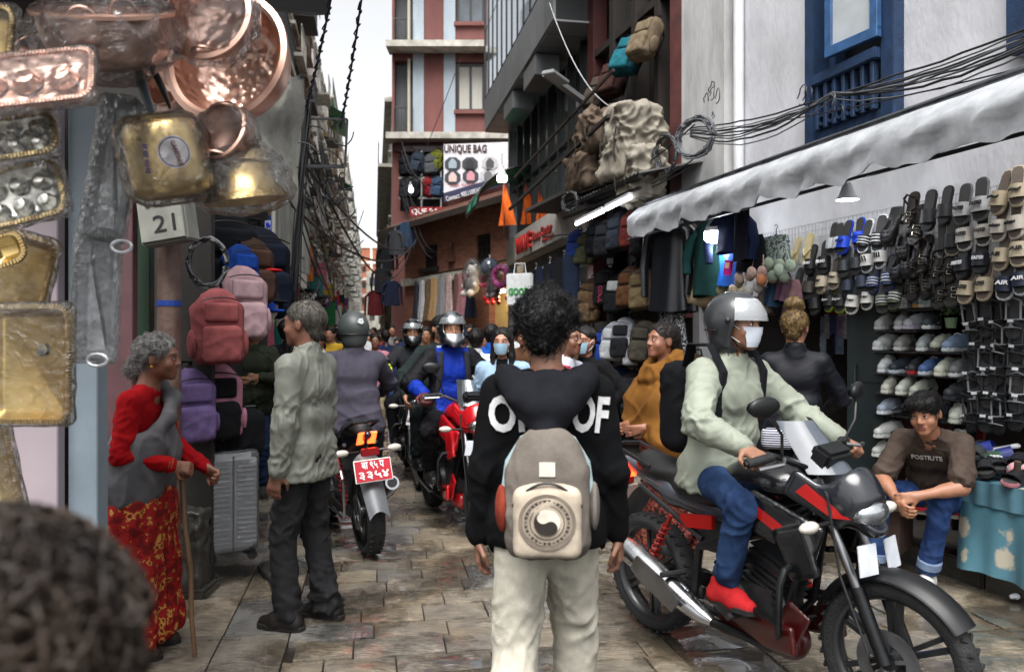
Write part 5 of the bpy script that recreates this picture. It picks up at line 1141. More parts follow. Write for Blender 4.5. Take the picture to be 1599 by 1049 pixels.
F = Field((-.2, -.2, -.03), (.2, .1, .4), .008); F.box((0, -.085, .155), (.118, .035, .125), .032, k=.02); F.ell((0, -.08, .22), (.105, .032, .09), k=.03); pk = F.mesh('front_pocket', disp=folds(.0012, (7, 7, 7), 3.)); mesh_obj('front_pocket', pk, BC, bp)
for r0, r1, m in ((.098, .086, '6f665c'), (.081, .066, '857b70'), (.060, .057, '5a524a')):
 b = MB(); b.lathe([(r1, -.003), (r0, -.003), (r0, .003), (r1, .003), (r1, -.003)], 40, axis='y'); b.obj('print_ring', cloth(m, bump=.1), bp, loc=(0, -.122, .165))
for i in range(30):
 a = 2 * PI * i / 30; b = MB(); b.box((math.cos(a) * .0735, 0, math.sin(a) * .0735), (.009 if i % 3 else .004, .007, .010), (0, -a, 0)); b.obj('print_mark', cloth('3d3731', bump=.1), bp, loc=(0, -.122, .165))
n = 24; yy = [(.045 * math.sin(PI * i / n) * -1, .045 * math.cos(PI * i / n)) for i in range(n + 1)] + [(.0225 * math.sin(PI * i / n), -.0225 + -.0225 * math.cos(PI * i / n)) for i in range(n + 1)] + [(-.0225 * math.sin(PI * i / n), .0225 - .0225 * math.cos(PI * i / n)) for i in range(n + 1)]
b = MB(); b.poly([(.045 * math.cos(2 * PI * i / 40), .045 * math.sin(2 * PI * i / 40)) for i in range(40)], .006); b.obj('emblem_disc', cloth('c6bdb0', bump=.1), bp, loc=(0, -.122, .165))
b = MB(); b.poly(yy, .006); b.obj('emblem_half', cloth('2e2a27', bump=.1), bp, loc=(0, -.126, .165), rot=(0, R(-35), 0))
b = MB(); b.box((0, 0, 0), (.055, .006, .05)); b.obj('patch', cloth('c4bfb4', bump=.1), bp, loc=(-.0, -.098, .345))
b = MB(); b.tube([(-.035, .02, .47), (-.03, .0, .505), (.03, .0, .505), (.035, .02, .47)], .012, 8, flat=.5); b.obj('top_handle', cloth('161617'), bp)
for sx in (-1, 1):
 b = MB(); b.tube([(sx * .05, .06, .46), (sx * .085, .0, .44), (sx * .135, -.03, .36), (sx * .155, -.02, .25)], [.016, .02, .02, .014], 8, flat=.5); b.obj('side_panel', cloth('8fa2a6', bump=.15), bp, smooth=True)
 b = MB(); b.tube([(sx * .03, .03, .49), (sx * .045, .03, .52), (sx * .06, .06, .555)], .03, 8, flat=.3); b.obj('shoulder_strap', cloth('9a9080', bump=.15), bp, smooth=True)
b = MB(); b.ball((.165, -.01, .2), (.02, .05, .09)); b.obj('side_pocket', cloth('6b6560'), bp, smooth=True); b = MB(); b.ball((-.158, -.01, .19), (.03, .055, .09)); b.obj('side_pocket', cloth('8a3d2c', '6b2a20'), bp, smooth=True)
b = MB(); b.tube([(x, -.095 - .02 * (1 - (x / .13) ** 2), .30 - .1 * (x / .13) ** 2) for x in np.linspace(-.12, .12, 14)], .005, 6); b.obj('zip', plastic('2b2a2a', .5), bp)
# ---- standing man in grey jacket
loc = Vector((-1.07, 4.16, 0)); rz = facing(-.96, .28)
J = rig(1.67, head=(R(2), R(-3), 0), hands=(np.array((-.24, .03, .80)), np.array((.28, .1, .84))), feet=(np.array((-.1, .05, .085)), np.array((.11, -.06, .085))), w=1.06)
t = person('grey haired man in olive grey windbreaker standing on the left slabs', loc, rz, J, SKIN('6b4636'), ('jacket', mat('nylon_olive', '6d6f67', rough=.5, var=.1, scale=8, bump=.15, bscale=200, spec=.3), dict(ease=.022, hem=-.15, amp=.0075, ff=(15, 15, 8), seed=7., res=.008, belly=.02, bulk=.97)),
 ('trousers', cloth('262628'), dict(ease=.016, amp=.009, hem=.0, flare=.012)), ('short', hair_m('2a2725', '5c5852'), dict(amp=.003, vol=.003)), (plastic('15110f', .5),), body=dict(palms=((1, .2, 0), None)), strands=1500)
# ---- old woman with stick
loc = Vector((-1.80, 3.80, 0)); rz = facing(1, .0)
J = rig(1.5, hip=(0, 0, .82), lean=(R(4), 0), hunch=.3, head=(R(6), R(-4), 0), hands=(np.array((-.15, .28, .85)), np.array((.1, .22, .90))), poles=((-.6, -1, -.5), (.7, -1, -.2)), w=.95)
RED = cloth('8e0a12', '7a060c', scale=6)
t = person('old woman in red blouse and red gold skirt leaning on a walking stick', loc, rz, J, SKIN('6d4534'), ('blouse', RED, dict(ease=.012, hem=-.02, amp=.006, ff=(17, 17, 12), collar=False)), None, ('tied', hair_m('2b2a2b', '8a8886'), dict(amp=.004, vol=.006)), (plastic('2a1a14', .6),), body=dict(curl=(.9, .9), palms=((1, 0, -.5), (-1, 0, -.6))), hc='4a4644', strands=1600)
F = Field((-.42, -.36, .0), (.42, .42, 1.0), .012); hp = J['hip']
for z, r, w_ in ((.86, .125, .06), (.66, .165, .08), (.4, .175, .1), (.12, .19, .12)): F.cap((-w_, hp[1] - (.86 - z) * .02, z), (w_, hp[1] - (.86 - z) * .02, z), r, k=.14)
F.cut((0, 0, .07), (0, 0, -1)); F.cut((0, 0, .93), (0, 0, 1))
def sk(p): a = np.arctan2(p[:, 1], p[:, 0]); return .014 * (.95 - p[:, 2]) * np.sin(a * 17 + 4 * pnoise(p * 3)) + .006 * pnoise(p * 14)
mesh_obj('skirt', F.mesh('skirt', disp=sk), printed('red_gold_print', ['5f0a0a', 'a87a3a', '7d120e', '860f10', '5c0808'], 24), t)
F = Field((-.4, -.4, .5), (.4, .45, 1.5), .011); GS = cloth('4c4b4e', '605f62', scale=5)
for z, r, w_ in ((.80, .155, .085), (.92, .148, .075), (.99, .130, .075)): F.cap((-w_, hp[1] + (z - .82) * .25, z), (w_, hp[1] + (z - .82) * .25, z), r, k=.06)
F.cut((0, 0, .70), (0, -.1, -1)); F.cut((0, 0, 1.03), (0, -.3, 1))
Q = [(.13, .07, .95), (.1, .13, 1.03), (.02, .17, 1.11), (-.07, .15, 1.2), (-.12, .07, 1.255), (-.11, -.03, 1.22), (-.06, -.09, 1.08), (.0, -.1, .95)]
for q_, w_ in zip(Q, Q[1:]): F.cap(q_, w_, .034, .034, k=.03)
mesh_obj('shawl', F.mesh('shawl', disp=folds(.007, (9, 9, 17), 3.)), GS, t)
b = MB()
for i in range(4): b.T = Tm(tuple(J['wr1'] - nrm(J['wr1'] - J['el1']) * (.004 + .012 * i)), (0, 0, 0)); b.T = b.T @ Vector(nrm(J['wr1'] - J['el1'])).to_track_quat('Z', 'Y').to_matrix().to_4x4(); b.lathe([(.032, -.004), (.037, 0), (.032, .004), (.030, 0), (.032, -.004)], 16)
b.obj('bangle', mat('red_gold_bangle', '6a1a14', col2='a0703a', rough=.35, scale=60), t)
b = MB(); P = lambda x, y, z: tuple(J['head'] + np.array(J['hm']) @ np.array((x, y, z)) * J['s']); b.ball(P(.085, -.005, -.045), .008); b.obj('earring', metal('c49a4a', .3), t)
st = thing('walking_stick', 'crooked brown wooden walking stick held by the old woman in red', 'stick', (-1.49, 3.72, 0)); b = MB(); b.tube([(0.01, 0, .005), (-.012, .01, .2), (-.018, .02, .4), (-.05, .03, .62), (-.07, .045, .86), (-.09, .05, .90)], [.010, .0115, .0125, .012, .014, .016], 10); b.obj('shaft', mat('stick_wood', '5b432c', rough=.6, var=.4, scale=14, stretch=(1, 1, .2), bump=.4, bscale=40), st, smooth=True)
# ---- seated young man
loc = Vector((2.66, 4.98, 0)); rz = facing(-.66, -.75)
lh = tol((2.26, 4.55, .56), loc, rz)
J = rig(1.68, hip=(0, 0, .52), lean=(R(34), R(-4)), hunch=.5, head=(R(-6), R(-12), R(6)), hands=(lh + np.array((-.05, -.02, .03)), lh + np.array((.05, .0, -.01))), feet=(np.array((-.14, .36, .17)), np.array((.22, .36, .17))), poles=((-1, -.2, -.5), (1, -.2, -.5)), kpoles=((-.2, 1, .6), (.25, 1, .6)))
fl = tol((2.47, 4.74, .17), loc, rz); J['kn0'], J['an0'] = ik(J['hj0'], fl, .43 * J['s'], .42 * J['s'], (-.2, 1, .6))
fr_ = tol((2.20, 4.86, .17), loc, rz); J['kn1'], J['an1'] = ik(J['hj1'], fr_, .43 * J['s'], .42 * J['s'], (.3, 1, .6))
for i in (0, 1): J['an%d' % i][2] = .085
t = person('young man in brown tee and blue jeans sitting beside the sneaker rack', loc, rz, J, SKIN('94674f'), ('tee', cloth('3d332d', '4a403a'), dict(short=True, ease=.016, hem=-.06, amp=.008, ff=(11, 11, 7), collar=False)), ('jeans', cloth('1c2f57', '2f4672', scale=8), dict(ease=.012, amp=.007, hem=.06)), ('fringe', hair_m('0b0a0a', '181717'), dict(amp=.005, vol=.010)), (cloth('c6c5c2', bump=.1), plastic('d4d2cd', .5)), body=dict(sleeve=(0, 0), curl=(.7, .7), palms=((1, .1, -.3), (-1, .1, -.3)), res=.006), strands=1200)
tm = child(t, 'tee').data; p0 = J['chest'] * .62 + J['shc'] * .38; wrap_text('POSTIUTE', tm, t, cloth('c9c7c4', bump=.1), tuple(J['chest'] + np.array((0.01, 0, .02))), .17, .032, d=(0, -1, .25), bold=.02)
for i in (0, 1):
 b = MB(); d = nrm(J['kn%d' % i] - J['an%d' % i]); b.tube([tuple(J['an%d' % i] + d * .05), tuple(J['an%d' % i] + d * .10)], .068, 16); b.obj('turned_cuff', cloth('6b7c96'), t, smooth=True, bevel=.004)
# ---- woman in mustard shawl
loc = Vector((.95, 4.95, 0)); rz = facing(-.92, -.4)
J = rig(1.57, head=(R(0), R(4), 0), w=1.05, hands=(np.array((-.1, .2, .95)), np.array((.1, .2, .95))))
t = person('woman wrapped in a mustard brown shawl looking left', loc, rz, J, SKIN('7d5340'), None, None, ('tied', hair_m('171413', '2b2624'), dict(amp=.003, vol=.005)), (plastic('1a1513', .6),), body=dict(fem=True), strands=900)
s = J['s']; F = Field((-.45, -.4, .6), (.45, .42, 1.5), .011); c = J['shc']
F.cap((-.15, 0, c[2] - .04), (.15, 0, c[2] - .04), .075, k=.05); F.cap((-.13, .05, 1.08), (.13, .05, 1.08), .15, k=.1); F.cap((-.17, .06, .86), (.17, .06, .86), .17, k=.1); F.cut((0, 0, .80), (.35, .5, -1))
for z, r in ((.045, .105), (.075, .09), (.015, .12)):
 for i in range(10):
  a, a2 = 2 * PI * i / 10, 2 * PI * (i + 1) / 10; F.cap(c + np.array((r * math.cos(a), .02 + r * math.sin(a), z - .05 * math.sin(a))), c + np.array((r * math.cos(a2), .02 + r * math.sin(a2), z - .05 * math.sin(a2))), .032, k=.012)
F.cap(J['neck'], J['head'], .055, .06, k=.01, mode='sub')
mesh_obj('shawl', F.mesh('shawl', disp=folds(.012, (6, 6, 9), 8., .4)), cloth('6f4a20', '634119', scale=4), t)
F = Field((-.3, -.3, .05), (.3, .3, 1.0), .014); F.cap((-.07, 0, .85), (.07, 0, .85), .12, k=.1); F.cap((0, 0, .85), (0, 0, .2), .12, .15, k=.1); F.cap((-.1, 0, .2), (.1, 0, .2), .17, k=.1); F.cut((0, 0, .08), (0, 0, -1)); mesh_obj('skirt', F.mesh('skirt', disp=folds(.012, (8, 8, 2), 1.)), printed('dark_red_print', ['3a0d10', '4c1216', '6e3a2a', '2e0a0d'], 34), t)
# ---- person with bun in dark jacket
loc = Vector((1.83, 5.15, 0)); rz = facing(.35, 1)
J = rig(1.66, head=(R(-10), R(-6), 0), hands=(np.array((-.16, .28, 1.0)), np.array((.2, .28, 1.0))), poles=((-1, -.8, -.4), (1, -.8, -.4)))
t = person('shopper seen from behind in dark navy jacket with blond hair bun', loc, rz, J, SKIN('9a705a'), ('jacket', mat('navy_softshell', '0c0e15', rough=.6, var=.2, scale=9, spec=.2), dict(ease=.014, hem=-.12, amp=.005, ff=(10, 10, 8))), ('trousers', cloth('10131c'), {}), ('bun', hair_m('2a1e15', '7a6440'), dict(amp=.006, vol=.004)), (cloth('222224'),), strands=1200)
pc = thing('waist_pouch', 'striped woven pouch hanging at the dark jacketed shopper', 'pouch', loc + Vector((-.17, -.17, .86)), rz); F = Field((-.12, -.06, -.09), (.12, .06, .09), .008); F.box((0, 0, 0), (.1, .04, .065), .035); mesh_obj('pouch_body', F.mesh('pouch_body'), printed('navy_white_stripe', ['1a2238', 'b8bac2'], 22, 'wave'), pc); b = MB(); b.tube([(-.09, .03, .05), (-.05, .05, .16), (.0, .09, .3)], .012, 6, flat=.3); b.obj('pouch_strap', cloth('15171e'), pc)
# ---- rider on the near motorcycle
SILV = paint('4a4e55', .22); NBLK = paint('0e0f12', .22); RDP = paint('9c1210', .25)
HA = math.atan2(-.854, .52); LA = Vector((1.085, 3.535, 0))
motorcycle('motorcycle', 'black silver and red sport motorcycle ridden past on the right', LA, HA, NBLK, SILV, NBLK, paint('1d2025', .2), paint('3a0c0c', .3), decal=RDP, screen=plastic('4a5058', .08), steer=R(6), lean=R(3), fplate=True, plate=None, saree=False)
J = rider_rig(1.70, lean=R(8), head=(R(14), R(-2), 0), hz=.90)
SAGE = mat('sage_jacket', '7f8578', rough=.65, var=.1, scale=7, bump=.2, bscale=180)
t = person('rider in sage green jacket blue jeans and white face mask on the near motorcycle', LA, HJ(HA), J, SKIN('8a614c'), ('jacket', SAGE, dict(ease=.024, hem=-.10, amp=.007, ff=(13, 13, 10), seed=5., bulk=1.02)), ('jeans', cloth('1d2d4c', '2d4468', scale=8), dict(hem=.05)), None, (cloth('9a1f22', bump=.1),), body=dict(curl=(1.0, 1.0), palms=((.2, .2, -1), (-.2, .2, -1)), fdirs=((-.1, .9, -.25), (.1, .9, -.25))))
helmet(t, J, paint('2b2e31', .35), 'half', visor=(film('visor_white', 'e3e8ec', .22, .0, 4), .02, .12)); add_mask(t, J, mat('white_mask', 'c3cad6', rough=.8))
bk = thing('backpack', 'black backpack on the back of the sage jacketed rider', 'backpack', LA + Matrix.Rotation(HJ(HA), 3, 'Z') @ Vector((0, -.42, .92)), HJ(HA)); F = Field((-.2, -.14, -.02), (.2, .16, .52), .011); F.box((0, 0, .24), (.15, .09, .22), .07); mesh_obj('pack_body', F.mesh('pack_body', disp=folds(.006, (8, 8, 8), 2.)), cloth('0e0f12'), bk)
for sx in (-1, 1): b = MB(); b.tube([(sx * .08, .07, .44), (sx * .12, .14, .54), (sx * .13, .27, .54), (sx * .13, .35, .42), (sx * .14, .32, .2)], .025, 8, flat=.35); b.obj('shoulder_strap', cloth('131418'), bk, smooth=True)
# ---- dark motorcycle from behind
HB = R(114); LB = Vector((-1.25, 6.1, 0))
motorcycle('motorcycle', 'dark blue black motorcycle seen from behind with red number plate', LB, HB, paint('0f141c'), paint('10151f'), NBLK, NBLK, NBLK, plate=('बा ९५ प', '३३५४'), lean=R(-4))
J = rider_rig(1.66, lean=R(6), head=(R(2), 0, 0), w=1.06)
t = person('rider in slate grey sweatshirt and matt helmet on the dark motorcycle', LB, HJ(HB), J, SKIN('7a5442'), ('sweatshirt', cloth('3f3d47', '464450'), dict(ease=.02, hem=-.12, amp=.009, ff=(6, 6, 16), seed=1., bulk=1.06)), ('trousers', cloth('17181c'), {}), None, (plastic('141414', .5),))
hm = helmet(t, J, mat('matt_grey_helmet', '3c4242', rough=.45, var=.08), 'half')
b = MB();
for k in range(4): b.poly([(-.03 + k * .004, .004 + k * .009), (.012, -.006 + k * .008), (.03 - k * .004, .012 + k * .008), (.018, .016 + k * .008)], .003)
q = J['head'] + np.array((0.02, -.155, .055)); b.obj('wing_emblem', plastic('c9ccca', .4), hm, loc=tuple(q), rot=(R(-12), R(8), R(8)))
# ---- red motorcycle with two people
HC = math.atan2(-.94, .35); LC = Vector((-.47, 6.45, 0)); RDC = paint('a3141b', .22)
motorcycle('motorcycle', 'bright red motorcycle coming forward with two people on it', LC, HC, RDC, NBLK, RDC, RDC, RDC, screen=LENS, steer=R(4), lean=R(-2), fplate=True)
J = rider_rig(1.72, lean=R(6), head=(R(-6), 0, 0), hipx=-.15, hz=.89)
def bluejk(p, J):
 q = np.abs(p[:, 0]) > .135; d = np.minimum(np.linalg.norm(p - J['wr0'], axis=1), np.linalg.norm(p - J['wr1'], axis=1)); return (q & (d > .17)).astype(int)
t = person('rider in blue and black jacket with silver full face helmet on the red motorcycle', LC, HJ(HC), J, SKIN('94684f'), ('jacket', [cloth('0f2a86', '14339a', rough=.6), cloth('121317', rough=.6)], dict(ease=.03, hem=-.12, amp=.006, mfn=bluejk, ff=(13, 13, 9))), ('trousers', cloth('141416'), {}), None, (plastic('141414', .5),), body=dict(curl=(1., 1.), fdirs=((-.1, .9, -.25), (.1, .9, -.25)), palms=((.2, .2, -1), (-.2, .2, -1))))
hm = helmet(t, J, metal('8f9396', .3), 'full', visor=(CLRV, .045, .10))
for sx in (-1, 1): b = MB(); b.tube([tuple(J['shc'] + np.array((sx * .1, -.08, .05))), tuple(J['shc'] + np.array((sx * .105, .10, .03))), tuple(J['chest'] + np.array((sx * .115, .135, 0))), tuple(J['waist'] + np.array((sx * .13, .10, 0)))], .022, 8, flat=.35); b.obj('bag_strap', cloth('2b2d31'), t, smooth=True)
for i in (0, 1):
 F = Field(J['wr%d' % i] - .16, J['wr%d' % i] + .16, .008); hand_sdf(F, J['wr%d' % i], (0, .9, -.25), (0, .2, -1), (1, -1)[i], J['s'] * 1.12, 1.0); mesh_obj('glove', F.mesh('glove', disp=lambda p: np.full(len(p), .003)), mat('red_black_glove', '1a1214', col2='5a1218', rough=.7, scale=30), t)
J = rig(1.6, hip=(-.02, -.62, .95), lean=(R(6), R(-2)), head=(R(8), R(2), 0), hands=(np.array((-.1, -.42, 1.02)), np.array((.32, -.36, 1.0))), feet=(np.array((-.22, -.35, .48)), np.array((.22, -.35, .48))), poles=((-1, -.4, -.5), (1, -.3, -.4)), kpoles=((-.5, 1, .5), (.5, 1, .5)))
t = person('girl in dark green school blazer riding pillion on the red motorcycle', LC, HJ(HC), J, SKIN('a0745c'), ('blazer', cloth('1d2524', '242d2c'), dict(ease=.018, hem=-.14, amp=.006)), ('trousers', cloth('1a2021'), {}), ('tied', hair_m('0c0b0b', '1a1817'), dict(amp=.003, vol=.005)), (plastic('121212', .4),), body=dict(fem=True))
b = MB(); c = J['neck']; b.add([tuple(c + np.array(q)) for q in ((-.05, .075, -.0), (.05, .075, .0), (.012, .115, -.12), (-.012, .115, -.12))], [(0, 1, 2, 3)]); b.obj('shirt_front', cloth('9aa2b8'), t)
# ---- third motorcycle behind
HD = math.atan2(-.97, .2); LD = Vector((-1.05, 8.5, 0))
motorcycle('motorcycle', 'dark motorcycle following behind the red motorcycle', LD, HD, NBLK, NBLK, NBLK, NBLK, NBLK, fplate=True)
J = rider_rig(1.66, lean=R(6), head=(R(-5), R(-4), 0))
def neon(p, J): d = np.minimum(np.linalg.norm(p - J['el0'], axis=1), np.linalg.norm(p - J['el1'], axis=1)); return (d < .085).astype(int)
t = person('rider in black helmet and dark jacket with neon yellow elbows', LD, HJ(HD), J, SKIN('8a5f48'), ('jacket', [cloth('26282c'), cloth('b7c832')], dict(ease=.024, amp=.007, mfn=neon)), ('trousers', cloth('1b1c22'), {}), None, (plastic('141414', .5),), body=dict(res=.009))
helmet(t, J, paint('101113', .2), 'full', visor=(CLRV, .05, .11)); patch(J, 'neck_scarf', cloth('121214'), t, -1.2, 1.2, -.14, -.03, (.085, .12, .17))
# ---- women and others around the middle
loc = Vector((-.07, 6.15, 0)); rz = facing(-.12, -1); J = rig(1.55, head=(R(-4), 0, 0))
def openj(p, J): return ((np.abs(p[:, 0]) < .045) & (p[:, 1] > .03)).astype(int)
t = person('woman with long hair face mask and pale blue denim jacket', loc, rz, J, SKIN('9a6e58'), ('denim_jacket', [cloth('7d97b0', '8ea6bc', scale=9), cloth('111113')], dict(ease=.018, amp=.007, mfn=openj)), ('trousers', cloth('16171b'), {}), ('long', hair_m('0b0a0a', '191716'), dict(amp=.004, vol=.008)), (cloth('777777'),), body=dict(fem=True)); add_mask(t, J)
loc = Vector((.58, 6.2, 0)); rz = facing(-.62, -.8); J = rig(1.56, head=(R(6), R(-3), 0), hands=(np.array((-.18, .08, .95)), np.array((.1, .2, .95))), poles=((-1, -.6, 0), (.6, -.8, -.4)))
t = person('woman in black fleece with blue face mask beside hanging backpacks', loc, rz, J, SKIN('8f634e'), ('fleece', cloth('0e0e10'), dict(ease=.02, amp=.007)), ('trousers', cloth('121316'), {}), ('tied', hair_m('0b0a0a', '191716'), dict(amp=.003, vol=.005)), (cloth('333333'),), body=dict(fem=True)); add_mask(t, J)
loc = Vector((.36, 5.4, 0)); rz = facing(.75, -.5); J = rig(1.58, head=(R(0), 0, 0))
t = person('school pupil in white shirt with pink strap half hidden behind the hoodie', loc, rz, J, SKIN('6e4836'), ('shirt', cloth('b8bcc6'), dict(ease=.018, amp=.006)), ('trousers', cloth('20242e'), {}), ('short', hair_m(), dict(amp=.004, vol=.007)), (cloth('222222'),))
b = MB(); b.tube([tuple(J['shc'] + np.array((.1, -.1, .05))), tuple(J['shc'] + np.array((.11, .09, .02))), tuple(J['waist'] + np.array((.12, .11, 0)))], .024, 8, flat=.35); b.obj('bag_strap', cloth('a33a4c'), t)
def cap_hat(t, J, m):
 F = Field(J['head'] - .2, J['head'] + .22, .009); M = np.array(J['hm']); s = J['s']; P = lambda x, y, z: J['head'] + M @ np.array((x, y, z)) * s; rot = Matrix(M.tolist())
 F.ell(P(0, -.015, .05), np.array((.090, .110, .092)) * s, rot, k=.01); F.box(P(0, -.01, -.08), np.array((.2, .2, .11)) * s, .01, rot, mode='sub'); F.ell(P(0, .12, .04), np.array((.07, .08, .012)) * s, rot, k=.02); mesh_obj('cap', F.mesh('cap'), m, t)
loc = Vector((-.37, 8.2, 0)); J = rig(1.56); t = person('person from behind in white tee and black printed cap', loc, facing(.1, 1), J, SKIN('7a5442'), ('tee', cloth('b9bcc0'), dict(short=True, ease=.02)), ('trousers', cloth('22252c'), {}), ('short', hair_m(), {}), (cloth('222222'),), body=dict(sleeve=(0, 0), res=.009)); cap_hat(t, J, cloth('121214'))
loc = Vector((-.24, 9.3, 0)); J = rig(1.62); t = person('person from behind in bright blue shirt under the dress rail', loc, facing(.3, 1), J, SKIN('7a5442'), ('shirt', cloth('1c4a9c'), dict(ease=.02)), ('trousers', cloth('1a1c20'), {}), ('short', hair_m(), {}), (cloth('222222'),), body=dict(res=.01))
loc = Vector((-.56, 8.8, 0)); J = rig(1.57, head=(.3, 0, 0)); t = person('man in dark purple jacket and navy cap behind the red motorcycle', loc, facing(.2, -1), J, SKIN('74503e'), ('jacket', cloth('251f2b'), dict(ease=.02)), ('trousers', cloth('1a1c20'), {}), ('short', hair_m(), {}), (cloth('222222'),), body=dict(res=.009)); cap_hat(t, J, cloth('1a2036'))
loc = Vector((-2.44, 7.5, 0)); J = rig(1.66, head=(R(4), R(-32), 0), hands=(np.array((-.08, .26, 1.12)), np.array((.12, .28, 1.10))), poles=((-1, -.6, -.5), (1, -.6, -.5)))
t = person('man in dark olive jacket looking down at his hands by the luggage stall', loc, facing(.25, -1), J, SKIN('80593f'), ('jacket', cloth('23271e', '2b3026'), dict(ease=.026, amp=.009)), ('jeans', cloth('1b2844', '2a3a58'), {}), ('fluffy', hair_m(), dict(seed=3)), (cloth('333333'),), body=dict(res=.008, curl=(.8, .8)))
loc = Vector((-2.32, 8.3, 0)); J = rig(1.66, head=(R(-40), 0, 0)); t = person('man in black jacket and light jeans from behind near the leaning pole', loc, facing(-.1, 1), J, SKIN('80593f'), ('jacket', cloth('131417'), dict(ease=.024)), ('jeans', cloth('4c6584', '64799a'), {}), ('short', hair_m(), {}), (cloth('333333'),), body=dict(res=.009))
bg_ = thing('shoulder_bag', 'turquoise shoulder bag of the man in black jacket', 'bag', loc + Vector((.2, -.08, .85))); F = Field((-.1, -.14, -.02), (.1, .14, .3), .012); F.box((0, 0, .13), (.06, .11, .12), .03); mesh_obj('bag_body', F.mesh('bag_body'), cloth('1f8a90'), bg_); b = MB(); b.tube([(0, .06, .24), (-.08, .08, .5), (-.14, .04, .58)], .012, 6, flat=.3); b.obj('bag_strap', cloth('17777c'), bg_)
# ---- foreground head (out of focus)
loc = Vector((-.405, .60, 0)); J = rig(1.6, hip=(0, 0, .592), head=(R(-10), R(-6), 0)); t = person('dark curly haired person very close in the lower left corner', loc, facing(.15, 1), J, SKIN('7a5442'), ('jacket', cloth('1c1a19'), dict(ease=.02)), ('trousers', cloth('1a1c20'), {}), ('curly', hair_m('0c0908', '1d1714', .6), dict(seed=9, vol=.024, amp=.010)), (cloth('222222'),))
b = MB(); rr = random.Random(3); M = np.array(J['hm']); s = J['s']; hair_c = J['head']
for i in range(2600):
 a = rr.uniform(0, 2 * PI); e = rr.uniform(-.5, 1.5); d = np.array((math.cos(a) * math.cos(e), math.sin(a) * math.cos(e), math.sin(e)))
 if d[1] > .5 and d[2] < .3: continue
 p = hair_c + M @ ((d * np.array((.1, .12, .105)) + np.array((0, -.018, .04))) * s); tn = nrm(np.cross(d, np.array((rr.gauss(0, 1), rr.gauss(0, 1), rr.gauss(0, 1))))); L = rr.uniform(.02, .045)
 b.tube([tuple(p + tn * L * (k - 1) + d * (.016 * (1 - (k - 1) ** 2) + rr.uniform(-.004, .010))) for k in (0, .5, 1, 1.5, 2)], [.0006, .0016, .002, .0016, .0006], 3, cap=False)
b.obj('curl_locks', hair_m('120e0c', '41362e', .25), t, smooth=True)
# ---- crowd further down the street
CR = []
def crowd_proto(h, arms, top, bot, seed, hair='short', jacket=True):
 st_ = random.Random(seed).uniform(-.12, .16); J = rig(h, hands=arms, feet=(np.array((-.09, st_, .085)), np.array((.09, -st_, .085))))
 t = thing('pedestrian', 'x', 'person', (0, 0, 0)); mesh_obj('body', body_mesh(J, res=.014), [SKIN('80593f'), LIP], t); mesh_obj('top', top_mesh(J, res=.02, ease=.02, amp=.007), cloth(top), t); mesh_obj('trousers', legs_mesh(J, res=.022), cloth(bot), t); mesh_obj('hair', hair_mesh(J, hair, res=.012, vol=.008), hair_m(), t)
 for i in (0, 1): shoe(t, J, i, cloth('222222'))
 return t
PRO = [crowd_proto(1.66, (None, None), '444444', '22242a', 1), crowd_proto(1.6, (np.array((-.1, .25, 1.05)), None), '444445', '22242a', 2), crowd_proto(1.55, (None, np.array((.12, .26, 1.0))), '444446', '22242a', 3, 'long'), crowd_proto(1.7, (np.array((-.12, .25, 1.1)), np.array((.14, .24, 1.1))), '444447', '22242a', 4), crowd_proto(1.52, (None, None), '444448', '22242a', 5, 'tied')]
TOPC = [('red', '96141c'), ('grey', '6a6c70'), ('black', '17181b'), ('cream', 'b5aa96'), ('navy', '1b2440'), ('white', 'b9babc'), ('olive', '43472f'), ('maroon', '571a22'), ('pink', 'a8707c'), ('teal', '1f5a5e'), ('brown', '4e3626'), ('yellow', 'a8872c')]
BOTC = [('black trousers', '17181b'), ('blue jeans', '2a3f66'), ('beige trousers', '857a64'), ('grey trousers', '4a4b4e')]
spots = [(593, 17.5, 'red', 1), (575, 19, 'grey', 0), (560, 16, 'cream', 0), (548, 20, 'black', 1), (608, 22, 'black', 0), (584, 24, 'white', 0), (602, 14, 'navy', 1), (520, 15, 'maroon', 0), (532, 22, 'navy', 0), (568, 27, 'pink', 1), (590, 30, 'teal', 0), (552, 29, 'grey', 1), (578, 36, 'white', 1), (600, 38, 'red', 0), (541, 33, 'brown', 0), (565, 40, 'black', 0), (586, 46, 'yellow', 0), (572, 50, 'cream', 1), (596, 27, 'olive', 2), (556, 44, 'navy', 2), (612, 18.5, 'grey', 2), (505, 17, 'black', 2), (490, 14, 'olive', 0), (478, 17, 'white', 3), (622, 13.5, 'brown', 1), (640, 16.5, 'teal', 3), (655, 17.5, 'cream', 3), (583, 58, 'maroon', 1), (591, 64, 'navy', 3), (576, 70, 'grey', 3), (618, 27, 'yellow', 3), (688, 14.5, 'maroon', 3), (715, 13, 'grey', 3 - 2 + 2), (735, 14.5, 'olive', 1), (755, 12, 'black', 3), (818, 11, 'brown', 2), (470, 11.5, 'navy', 1 + 0), (450, 12.5, 'pink', 0), (505, 25, 'red', 3), (500, 11, 'white', 1), (517, 12.5, 'yellow', 1), (531, 13.4, 'teal', 1), (546, 12, 'red', 2), (567, 13, 'white', 2), (586, 11.6, 'pink', 2), (640, 12.3, 'navy', 2), (664, 11, 'cream', 1), (776, 10.6, 'maroon', 2), (800, 12.6, 'white', 3), (488, 19, 'pink', 3), (540, 17.5, 'yellow', 2)]
used = set(); seen_lbl = set()
where = lambda px, Y: ('near the red and blue building' if px > 600 else 'along the left shop fronts' if px < 530 else 'in the middle of the street')
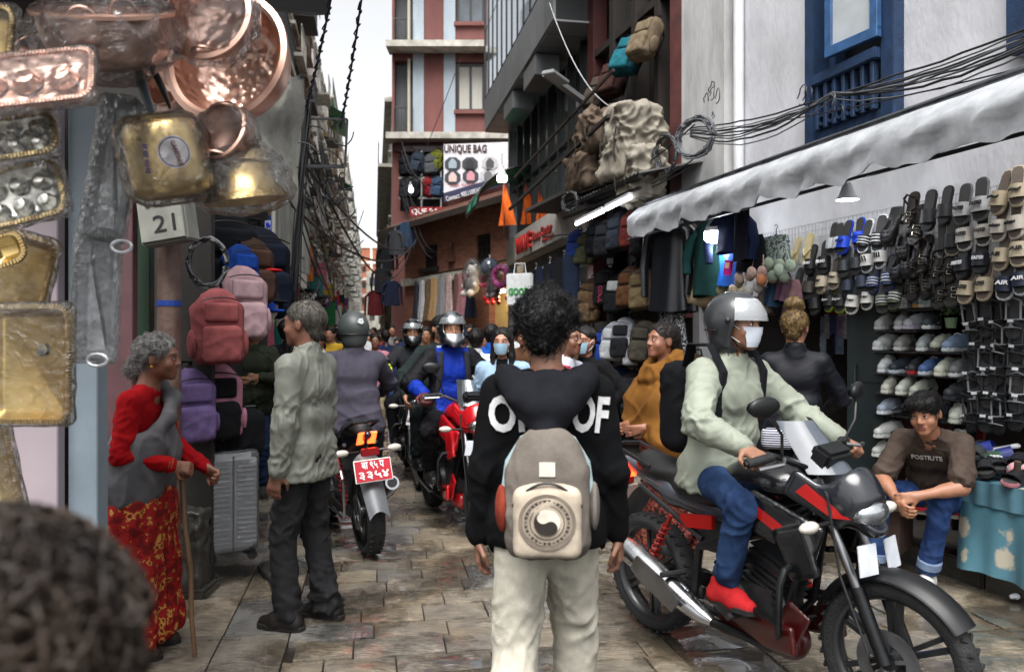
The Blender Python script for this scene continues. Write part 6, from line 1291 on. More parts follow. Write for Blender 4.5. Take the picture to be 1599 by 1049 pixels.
for i, (px, Y, tc, bc) in enumerate(spots):
 pr = PRO[i % 5]; p = W(px, 524, Y); p.z = 0; toc = [c for c in TOPC if c[0] == tc][0]; boc = BOTC[bc % 4]
 dist = 'fairly close' if Y < 15.5 else 'halfway down' if Y < 30 else 'far off'
 lb = 'pedestrian in %s top and %s, %s %s' % (tc, boc[0], dist, where(px, Y))
 while lb in seen_lbl: lb += ', farther back'
 seen_lbl.add(lb); top0 = 'cloth_44444%d_None' % (4 + i % 5)
 o = copy_tree(pr, None, p, facing(random.uniform(-.5, .5), -1 if random.random() < .7 else 1), lb, {top0: cloth(toc[1]), 'cloth_22242a_None': cloth(boc[1]), 'skin_80593f': SKIN(random.choice(('80593f', '6e4a38', '8f6650')))}); o['group'] = 'pedestrians down the street'; o.scale = (1, 1, random.uniform(.95, 1.05))
for p in PRO:
 for c in list(p.children_recursive) + [p]: bpy.data.objects.remove(c)
# ===== RIGHT-HAND SHOPS
def wallrot(extra=0.): return (0, 0, ROT_R + extra)
# ---- rolled tarpaulin awning over the slipper shop
a0 = onR(985, 330, .72); zA = 2.86; YA0, YA1 = a0.y, 3.2
def awp(Y, z, out): return rp(Y, z, out)
aw = thing('awning', 'grey rolled tarpaulin awning with scalloped edge over the slipper shop', 'awning')
AWM = mat('grey_tarpaulin', '989b9f', rough=.5, var=.35, scale=4, bump=.5, bscale=9, detail=7)
b = MB(); L_ = 60
def aws(o):
 def fn(u, v):
  Y = YA0 + (YA1 - YA0) * u; ang = v; sc = abs(math.sin(u * PI * 9)) ** .6
  wob = .01 * math.sin(u * 31) + .008 * math.sin(u * 73 + v * 5) + .012 * math.sin(u * 140 + v * 9) + .02 * math.sin(u * 57 + 8 * v) * math.sin(v * 9)
  out = .50 + .26 * math.sin(min(v, .85) / .85 * PI * .62) + wob * v; z = zA + .03 - .33 * v ** 1.2 - (.055 * sc if v > .82 else 0) * (v - .82) / .18 + wob * .6 * v
  return awp(Y, z, out - o)
 return fn
b.grid(aws(0), 160, 12); b.grid(aws(.008), 160, 12); b.obj('canvas', AWM, aw, smooth=True, angle=75)
b = MB(); b.tube([awp(YA0 + .1, zA + .035, .52), awp(YA1, zA + .035, .52)], .028, 12); b.obj('roller_bar', metal('6d7074', .35), aw, smooth=True)
b = MB(); b.tube([awp(YA0 + .2, zA - .33, .66), awp(YA1, zA - .33, .66)], .014, 8); b.obj('lower_rod', DKM, aw, smooth=True)
for Y in (7.2, 5.4, 3.9): b = MB(); b.beam(awp(Y, zA, 0), awp(Y, zA, .52), .03); b.obj('bracket', DKM, aw)
tc = thing('tin_canopy', 'dark tin canopy with two lit fluorescent tubes over the bag stall', 'canopy')
c0, c1 = onR(880, 340, .75), onR(1000, 300, .75)
b = MB(); b.beam(Vector((c0.x, c0.y, 3.12)), Vector((c1.x, c1.y, 3.12)), .05); b.beam(Vector((c0.x, c0.y, 3.0)), Vector((c1.x, c1.y, 3.0)), .03); b.obj('front_rail', DKM, tc)
b = MB(); e0 = rp(c0.y, 3.3, 0); e1 = rp(c1.y, 3.3, 0); b.grid(lambda u, v: (Vector((c0.x, c0.y, 3.16)).lerp(Vector((c1.x, c1.y, 3.16)), u)).lerp(e0.lerp(e1, u), v) + Vector((0, 0, .015 * math.sin(u * 150))), 90, 2); b.obj('tin_sheet', mat('grimy_tin', '3a3836', rough=.6, var=.5, scale=4), tc)
for (pa, pb) in (((900, 350), (942, 330)), ((947, 327), (985, 308))):
 q0, q1 = onR(pa[0], pa[1], .78), onR(pb[0], pb[1], .78); b = MB(); b.tube([q0, q1], .018, 10); b.obj('fluorescent_tube', glow('tube_glow', 'f2f6ff', 5), tc, smooth=True); b = MB(); b.beam(q0 + Vector((0, 0, .035)), q1 + Vector((0, 0, .035)), .05, .03); b.obj('tube_batten', plastic('b5b8ba', .4), tc)
# ---- bulbs
def bulb(name, label, p, cordtop, r=.06, power=25, cone=False, col=(.93, .97, 1.)):
 t = thing(name, label, 'lamp', p); b = MB(); b.tube([(0, 0, r * 2.2), cordtop - Vector(p)], .004, 6); b.obj('cord', plastic('161616', .5), t)
 if cone: b = MB(); b.lathe([(.018, .12), (.02, .07), (.03, .05), (.055, -.02), (.078, -.05), (.078, -.055), (.05, -.02), (.0, .0)], 20); b.obj('lamp_shade', plastic('c9ccd0', .4), t, smooth=True); b = MB(); b.lathe([(.0, -.058), (.07, -.053), (.0, -.045)], 20); b.obj('bulb_glass', glow('led_glow', 'f4f7ff', 9), t)
 else:
  b = MB(); b.lathe([(r * .28, r * 2.2), (r * .3, r * 1.5), (r * .5, r * 1.2), (r * .98, r * .25), (r, .0)], 20); b.obj('lamp_body', plastic('d5d8db', .4), t, smooth=True); b = MB(); b.lathe([(r, 0), (r, -r * .9), (r * .8, -r * 1.15), (0, -r * 1.2)], 20); b.obj('bulb_glass', glow('led_glow', 'f4f7ff', 9), t, smooth=True)
 l = bpy.data.lights.new('bulb_light', 'POINT'); l.energy = power; l.color = col; l.shadow_soft_size = .05; lo = bpy.data.objects.new('bulb_light', l); link(lo, t, (0, 0, -r * 1.9 if not cone else -.12))
 return t
bulb('led_bulb', 'large lit white bulb hanging before the black raincoats', onR(1115, 362, .55), onR(1115, 300, .55), .085, 3.5)
bulb('cone_lamp', 'lit cone shaped lamp hanging below the awning above blue slides', onR(1323, 300, .5), onR(1323, 262, .5), power=1.2, cone=True)
bulb('led_bulb', 'left one of two small lit bulbs in the shoe shop', onR(868, 440, .5), onR(866, 395, .5), .055, 3); bulb('led_bulb', 'right one of two small lit bulbs in the shoe shop', onR(893, 437, .5), onR(893, 395, .5), .05, 3)
# ---- wire grid behind the slippers
g = thing('wire_grid', 'white wire mesh panel on the wall behind the hanging slides', 'display grid'); b = MB(); p0, p1 = onR(1190, 345, .06), onR(1640, 240, .06); Z0, Z1 = 1.78, 2.42
n = 64
for i in range(n + 1): q = Vector((p0.x, p0.y, 0)).lerp(Vector((p1.x, p1.y, 0)), i / n); b.beam(q + Vector((0, 0, Z0)), q + Vector((0, 0, Z1)), .005)
for i in range(12): z = Z0 + (Z1 - Z0) * i / 11; b.beam(Vector((p0.x, p0.y, z)), Vector((p1.x, p1.y, z)), .005)
b.obj('wire_mesh', plastic('9fa2a5', .4), g)
# ---- slides
def slide_meshes():
 out = [(.0, .135), (.028, .128), (.038, .10), (.036, .05), (.034, .0), (.042, -.05), (.048, -.09), (.040, -.125), (.015, -.142), (-.015, -.142), (-.038, -.128), (-.047, -.09), (-.043, -.05), (-.036, .0), (-.037, .05), (-.038, .10), (-.028, .128)]
 b = MB(); b.poly(out, .026); so = b.mesh('sole', bevel=.006)
 b = MB(); b.poly([(x * .86, z * .93) for x, z in out], .004); ins = b.mesh('footbed')
 b = MB()
 def fn(o):
  def g_(u, v):
   a = PI * u; z = -.085 + .085 * v - .012 * math.sin(a); hh = .050 + .012 * v; w = (.047 - .006 * v); return (-math.cos(a) * (w + .004 + o), -.0 - math.sin(a) ** .75 * (hh + o), z)
  return g_
 b.grid(fn(0), 18, 4); b.grid(fn(-.005), 18, 4); st = b.mesh('strap', True, angle=70)
 b = MB(); b.tube([(-.036, -.012, .0), (-.02, -.03, -.035), (0, -.034, -.075), (.0, -.012, -.085), (0, -.034, -.075), (.02, -.03, -.035), (.036, -.012, .0)], [.008, .009, .008, .006, .008, .009, .008], 8, flat=.7); th = b.mesh('thong', True)
 b = MB(); b.tube([(-.04, -.012, -.03), (-.03, -.045, -.035), (0, -.058, -.04), (.03, -.045, -.035), (.04, -.012, -.03)], .011, 8, flat=.45); b.tube([(-.044, -.012, -.085), (-.03, -.042, -.08), (0, -.05, -.08), (.03, -.042, -.08), (.044, -.012, -.085)], .011, 8, flat=.45); b.tube([(-.034, -.012, .05), (-.036, -.05, .07), (0, -.075, .085), (.036, -.05, .07), (.034, -.012, .05)], .009, 8, flat=.45); b.tube([(0, -.05, -.08), (0, -.06, -.04)], .011, 6, flat=.5); b.tube([(.037, -.03, -.035), (.036, -.045, .07)], .006, 6); b.tube([(-.037, -.03, -.035), (-.036, -.045, .07)], .006, 6); sa = b.mesh('straps', True)
 F = Field((-.06, -.1, -.16), (.06, .03, .15), .007); F.box((0, 0, -.01), (.048, .016, .14), .014); F.ell((0, -.025, -.075), (.05, .045, .07), k=.02); F.cap((-.03, -.02, .03), (-.034, -.03, -.04), .016, k=.02); F.cap((.03, -.02, .03), (.034, -.03, -.04), .016, k=.02); F.ell((0, -.035, -.02), (.028, .03, .06), k=.01, mode='sub')
 for q in range(6): F.ell((-.024 + .024 * (q % 3), -.07, -.075 - .035 * (q // 3)), (.007, .02, .007), k=.003, mode='sub')
 cl = F.mesh('clog')
 return so, ins, st, th, sa, cl
SO, INS, STR, THO, SAN, CLO = slide_meshes()
for _m in (SO, INS, STR, THO, SAN, CLO): _m.materials.append(plastic('222222', .5))
def setm(o, m): o.material_slots[0].link = 'OBJECT'; o.material_slots[0].material = m; return o
rsl = random.Random(2)
ORD = ('left', 'right')
def slide(px, py, kind, sole, strap, label, txt=None, tcol='161616', stripes=None, tilt=-.26, out=.13, rz=0., scl=1., buckle=False):
 p = onR(px, py, out); t = thing('slide_sandal' if kind == 'slide' else 'sandal', label, 'sandal', p, (tilt + rsl.uniform(-.05, .05), rsl.uniform(-.13, .13), ROT_R + .25 + rz + rsl.uniform(-.22, .22)), 'slippers hanging on the shop wall'); t.scale = (scl * rsl.uniform(.93, 1.07),) * 3
 S = plastic(sole, .55); T = plastic(strap, .5)
 if kind == 'clog': setm(mesh_obj('clog_shell', CLO, None, t), S); return t
 setm(mesh_obj('sole', SO, None, t), S); setm(mesh_obj('footbed', INS, None, t, (0, -.013, 0)), plastic('2a2a2b' if sole not in ('a89c84', 'b8ab92', 'bdb7ac') else '5a5048', .7) if kind == 'slide' else S)
 if kind == 'slide':
  st = setm(mesh_obj('strap', STR, None, t), T)
  if txt: text(txt, plastic(tcol, .5), st, (0, -.0635, -.05), (R(-8), 0, 0), w=.07, h=.026, ext=.002, bold=.03)
  if stripes:
   for i in range(3):
    b = MB()
    if stripes[1] == 'h': b.tube([(-.044 * math.cos(PI * u) * 1.07, -.054 * math.sin(PI * u) ** .75 - .004, -.07 + .022 * i) for u in np.linspace(.03, .97, 12)], .004, 5)
    else: b.box((-.024 + .02 * i, -.062, -.045), (.009, .006, .05), (R(-8), R(-25), 0))
    b.obj('stripe', plastic(stripes[0], .5), st)
 elif kind == 'thong': setm(mesh_obj('thong', THO, None, t), T)
 else:
  st = setm(mesh_obj('straps', SAN, None, t), T)
  if buckle:
   for z, y in ((-.04, -.062), (-.08, -.055)): b = MB(); b.tube([(.012, y, z - .01), (.032, y + .012, z - .01), (.032, y + .012, z + .012), (.012, y, z + .012), (.012, y, z - .01)], .0022, 5); b.obj('buckle', metal('b8b3a4', .3), st)
  else: b = MB(); b.box((0, -.066, -.045), (.03, .004, .016)); b.obj('tag', plastic('a8aaad', .5), st)
 return t
def pair(x1, x2, y1, y2, kind, sole, strap, desc, **k):
 for i, (x, y) in enumerate(((x1, y1), (x2, y2))): slide(x, y, kind, sole, strap, '%s of a pair, %s' % (ORD[i], desc), rz=(.04 if i else -.04), **k)
BE, WH, BK, GR, NV = 'a89c84', 'bdb7ac', '151517', '6d6f72', '1c2336'
pair(1243, 1262, 393, 388, 'thong', 'a39873', 'a39873', 'beige thong flip flop at the top left of the slides')
pair(1268, 1289, 405, 402, 'slide', BK, BK, 'black slide with small white lettering below the beige flip flops', txt='MILANO', tcol='c9c9c9')
pair(1302, 1312, 372, 372, 'slide', GR, 'b0b4b8', 'pale grey slide just left of the blue slides')
pair(1321, 1343, 370, 364, 'slide', '1436a8', '1840b8', 'bright blue slide in the top row', txt='SPORT', tcol='0c1f66')
pair(1353, 1375, 368, 364, 'slide', 'c6c8ca', BK, 'white slide with black strap and white stripes in the top row', stripes=('c9cacc', 'h'))
pair(1395, 1413, 352, 378, 'clog', BK, BK, 'black rubber clog right of the white slides', tilt=-.3)
pair(1424, 1434, 330, 350, 'sandal', '1c1613', '17110e', 'black leather sandal with gold buckles in the top row', buckle=True)
pair(1452, 1478, 328, 320, 'slide', BK, '1c1d20', 'glossy black leather slide in the top row')
pair(1474, 1488, 372, 366, 'slide', '8a8170', BK, 'black strap slide with pale sole under the top row')
pair(1506, 1533, 318, 310, 'slide', '5d6063', '8e9092', 'mid grey slide lettered FASTER at the top', txt='FASTER', out=.15)
pair(1507, 1536, 358, 352, 'slide', 'b5afa6', 'a9a49c', 'pale grey slide lettered FASTER in second row', txt='FASTER', out=.15)
pair(1507, 1533, 402, 396, 'slide', BK, '14161f', 'black slide with white letters FASTER in third row', txt='FASTER', tcol='c4c6ca', out=.15)
pair(1514, 1541, 440, 435, 'slide', BE, BE, 'beige slide lettered FASTER in bottom row', txt='FASTER', out=.15)
pair(1567, 1590, 300, 290, 'slide', 'b8ab92', 'a99c84', 'beige slide with dark logo at the top right', txt='~', out=.17)
pair(1565, 1589, 345, 338, 'slide', 'bdb7ac', 'b0aaa0', 'pale slide with black bird shaped logo at right edge', txt='mizuno', out=.17)
pair(1569, 1594, 388, 380, 'slide', 'b8ab92', 'b3a68e', 'beige slide lettered AIR at right edge', txt='AIR', out=.17)
pair(1573, 1596, 432, 426, 'slide', 'aaaeb2', NV, 'navy slide with white letters AIR at right edge', txt='AIR', tcol='c9c9cc', out=.17)
pair(1320, 1340, 408, 403, 'slide', '33373a', '2b2f31', 'dark grey slide directly under the blue slides')
pair(1356, 1380, 398, 393, 'slide', 'a8aaac', 'b5b3ae', 'pale slide with three slanted black stripes', stripes=('161617', 'd'))
pair(1247, 1267, 442, 440, 'slide', '4a4642', '45413e', 'brown grey slide low on the left of the wall')
pair(1287, 1306, 432, 426, 'slide', BE, 'b0a590', 'beige slide lettered Supr in the third row', txt='Supr')
pair(1328, 1348, 438, 432, 'slide', '232b3c', '2a3140', 'navy woven slide left of the striped slides')
pair(1367, 1391, 432, 426, 'slide', '27345a', '2a3554', 'navy slide with white stripes across the strap', stripes=('c4c7cc', 'h'))
pair(1335, 1357, 462, 457, 'slide', 'bdbab4', 'c2bfb8', 'white slide lettered Supr in the lowest row', txt='Supr')
pair(1299, 1315, 462, 460, 'slide', '6f7d1e', '1a1b1c', 'black slide with lime green sole in the lowest row', txt='Super', tcol='9a9a9a')
pair(1380, 1402, 460, 455, 'slide', '454a36', '3f4433', 'olive slide with white stripes in the lowest row', stripes=('c4c7cc', 'h'))
pair(1408, 1424, 410, 402, 'clog', '1a1b1f', BK, 'dark clog with pale trim under the first clog')
pair(1432, 1445, 402, 396, 'sandal', '1c1613', '191210', 'black brown sandal with gold buckles in the middle', buckle=True)
pair(1428, 1450, 440, 436, 'sandal', '17120f', '14100e', 'black sandal with gold buckles in the low middle', buckle=True)
pair(1466, 1484, 415, 410, 'sandal', '1a1512', '151210', 'black sandal with bright buckles left of the black FASTER slides', buckle=True)
pair(1470, 1488, 452, 446, 'sandal', '1a1512', '151210', 'lowest black sandal with bright buckles left of the beige FASTER slides', buckle=True)
pair(1255, 1275, 468, 466, 'slide', '1b1b1d', '1d1d20', 'black slide lowest on the left above the hair bun')
k = 0
for r_, y in enumerate((492, 530, 568, 606, 640)):
 for c_, x in enumerate((1519, 1541, 1563, 1586)):
  slide(x + (r_ % 2) * 6, y + rsl.uniform(-4, 4), 'sandal', '1b1c1e', '26282b' if (r_ + c_) % 3 else '6d6f72', 'black sport sandal with grey straps, %s row of the sandal wall, %s from its left' % (('top', 'second', 'third', 'fourth', 'bottom')[r_], ('first', 'second', 'third', 'fourth')[c_]), tilt=-.12, out=.1, rz=rsl.uniform(-.5, .3), scl=1.02)
# ---- sneaker rack
rk = thing('shoe_rack', 'dark shoe rack with red back panel behind the seated young man', 'shoe rack'); r0, r1 = onR(1372, 560, -.28), onR(1506, 560, -.28)
d_ = (Vector((r1.x, r1.y, 0)) - Vector((r0.x, r0.y, 0))); rw = d_.length
for o_, nm, m, dims, cc in ((0, 'back_panel', mat('red_back_panel', '4a0a10', rough=.5, var=.2), (rw + .1, .02, 2.0), (rw / 2, .12, 1.1)),):
 b = MB(); b.box(cc, dims); b.obj(nm, m, rk, loc=(r0.x, r0.y, 0), rot=ROT_R)
for x in (0, .45, .85, 1.): b = MB(); b.box((rw * x, .06, 1.1), (.025, .06, 2.0)); b.obj('upright', metal('2c2f33', .4), rk, loc=(r0.x, r0.y, 0), rot=ROT_R)
SHF = [(483, 1372, 1508), (516, 1372, 1440), (549, 1372, 1508), (585, 1372, 1508), (618, 1372, 1508), (652, 1372, 1508), (684, 1372, 1430), (714, 1372, 1430)]
for (py, xa, xb) in SHF:
 z = onR((xa + xb) / 2, py, -.14).z; qa, qb = onR(xa, py, -.14), onR(xb, py, -.14); l = (Vector((qb.x, qb.y, 0)) - Vector((qa.x, qa.y, 0))).length; b = MB(); b.box((l / 2, .06, z - .006), (l, .22, .012)); b.obj('shelf', metal('7a7d80', .3), rk, loc=(qa.x, qa.y, 0), rot=ROT_R)
F = Field((-.06, -.16, -.01), (.06, .16, .14), .0075); F.cap((0, .10, .04), (0, -.02, .04), .042, .044, k=.03); F.cap((0, -.02, .035), (0, -.115, .028), .045, .036, k=.02); F.cap((0, .1, .05), (0, .09, .095), .036, .034, k=.03); F.cap((0, .05, .085), (0, -.05, .06), .028, .026, k=.03); F.ell((0, .085, .125), (.026, .045, .035), k=.01, mode='sub'); F.cut((0, 0, .008), (0, 0, -1)); SNK = F.mesh('upper'); SNK.materials.append(plastic('222222', .5))
b = MB(); pts = [(.030, .14), (.038, .08), (.036, .02), (.044, -.06), (.040, -.115), (.022, -.15), (-.022, -.15), (-.040, -.115), (-.044, -.06), (-.036, .02), (-.038, .08), (-.03, .14)]; b.poly(pts, .03, 'z'); SNS = b.mesh('midsole', bevel=.006); SNS.materials.append(plastic('222222', .5))
b = MB()
for i in range(5): y = .03 - .028 * i; z = .118 - .014 * i; b.tube([(-.024, y, z - .012), (0, y - .006, z), (.024, y, z - .012)], .0035, 5); b.tube([(-.024, y, z - .012), (.024, y - .026, z - .026)], .003, 5)
LACE = b.mesh('laces'); LACE.materials.append(plastic('222222', .5))
b = MB()
for sx in (-1, 1): b.tube([(sx * .040, .05, .055), (sx * .044, .0, .05), (sx * .046, -.045, .04)], [.003, .008, .004], 6)
SWO = b.mesh('side_stripe'); SWO.materials.append(plastic('222222', .5))
SN = [(1420, 478, 'b9bcbf', 'c9cbcc', 0), (1440, 478, '55606c', 'a8803c', 1), (1457, 477, 'a9c0c2', 'c5c9ca', 0), (1474, 478, '8f8290', '9a8d98', 0), (1493, 478, '8c8790', '6a5f68', 1),
 (1384, 513, 'b4b8b6', 'c4c7c4', 0), (1410, 512, 'b9bdc2', 'c9ccd0', 0), (1435, 512, 'a8acb2', 'b4a9bd', 1), (1455, 511, '3a3f44', 'c3c7c9', 1),
 (1384, 546, 'bcc0c0', 'c6c9c9', 0), (1413, 546, '8b8d8a', 'b9bbb8', 1), (1446, 545, '9aa4a4', 'c6caca', 1), (1470, 543, 'a3a898', '2b2c2a', 1), (1492, 546, '7387a0', 'b6bcc0', 0),
 (1385, 582, 'b3b8ba', 'c2c6c8', 0), (1412, 580, '1e2833', 'a9b3bd', 1), (1434, 579, '232428', '93262c', 1), (1455, 579, '3f5a86', 'b5bcc6', 0), (1478, 580, 'b4b8a8', 'c2c5b6', 0), (1496, 579, '5c5f61', 'b9bcbc', 1),
 (1391, 615, 'b0b0a6', 'c2c1b6', 0), (1416, 614, 'b4b8b0', 'c3c7bf', 0), (1442, 613, 'a0a698', 'b9beb2', 1), (1497, 610, '22262b', '2c3036', 0),
 (1389, 650, '8d98a8', 'c2c8cf', 1), (1448, 648, '9a9a98', 'b9b9b6', 1), (1475, 648, '1e2226', '2b3034', 0), (1495, 648, 'a6aaa0', 'b9bdb3', 0),
 (1388, 682, 'b0b2b0', 'c4c6c4', 1), (1495, 680, 'a9aba4', 'babcb5', 0), (1382, 712, 'a6a8a4', 'bcbeba', 0), (1470, 482 + 168, '6a2430', 'b9bcbc', 1)]
NUMW = ('first', 'second', 'third', 'fourth', 'fifth', 'sixth', 'seventh'); rowy = sorted({round(s_[1] / 33) for s_ in SN}); cnt = {}
def cname(h):
 r_, g_, b_ = (int(h[i:i + 2], 16) for i in (0, 2, 4)); m_ = max(r_, g_, b_); d2 = m_ - min(r_, g_, b_)
 if d2 < 26: return 'black' if m_ < 60 else 'dark grey' if m_ < 110 else 'grey' if m_ < 165 else 'white'
 return ('red' if r_ == m_ and g_ < 110 else 'beige' if r_ == m_ else 'blue' if b_ == m_ else 'green')
for (px, py, cu, cs, de) in SN:
 rw_ = min(range(len(SHF)), key=lambda i: abs(SHF[i][0] - py)); cnt[rw_] = cnt.get(rw_, 0) + 1
 p = onR(px, py, -.10); p.z = onR((SHF[rw_][1] + SHF[rw_][2]) / 2, SHF[rw_][0], -.14).z + .008
 t = thing('sneaker', '%s sneaker, %s from the left on shelf number %s of the rack' % (cname(cu), NUMW[cnt[rw_] - 1], ('one', 'two', 'three', 'four', 'five', 'six', 'seven', 'eight')[rw_]), 'sneaker', p, (0, 0, ROT_R + rsl.uniform(.15, .65)), 'sneakers on the rack')
 setm(mesh_obj('upper', SNK, None, t, (0, 0, .012)), mat('sneaker_' + cu, cu, rough=.6, var=.12, scale=20, bump=.2, bscale=150)); setm(mesh_obj('midsole', SNS, None, t, (0, 0, .014)), plastic(cs, .5)); setm(mesh_obj('laces', LACE, None, t, (0, 0, .008)), plastic('c4c6c6' if de == 0 else '2a2c30', .6))
 if de: setm(mesh_obj('side_stripe', SWO, None, t), plastic('1c1f24' if cname(cu) in ('white', 'grey', 'beige') else 'b9bcbf', .5))
pp = onR(1485, 512, -.1); t = thing('potted_plant', 'small green plant in a pale pot on the shoe rack', 'plant', pp); b = MB(); b.lathe([(0, 0), (.03, 0), (.04, .07), (.035, .07), (0, .06)], 12); b.obj('pot', plastic('7f9a74', .5), t); b = MB()
for i in range(50): q = Vector((rsl.gauss(0, .03), rsl.gauss(0, .03), .09 + abs(rsl.gauss(0, .03)))); b.T = Tm(q, (rsl.uniform(-1, 1), rsl.uniform(-1, 1), rsl.uniform(0, 6))); b.add([(-.014, 0, 0), (0, -.008, .003), (.016, 0, 0), (0, .008, .003)], [(0, 1, 2, 3)])
b.obj('leaves', mat('rack_plant_leaf', '6f8f58', rough=.5, var=.3), t)
dr_ = thing('shop_door', 'dark green wooden shutter door folded beside the shoe rack', 'door', onR(1330, 524, -.05) * 1.0); dr_.location.z = .1; dr_.rotation_euler = (0, 0, ROT_R + .5)
GDR = mat('dark_green_door', '101f21', rough=.5, var=.35, scale=6, stretch=(1, 1, .2)); b = MB(); b.box((.15, 0, .95), (.36, .04, 1.9)); b.obj('door_leaf', GDR, dr_, bevel=.004)
for z in (.5, 1.35): b = MB(); b.box((.15, -.026, z), (.22, .014, .62)); b.obj('door_panel', GDR, dr_, bevel=.006)
b = MB(); b.tube([(.05, -.03, .98), (.05, -.06, 1.0), (.05, -.06, 1.16), (.05, -.03, 1.18)], .008, 6); b.obj('handle', metal('7a7c7e', .4), dr_)
for i, (px, py, c_) in enumerate(((1278, 510, '8a9bb8'), (1290, 512, 'b3b7bd'), (1301, 508, '4a5a8a'), (1312, 511, '9a8ab8'), (1283, 535, 'a8b4c4'), (1298, 538, '2a2f3c'), (1310, 536, '7a8aa8'), (1322, 512, 'b9c0cc'))):
 p = onR(px, py, -.7); t = thing('packet', 'shiny %s packet hanging in the shop interior, %s from the left' % (cname(c_), NUMW[i] if i < 7 else 'last'), 'packet', p, wallrot(rsl.uniform(-.2, .2)), 'packets inside the shop'); b = MB(); b.grid(lambda u, v: ((u - .5) * .13, -.012 * math.sin(PI * u) * math.sin(PI * v) - .004 * math.sin(v * 20), (v - .5) * .2), 8, 8); b.obj('pouch', mat('packet_' + c_, c_, rough=.15, var=.3, scale=12, coat=.5), t, smooth=True); b = MB(); b.box((0, .004, .11), (.08, .004, .04)); b.obj('header_card', plastic('c9c9c9' if i % 2 else '8a1c22', .5), t)
# ---- table with floral blue cloth and slippers heaped on it
tb = thing('stall_table', 'low table draped with blue floral plastic cloth at the right edge', 'table'); ta, tb_ = onR(1512, 750, .35), onR(1690, 750, .35)
tw = (Vector((tb_.x, tb_.y, 0)) - Vector((ta.x, ta.y, 0))).length; TZ = .66
b = MB(); b.box((tw / 2, .3, TZ - .03), (tw, .6, .04)); b.obj('table_top', DWD, tb, loc=(ta.x, ta.y, 0), rot=ROT_R)
FLO = mat('floral_blue_cloth', '48707e', rough=.4, var=.2, scale=3, spec=.5)
N_, L_2 = FLO.node_tree.nodes, FLO.node_tree.links; mp_ = [n for n in N_ if n.type == 'MAPPING'][0]
vo = N_.new('ShaderNodeTexVoronoi'); vo.inputs['Scale'].default_value = 4.5; L_2.new(mp_.outputs[0], vo.inputs['Vector']); vr = N_.new('ShaderNodeValToRGB'); vr.color_ramp.elements[0].position = .22; vr.color_ramp.elements[0].color = (1, 1, 1, 1); vr.color_ramp.elements[1].position = .30; vr.color_ramp.elements[1].color = (0, 0, 0, 1)
nz_ = N_.new('ShaderNodeTexNoise'); nz_.inputs['Scale'].default_value = 24; L_2.new(mp_.outputs[0], nz_.inputs['Vector']); ad = N_.new('ShaderNodeMath'); ad.operation = 'MULTIPLY_ADD'; ad.inputs[1].default_value = .35; L_2.new(nz_.outputs['Fac'], ad.inputs[0]); sb = N_.new('ShaderNodeMath'); sb.operation = 'SUBTRACT'; sb.inputs[1].default_value = .17; L_2.new(vo.outputs['Distance'], sb.inputs[0]); L_2.new(sb.outputs[0], ad.inputs[2]); L_2.new(ad.outputs[0], vr.inputs['Fac'])
mx_ = N_.new('ShaderNodeMix'); mx_.data_type = 'RGBA'; L_2.new(vr.outputs[0], mx_.inputs[0]); old = [l for l in L_2 if l.to_socket == N_['Principled BSDF'].inputs['Base Color']][0].from_socket; L_2.new(old, mx_.inputs[6]); mx_.inputs[7].default_value = (*sr('a39e8e'), 1); L_2.new(mx_.outputs[2], N_['Principled BSDF'].inputs['Base Color'])
b = MB()
def clf(u, v): x = -.02 + tw * u; return (x, -.03 - .012 * math.sin(x * 34) * v - .02 * math.sin(x * 11 + 1) * v - .03 * v, TZ - (TZ - .13) * v + .01 * math.sin(x * 9) * v)
b.grid(clf, 90, 10); b.grid(lambda u, v: (-.02 + tw * u, -.03 + .62 * v, TZ), 8, 2); b.grid(lambda u, v: (-.025 + .02 * math.sin(u * 20) * v, -.03 + .6 * u, TZ - (TZ - .2) * v), 20, 6); b.obj('cloth', FLO, tb, loc=(ta.x, ta.y, 0), rot=ROT_R, smooth=True, angle=50)
b = MB(); b.grid(lambda u, v: (-.03 + (tw + .02) * u, -.05 - .006 * math.sin(u * 40), TZ + .005 - .14 * v), 40, 3); b.obj('top_cloth', mat('plain_blue_cloth', '4c6f7d', rough=.4, var=.2), tb, loc=(ta.x, ta.y, 0), rot=ROT_R, smooth=True)
heap = [(1525, 640, '20242c', '23283a', 'black'), (1555, 640, 'a9abae', '1d2a78', 'white and blue'), (1585, 640, '1f2a6e', '1a2360', 'blue'), (1530, 665, '26292a', '2d3032', 'dark grey'), (1570, 660, '2a2c2e', '24472e', 'dark green'), (1595, 668, 'b4b2b4', '15161a', 'white'), (1520, 690, '17181a', '1b1c1f', 'jet black'), (1550, 690, '141517', '17181b', 'black striped'), (1585, 695, 'a8737a', 'b5848a', 'pink'), (1540, 712, '1b1b1d', '1d1d20', 'charcoal'), (1590, 715, '8f5f66', '17181b', 'dusty rose')]
for i, (px, py, so_, st_, nm) in enumerate(heap):
 p = onR(px, py, .1 + .2 * (py - 640) / 75); p.z = TZ + .035 + max(0, (720 - py)) * .0012 + .02 * (i % 2)
 t = thing('slide_sandal', '%s slide lying in the heap on the blue cloth table' % nm, 'sandal', p, (R(-78) + rsl.uniform(-.15, .15), rsl.uniform(-.2, .2), ROT_R + rsl.uniform(-1.2, 1.2)), 'slippers heaped on the table')
 setm(mesh_obj('sole', SO, None, t), plastic(so_, .55)); setm(mesh_obj('footbed', INS, None, t, (0, -.013, 0)), plastic('2a2a2b', .7)); st2 = setm(mesh_obj('strap', STR, None, t), plastic(st_, .5))
 if 'striped' in nm:
  for k in range(3): b = MB(); b.box((-.02 + .018 * k, -.062, -.045), (.008, .006, .04), (R(-8), R(-20), 0)); b.obj('stripe', plastic('c4c6c8', .5), st2)
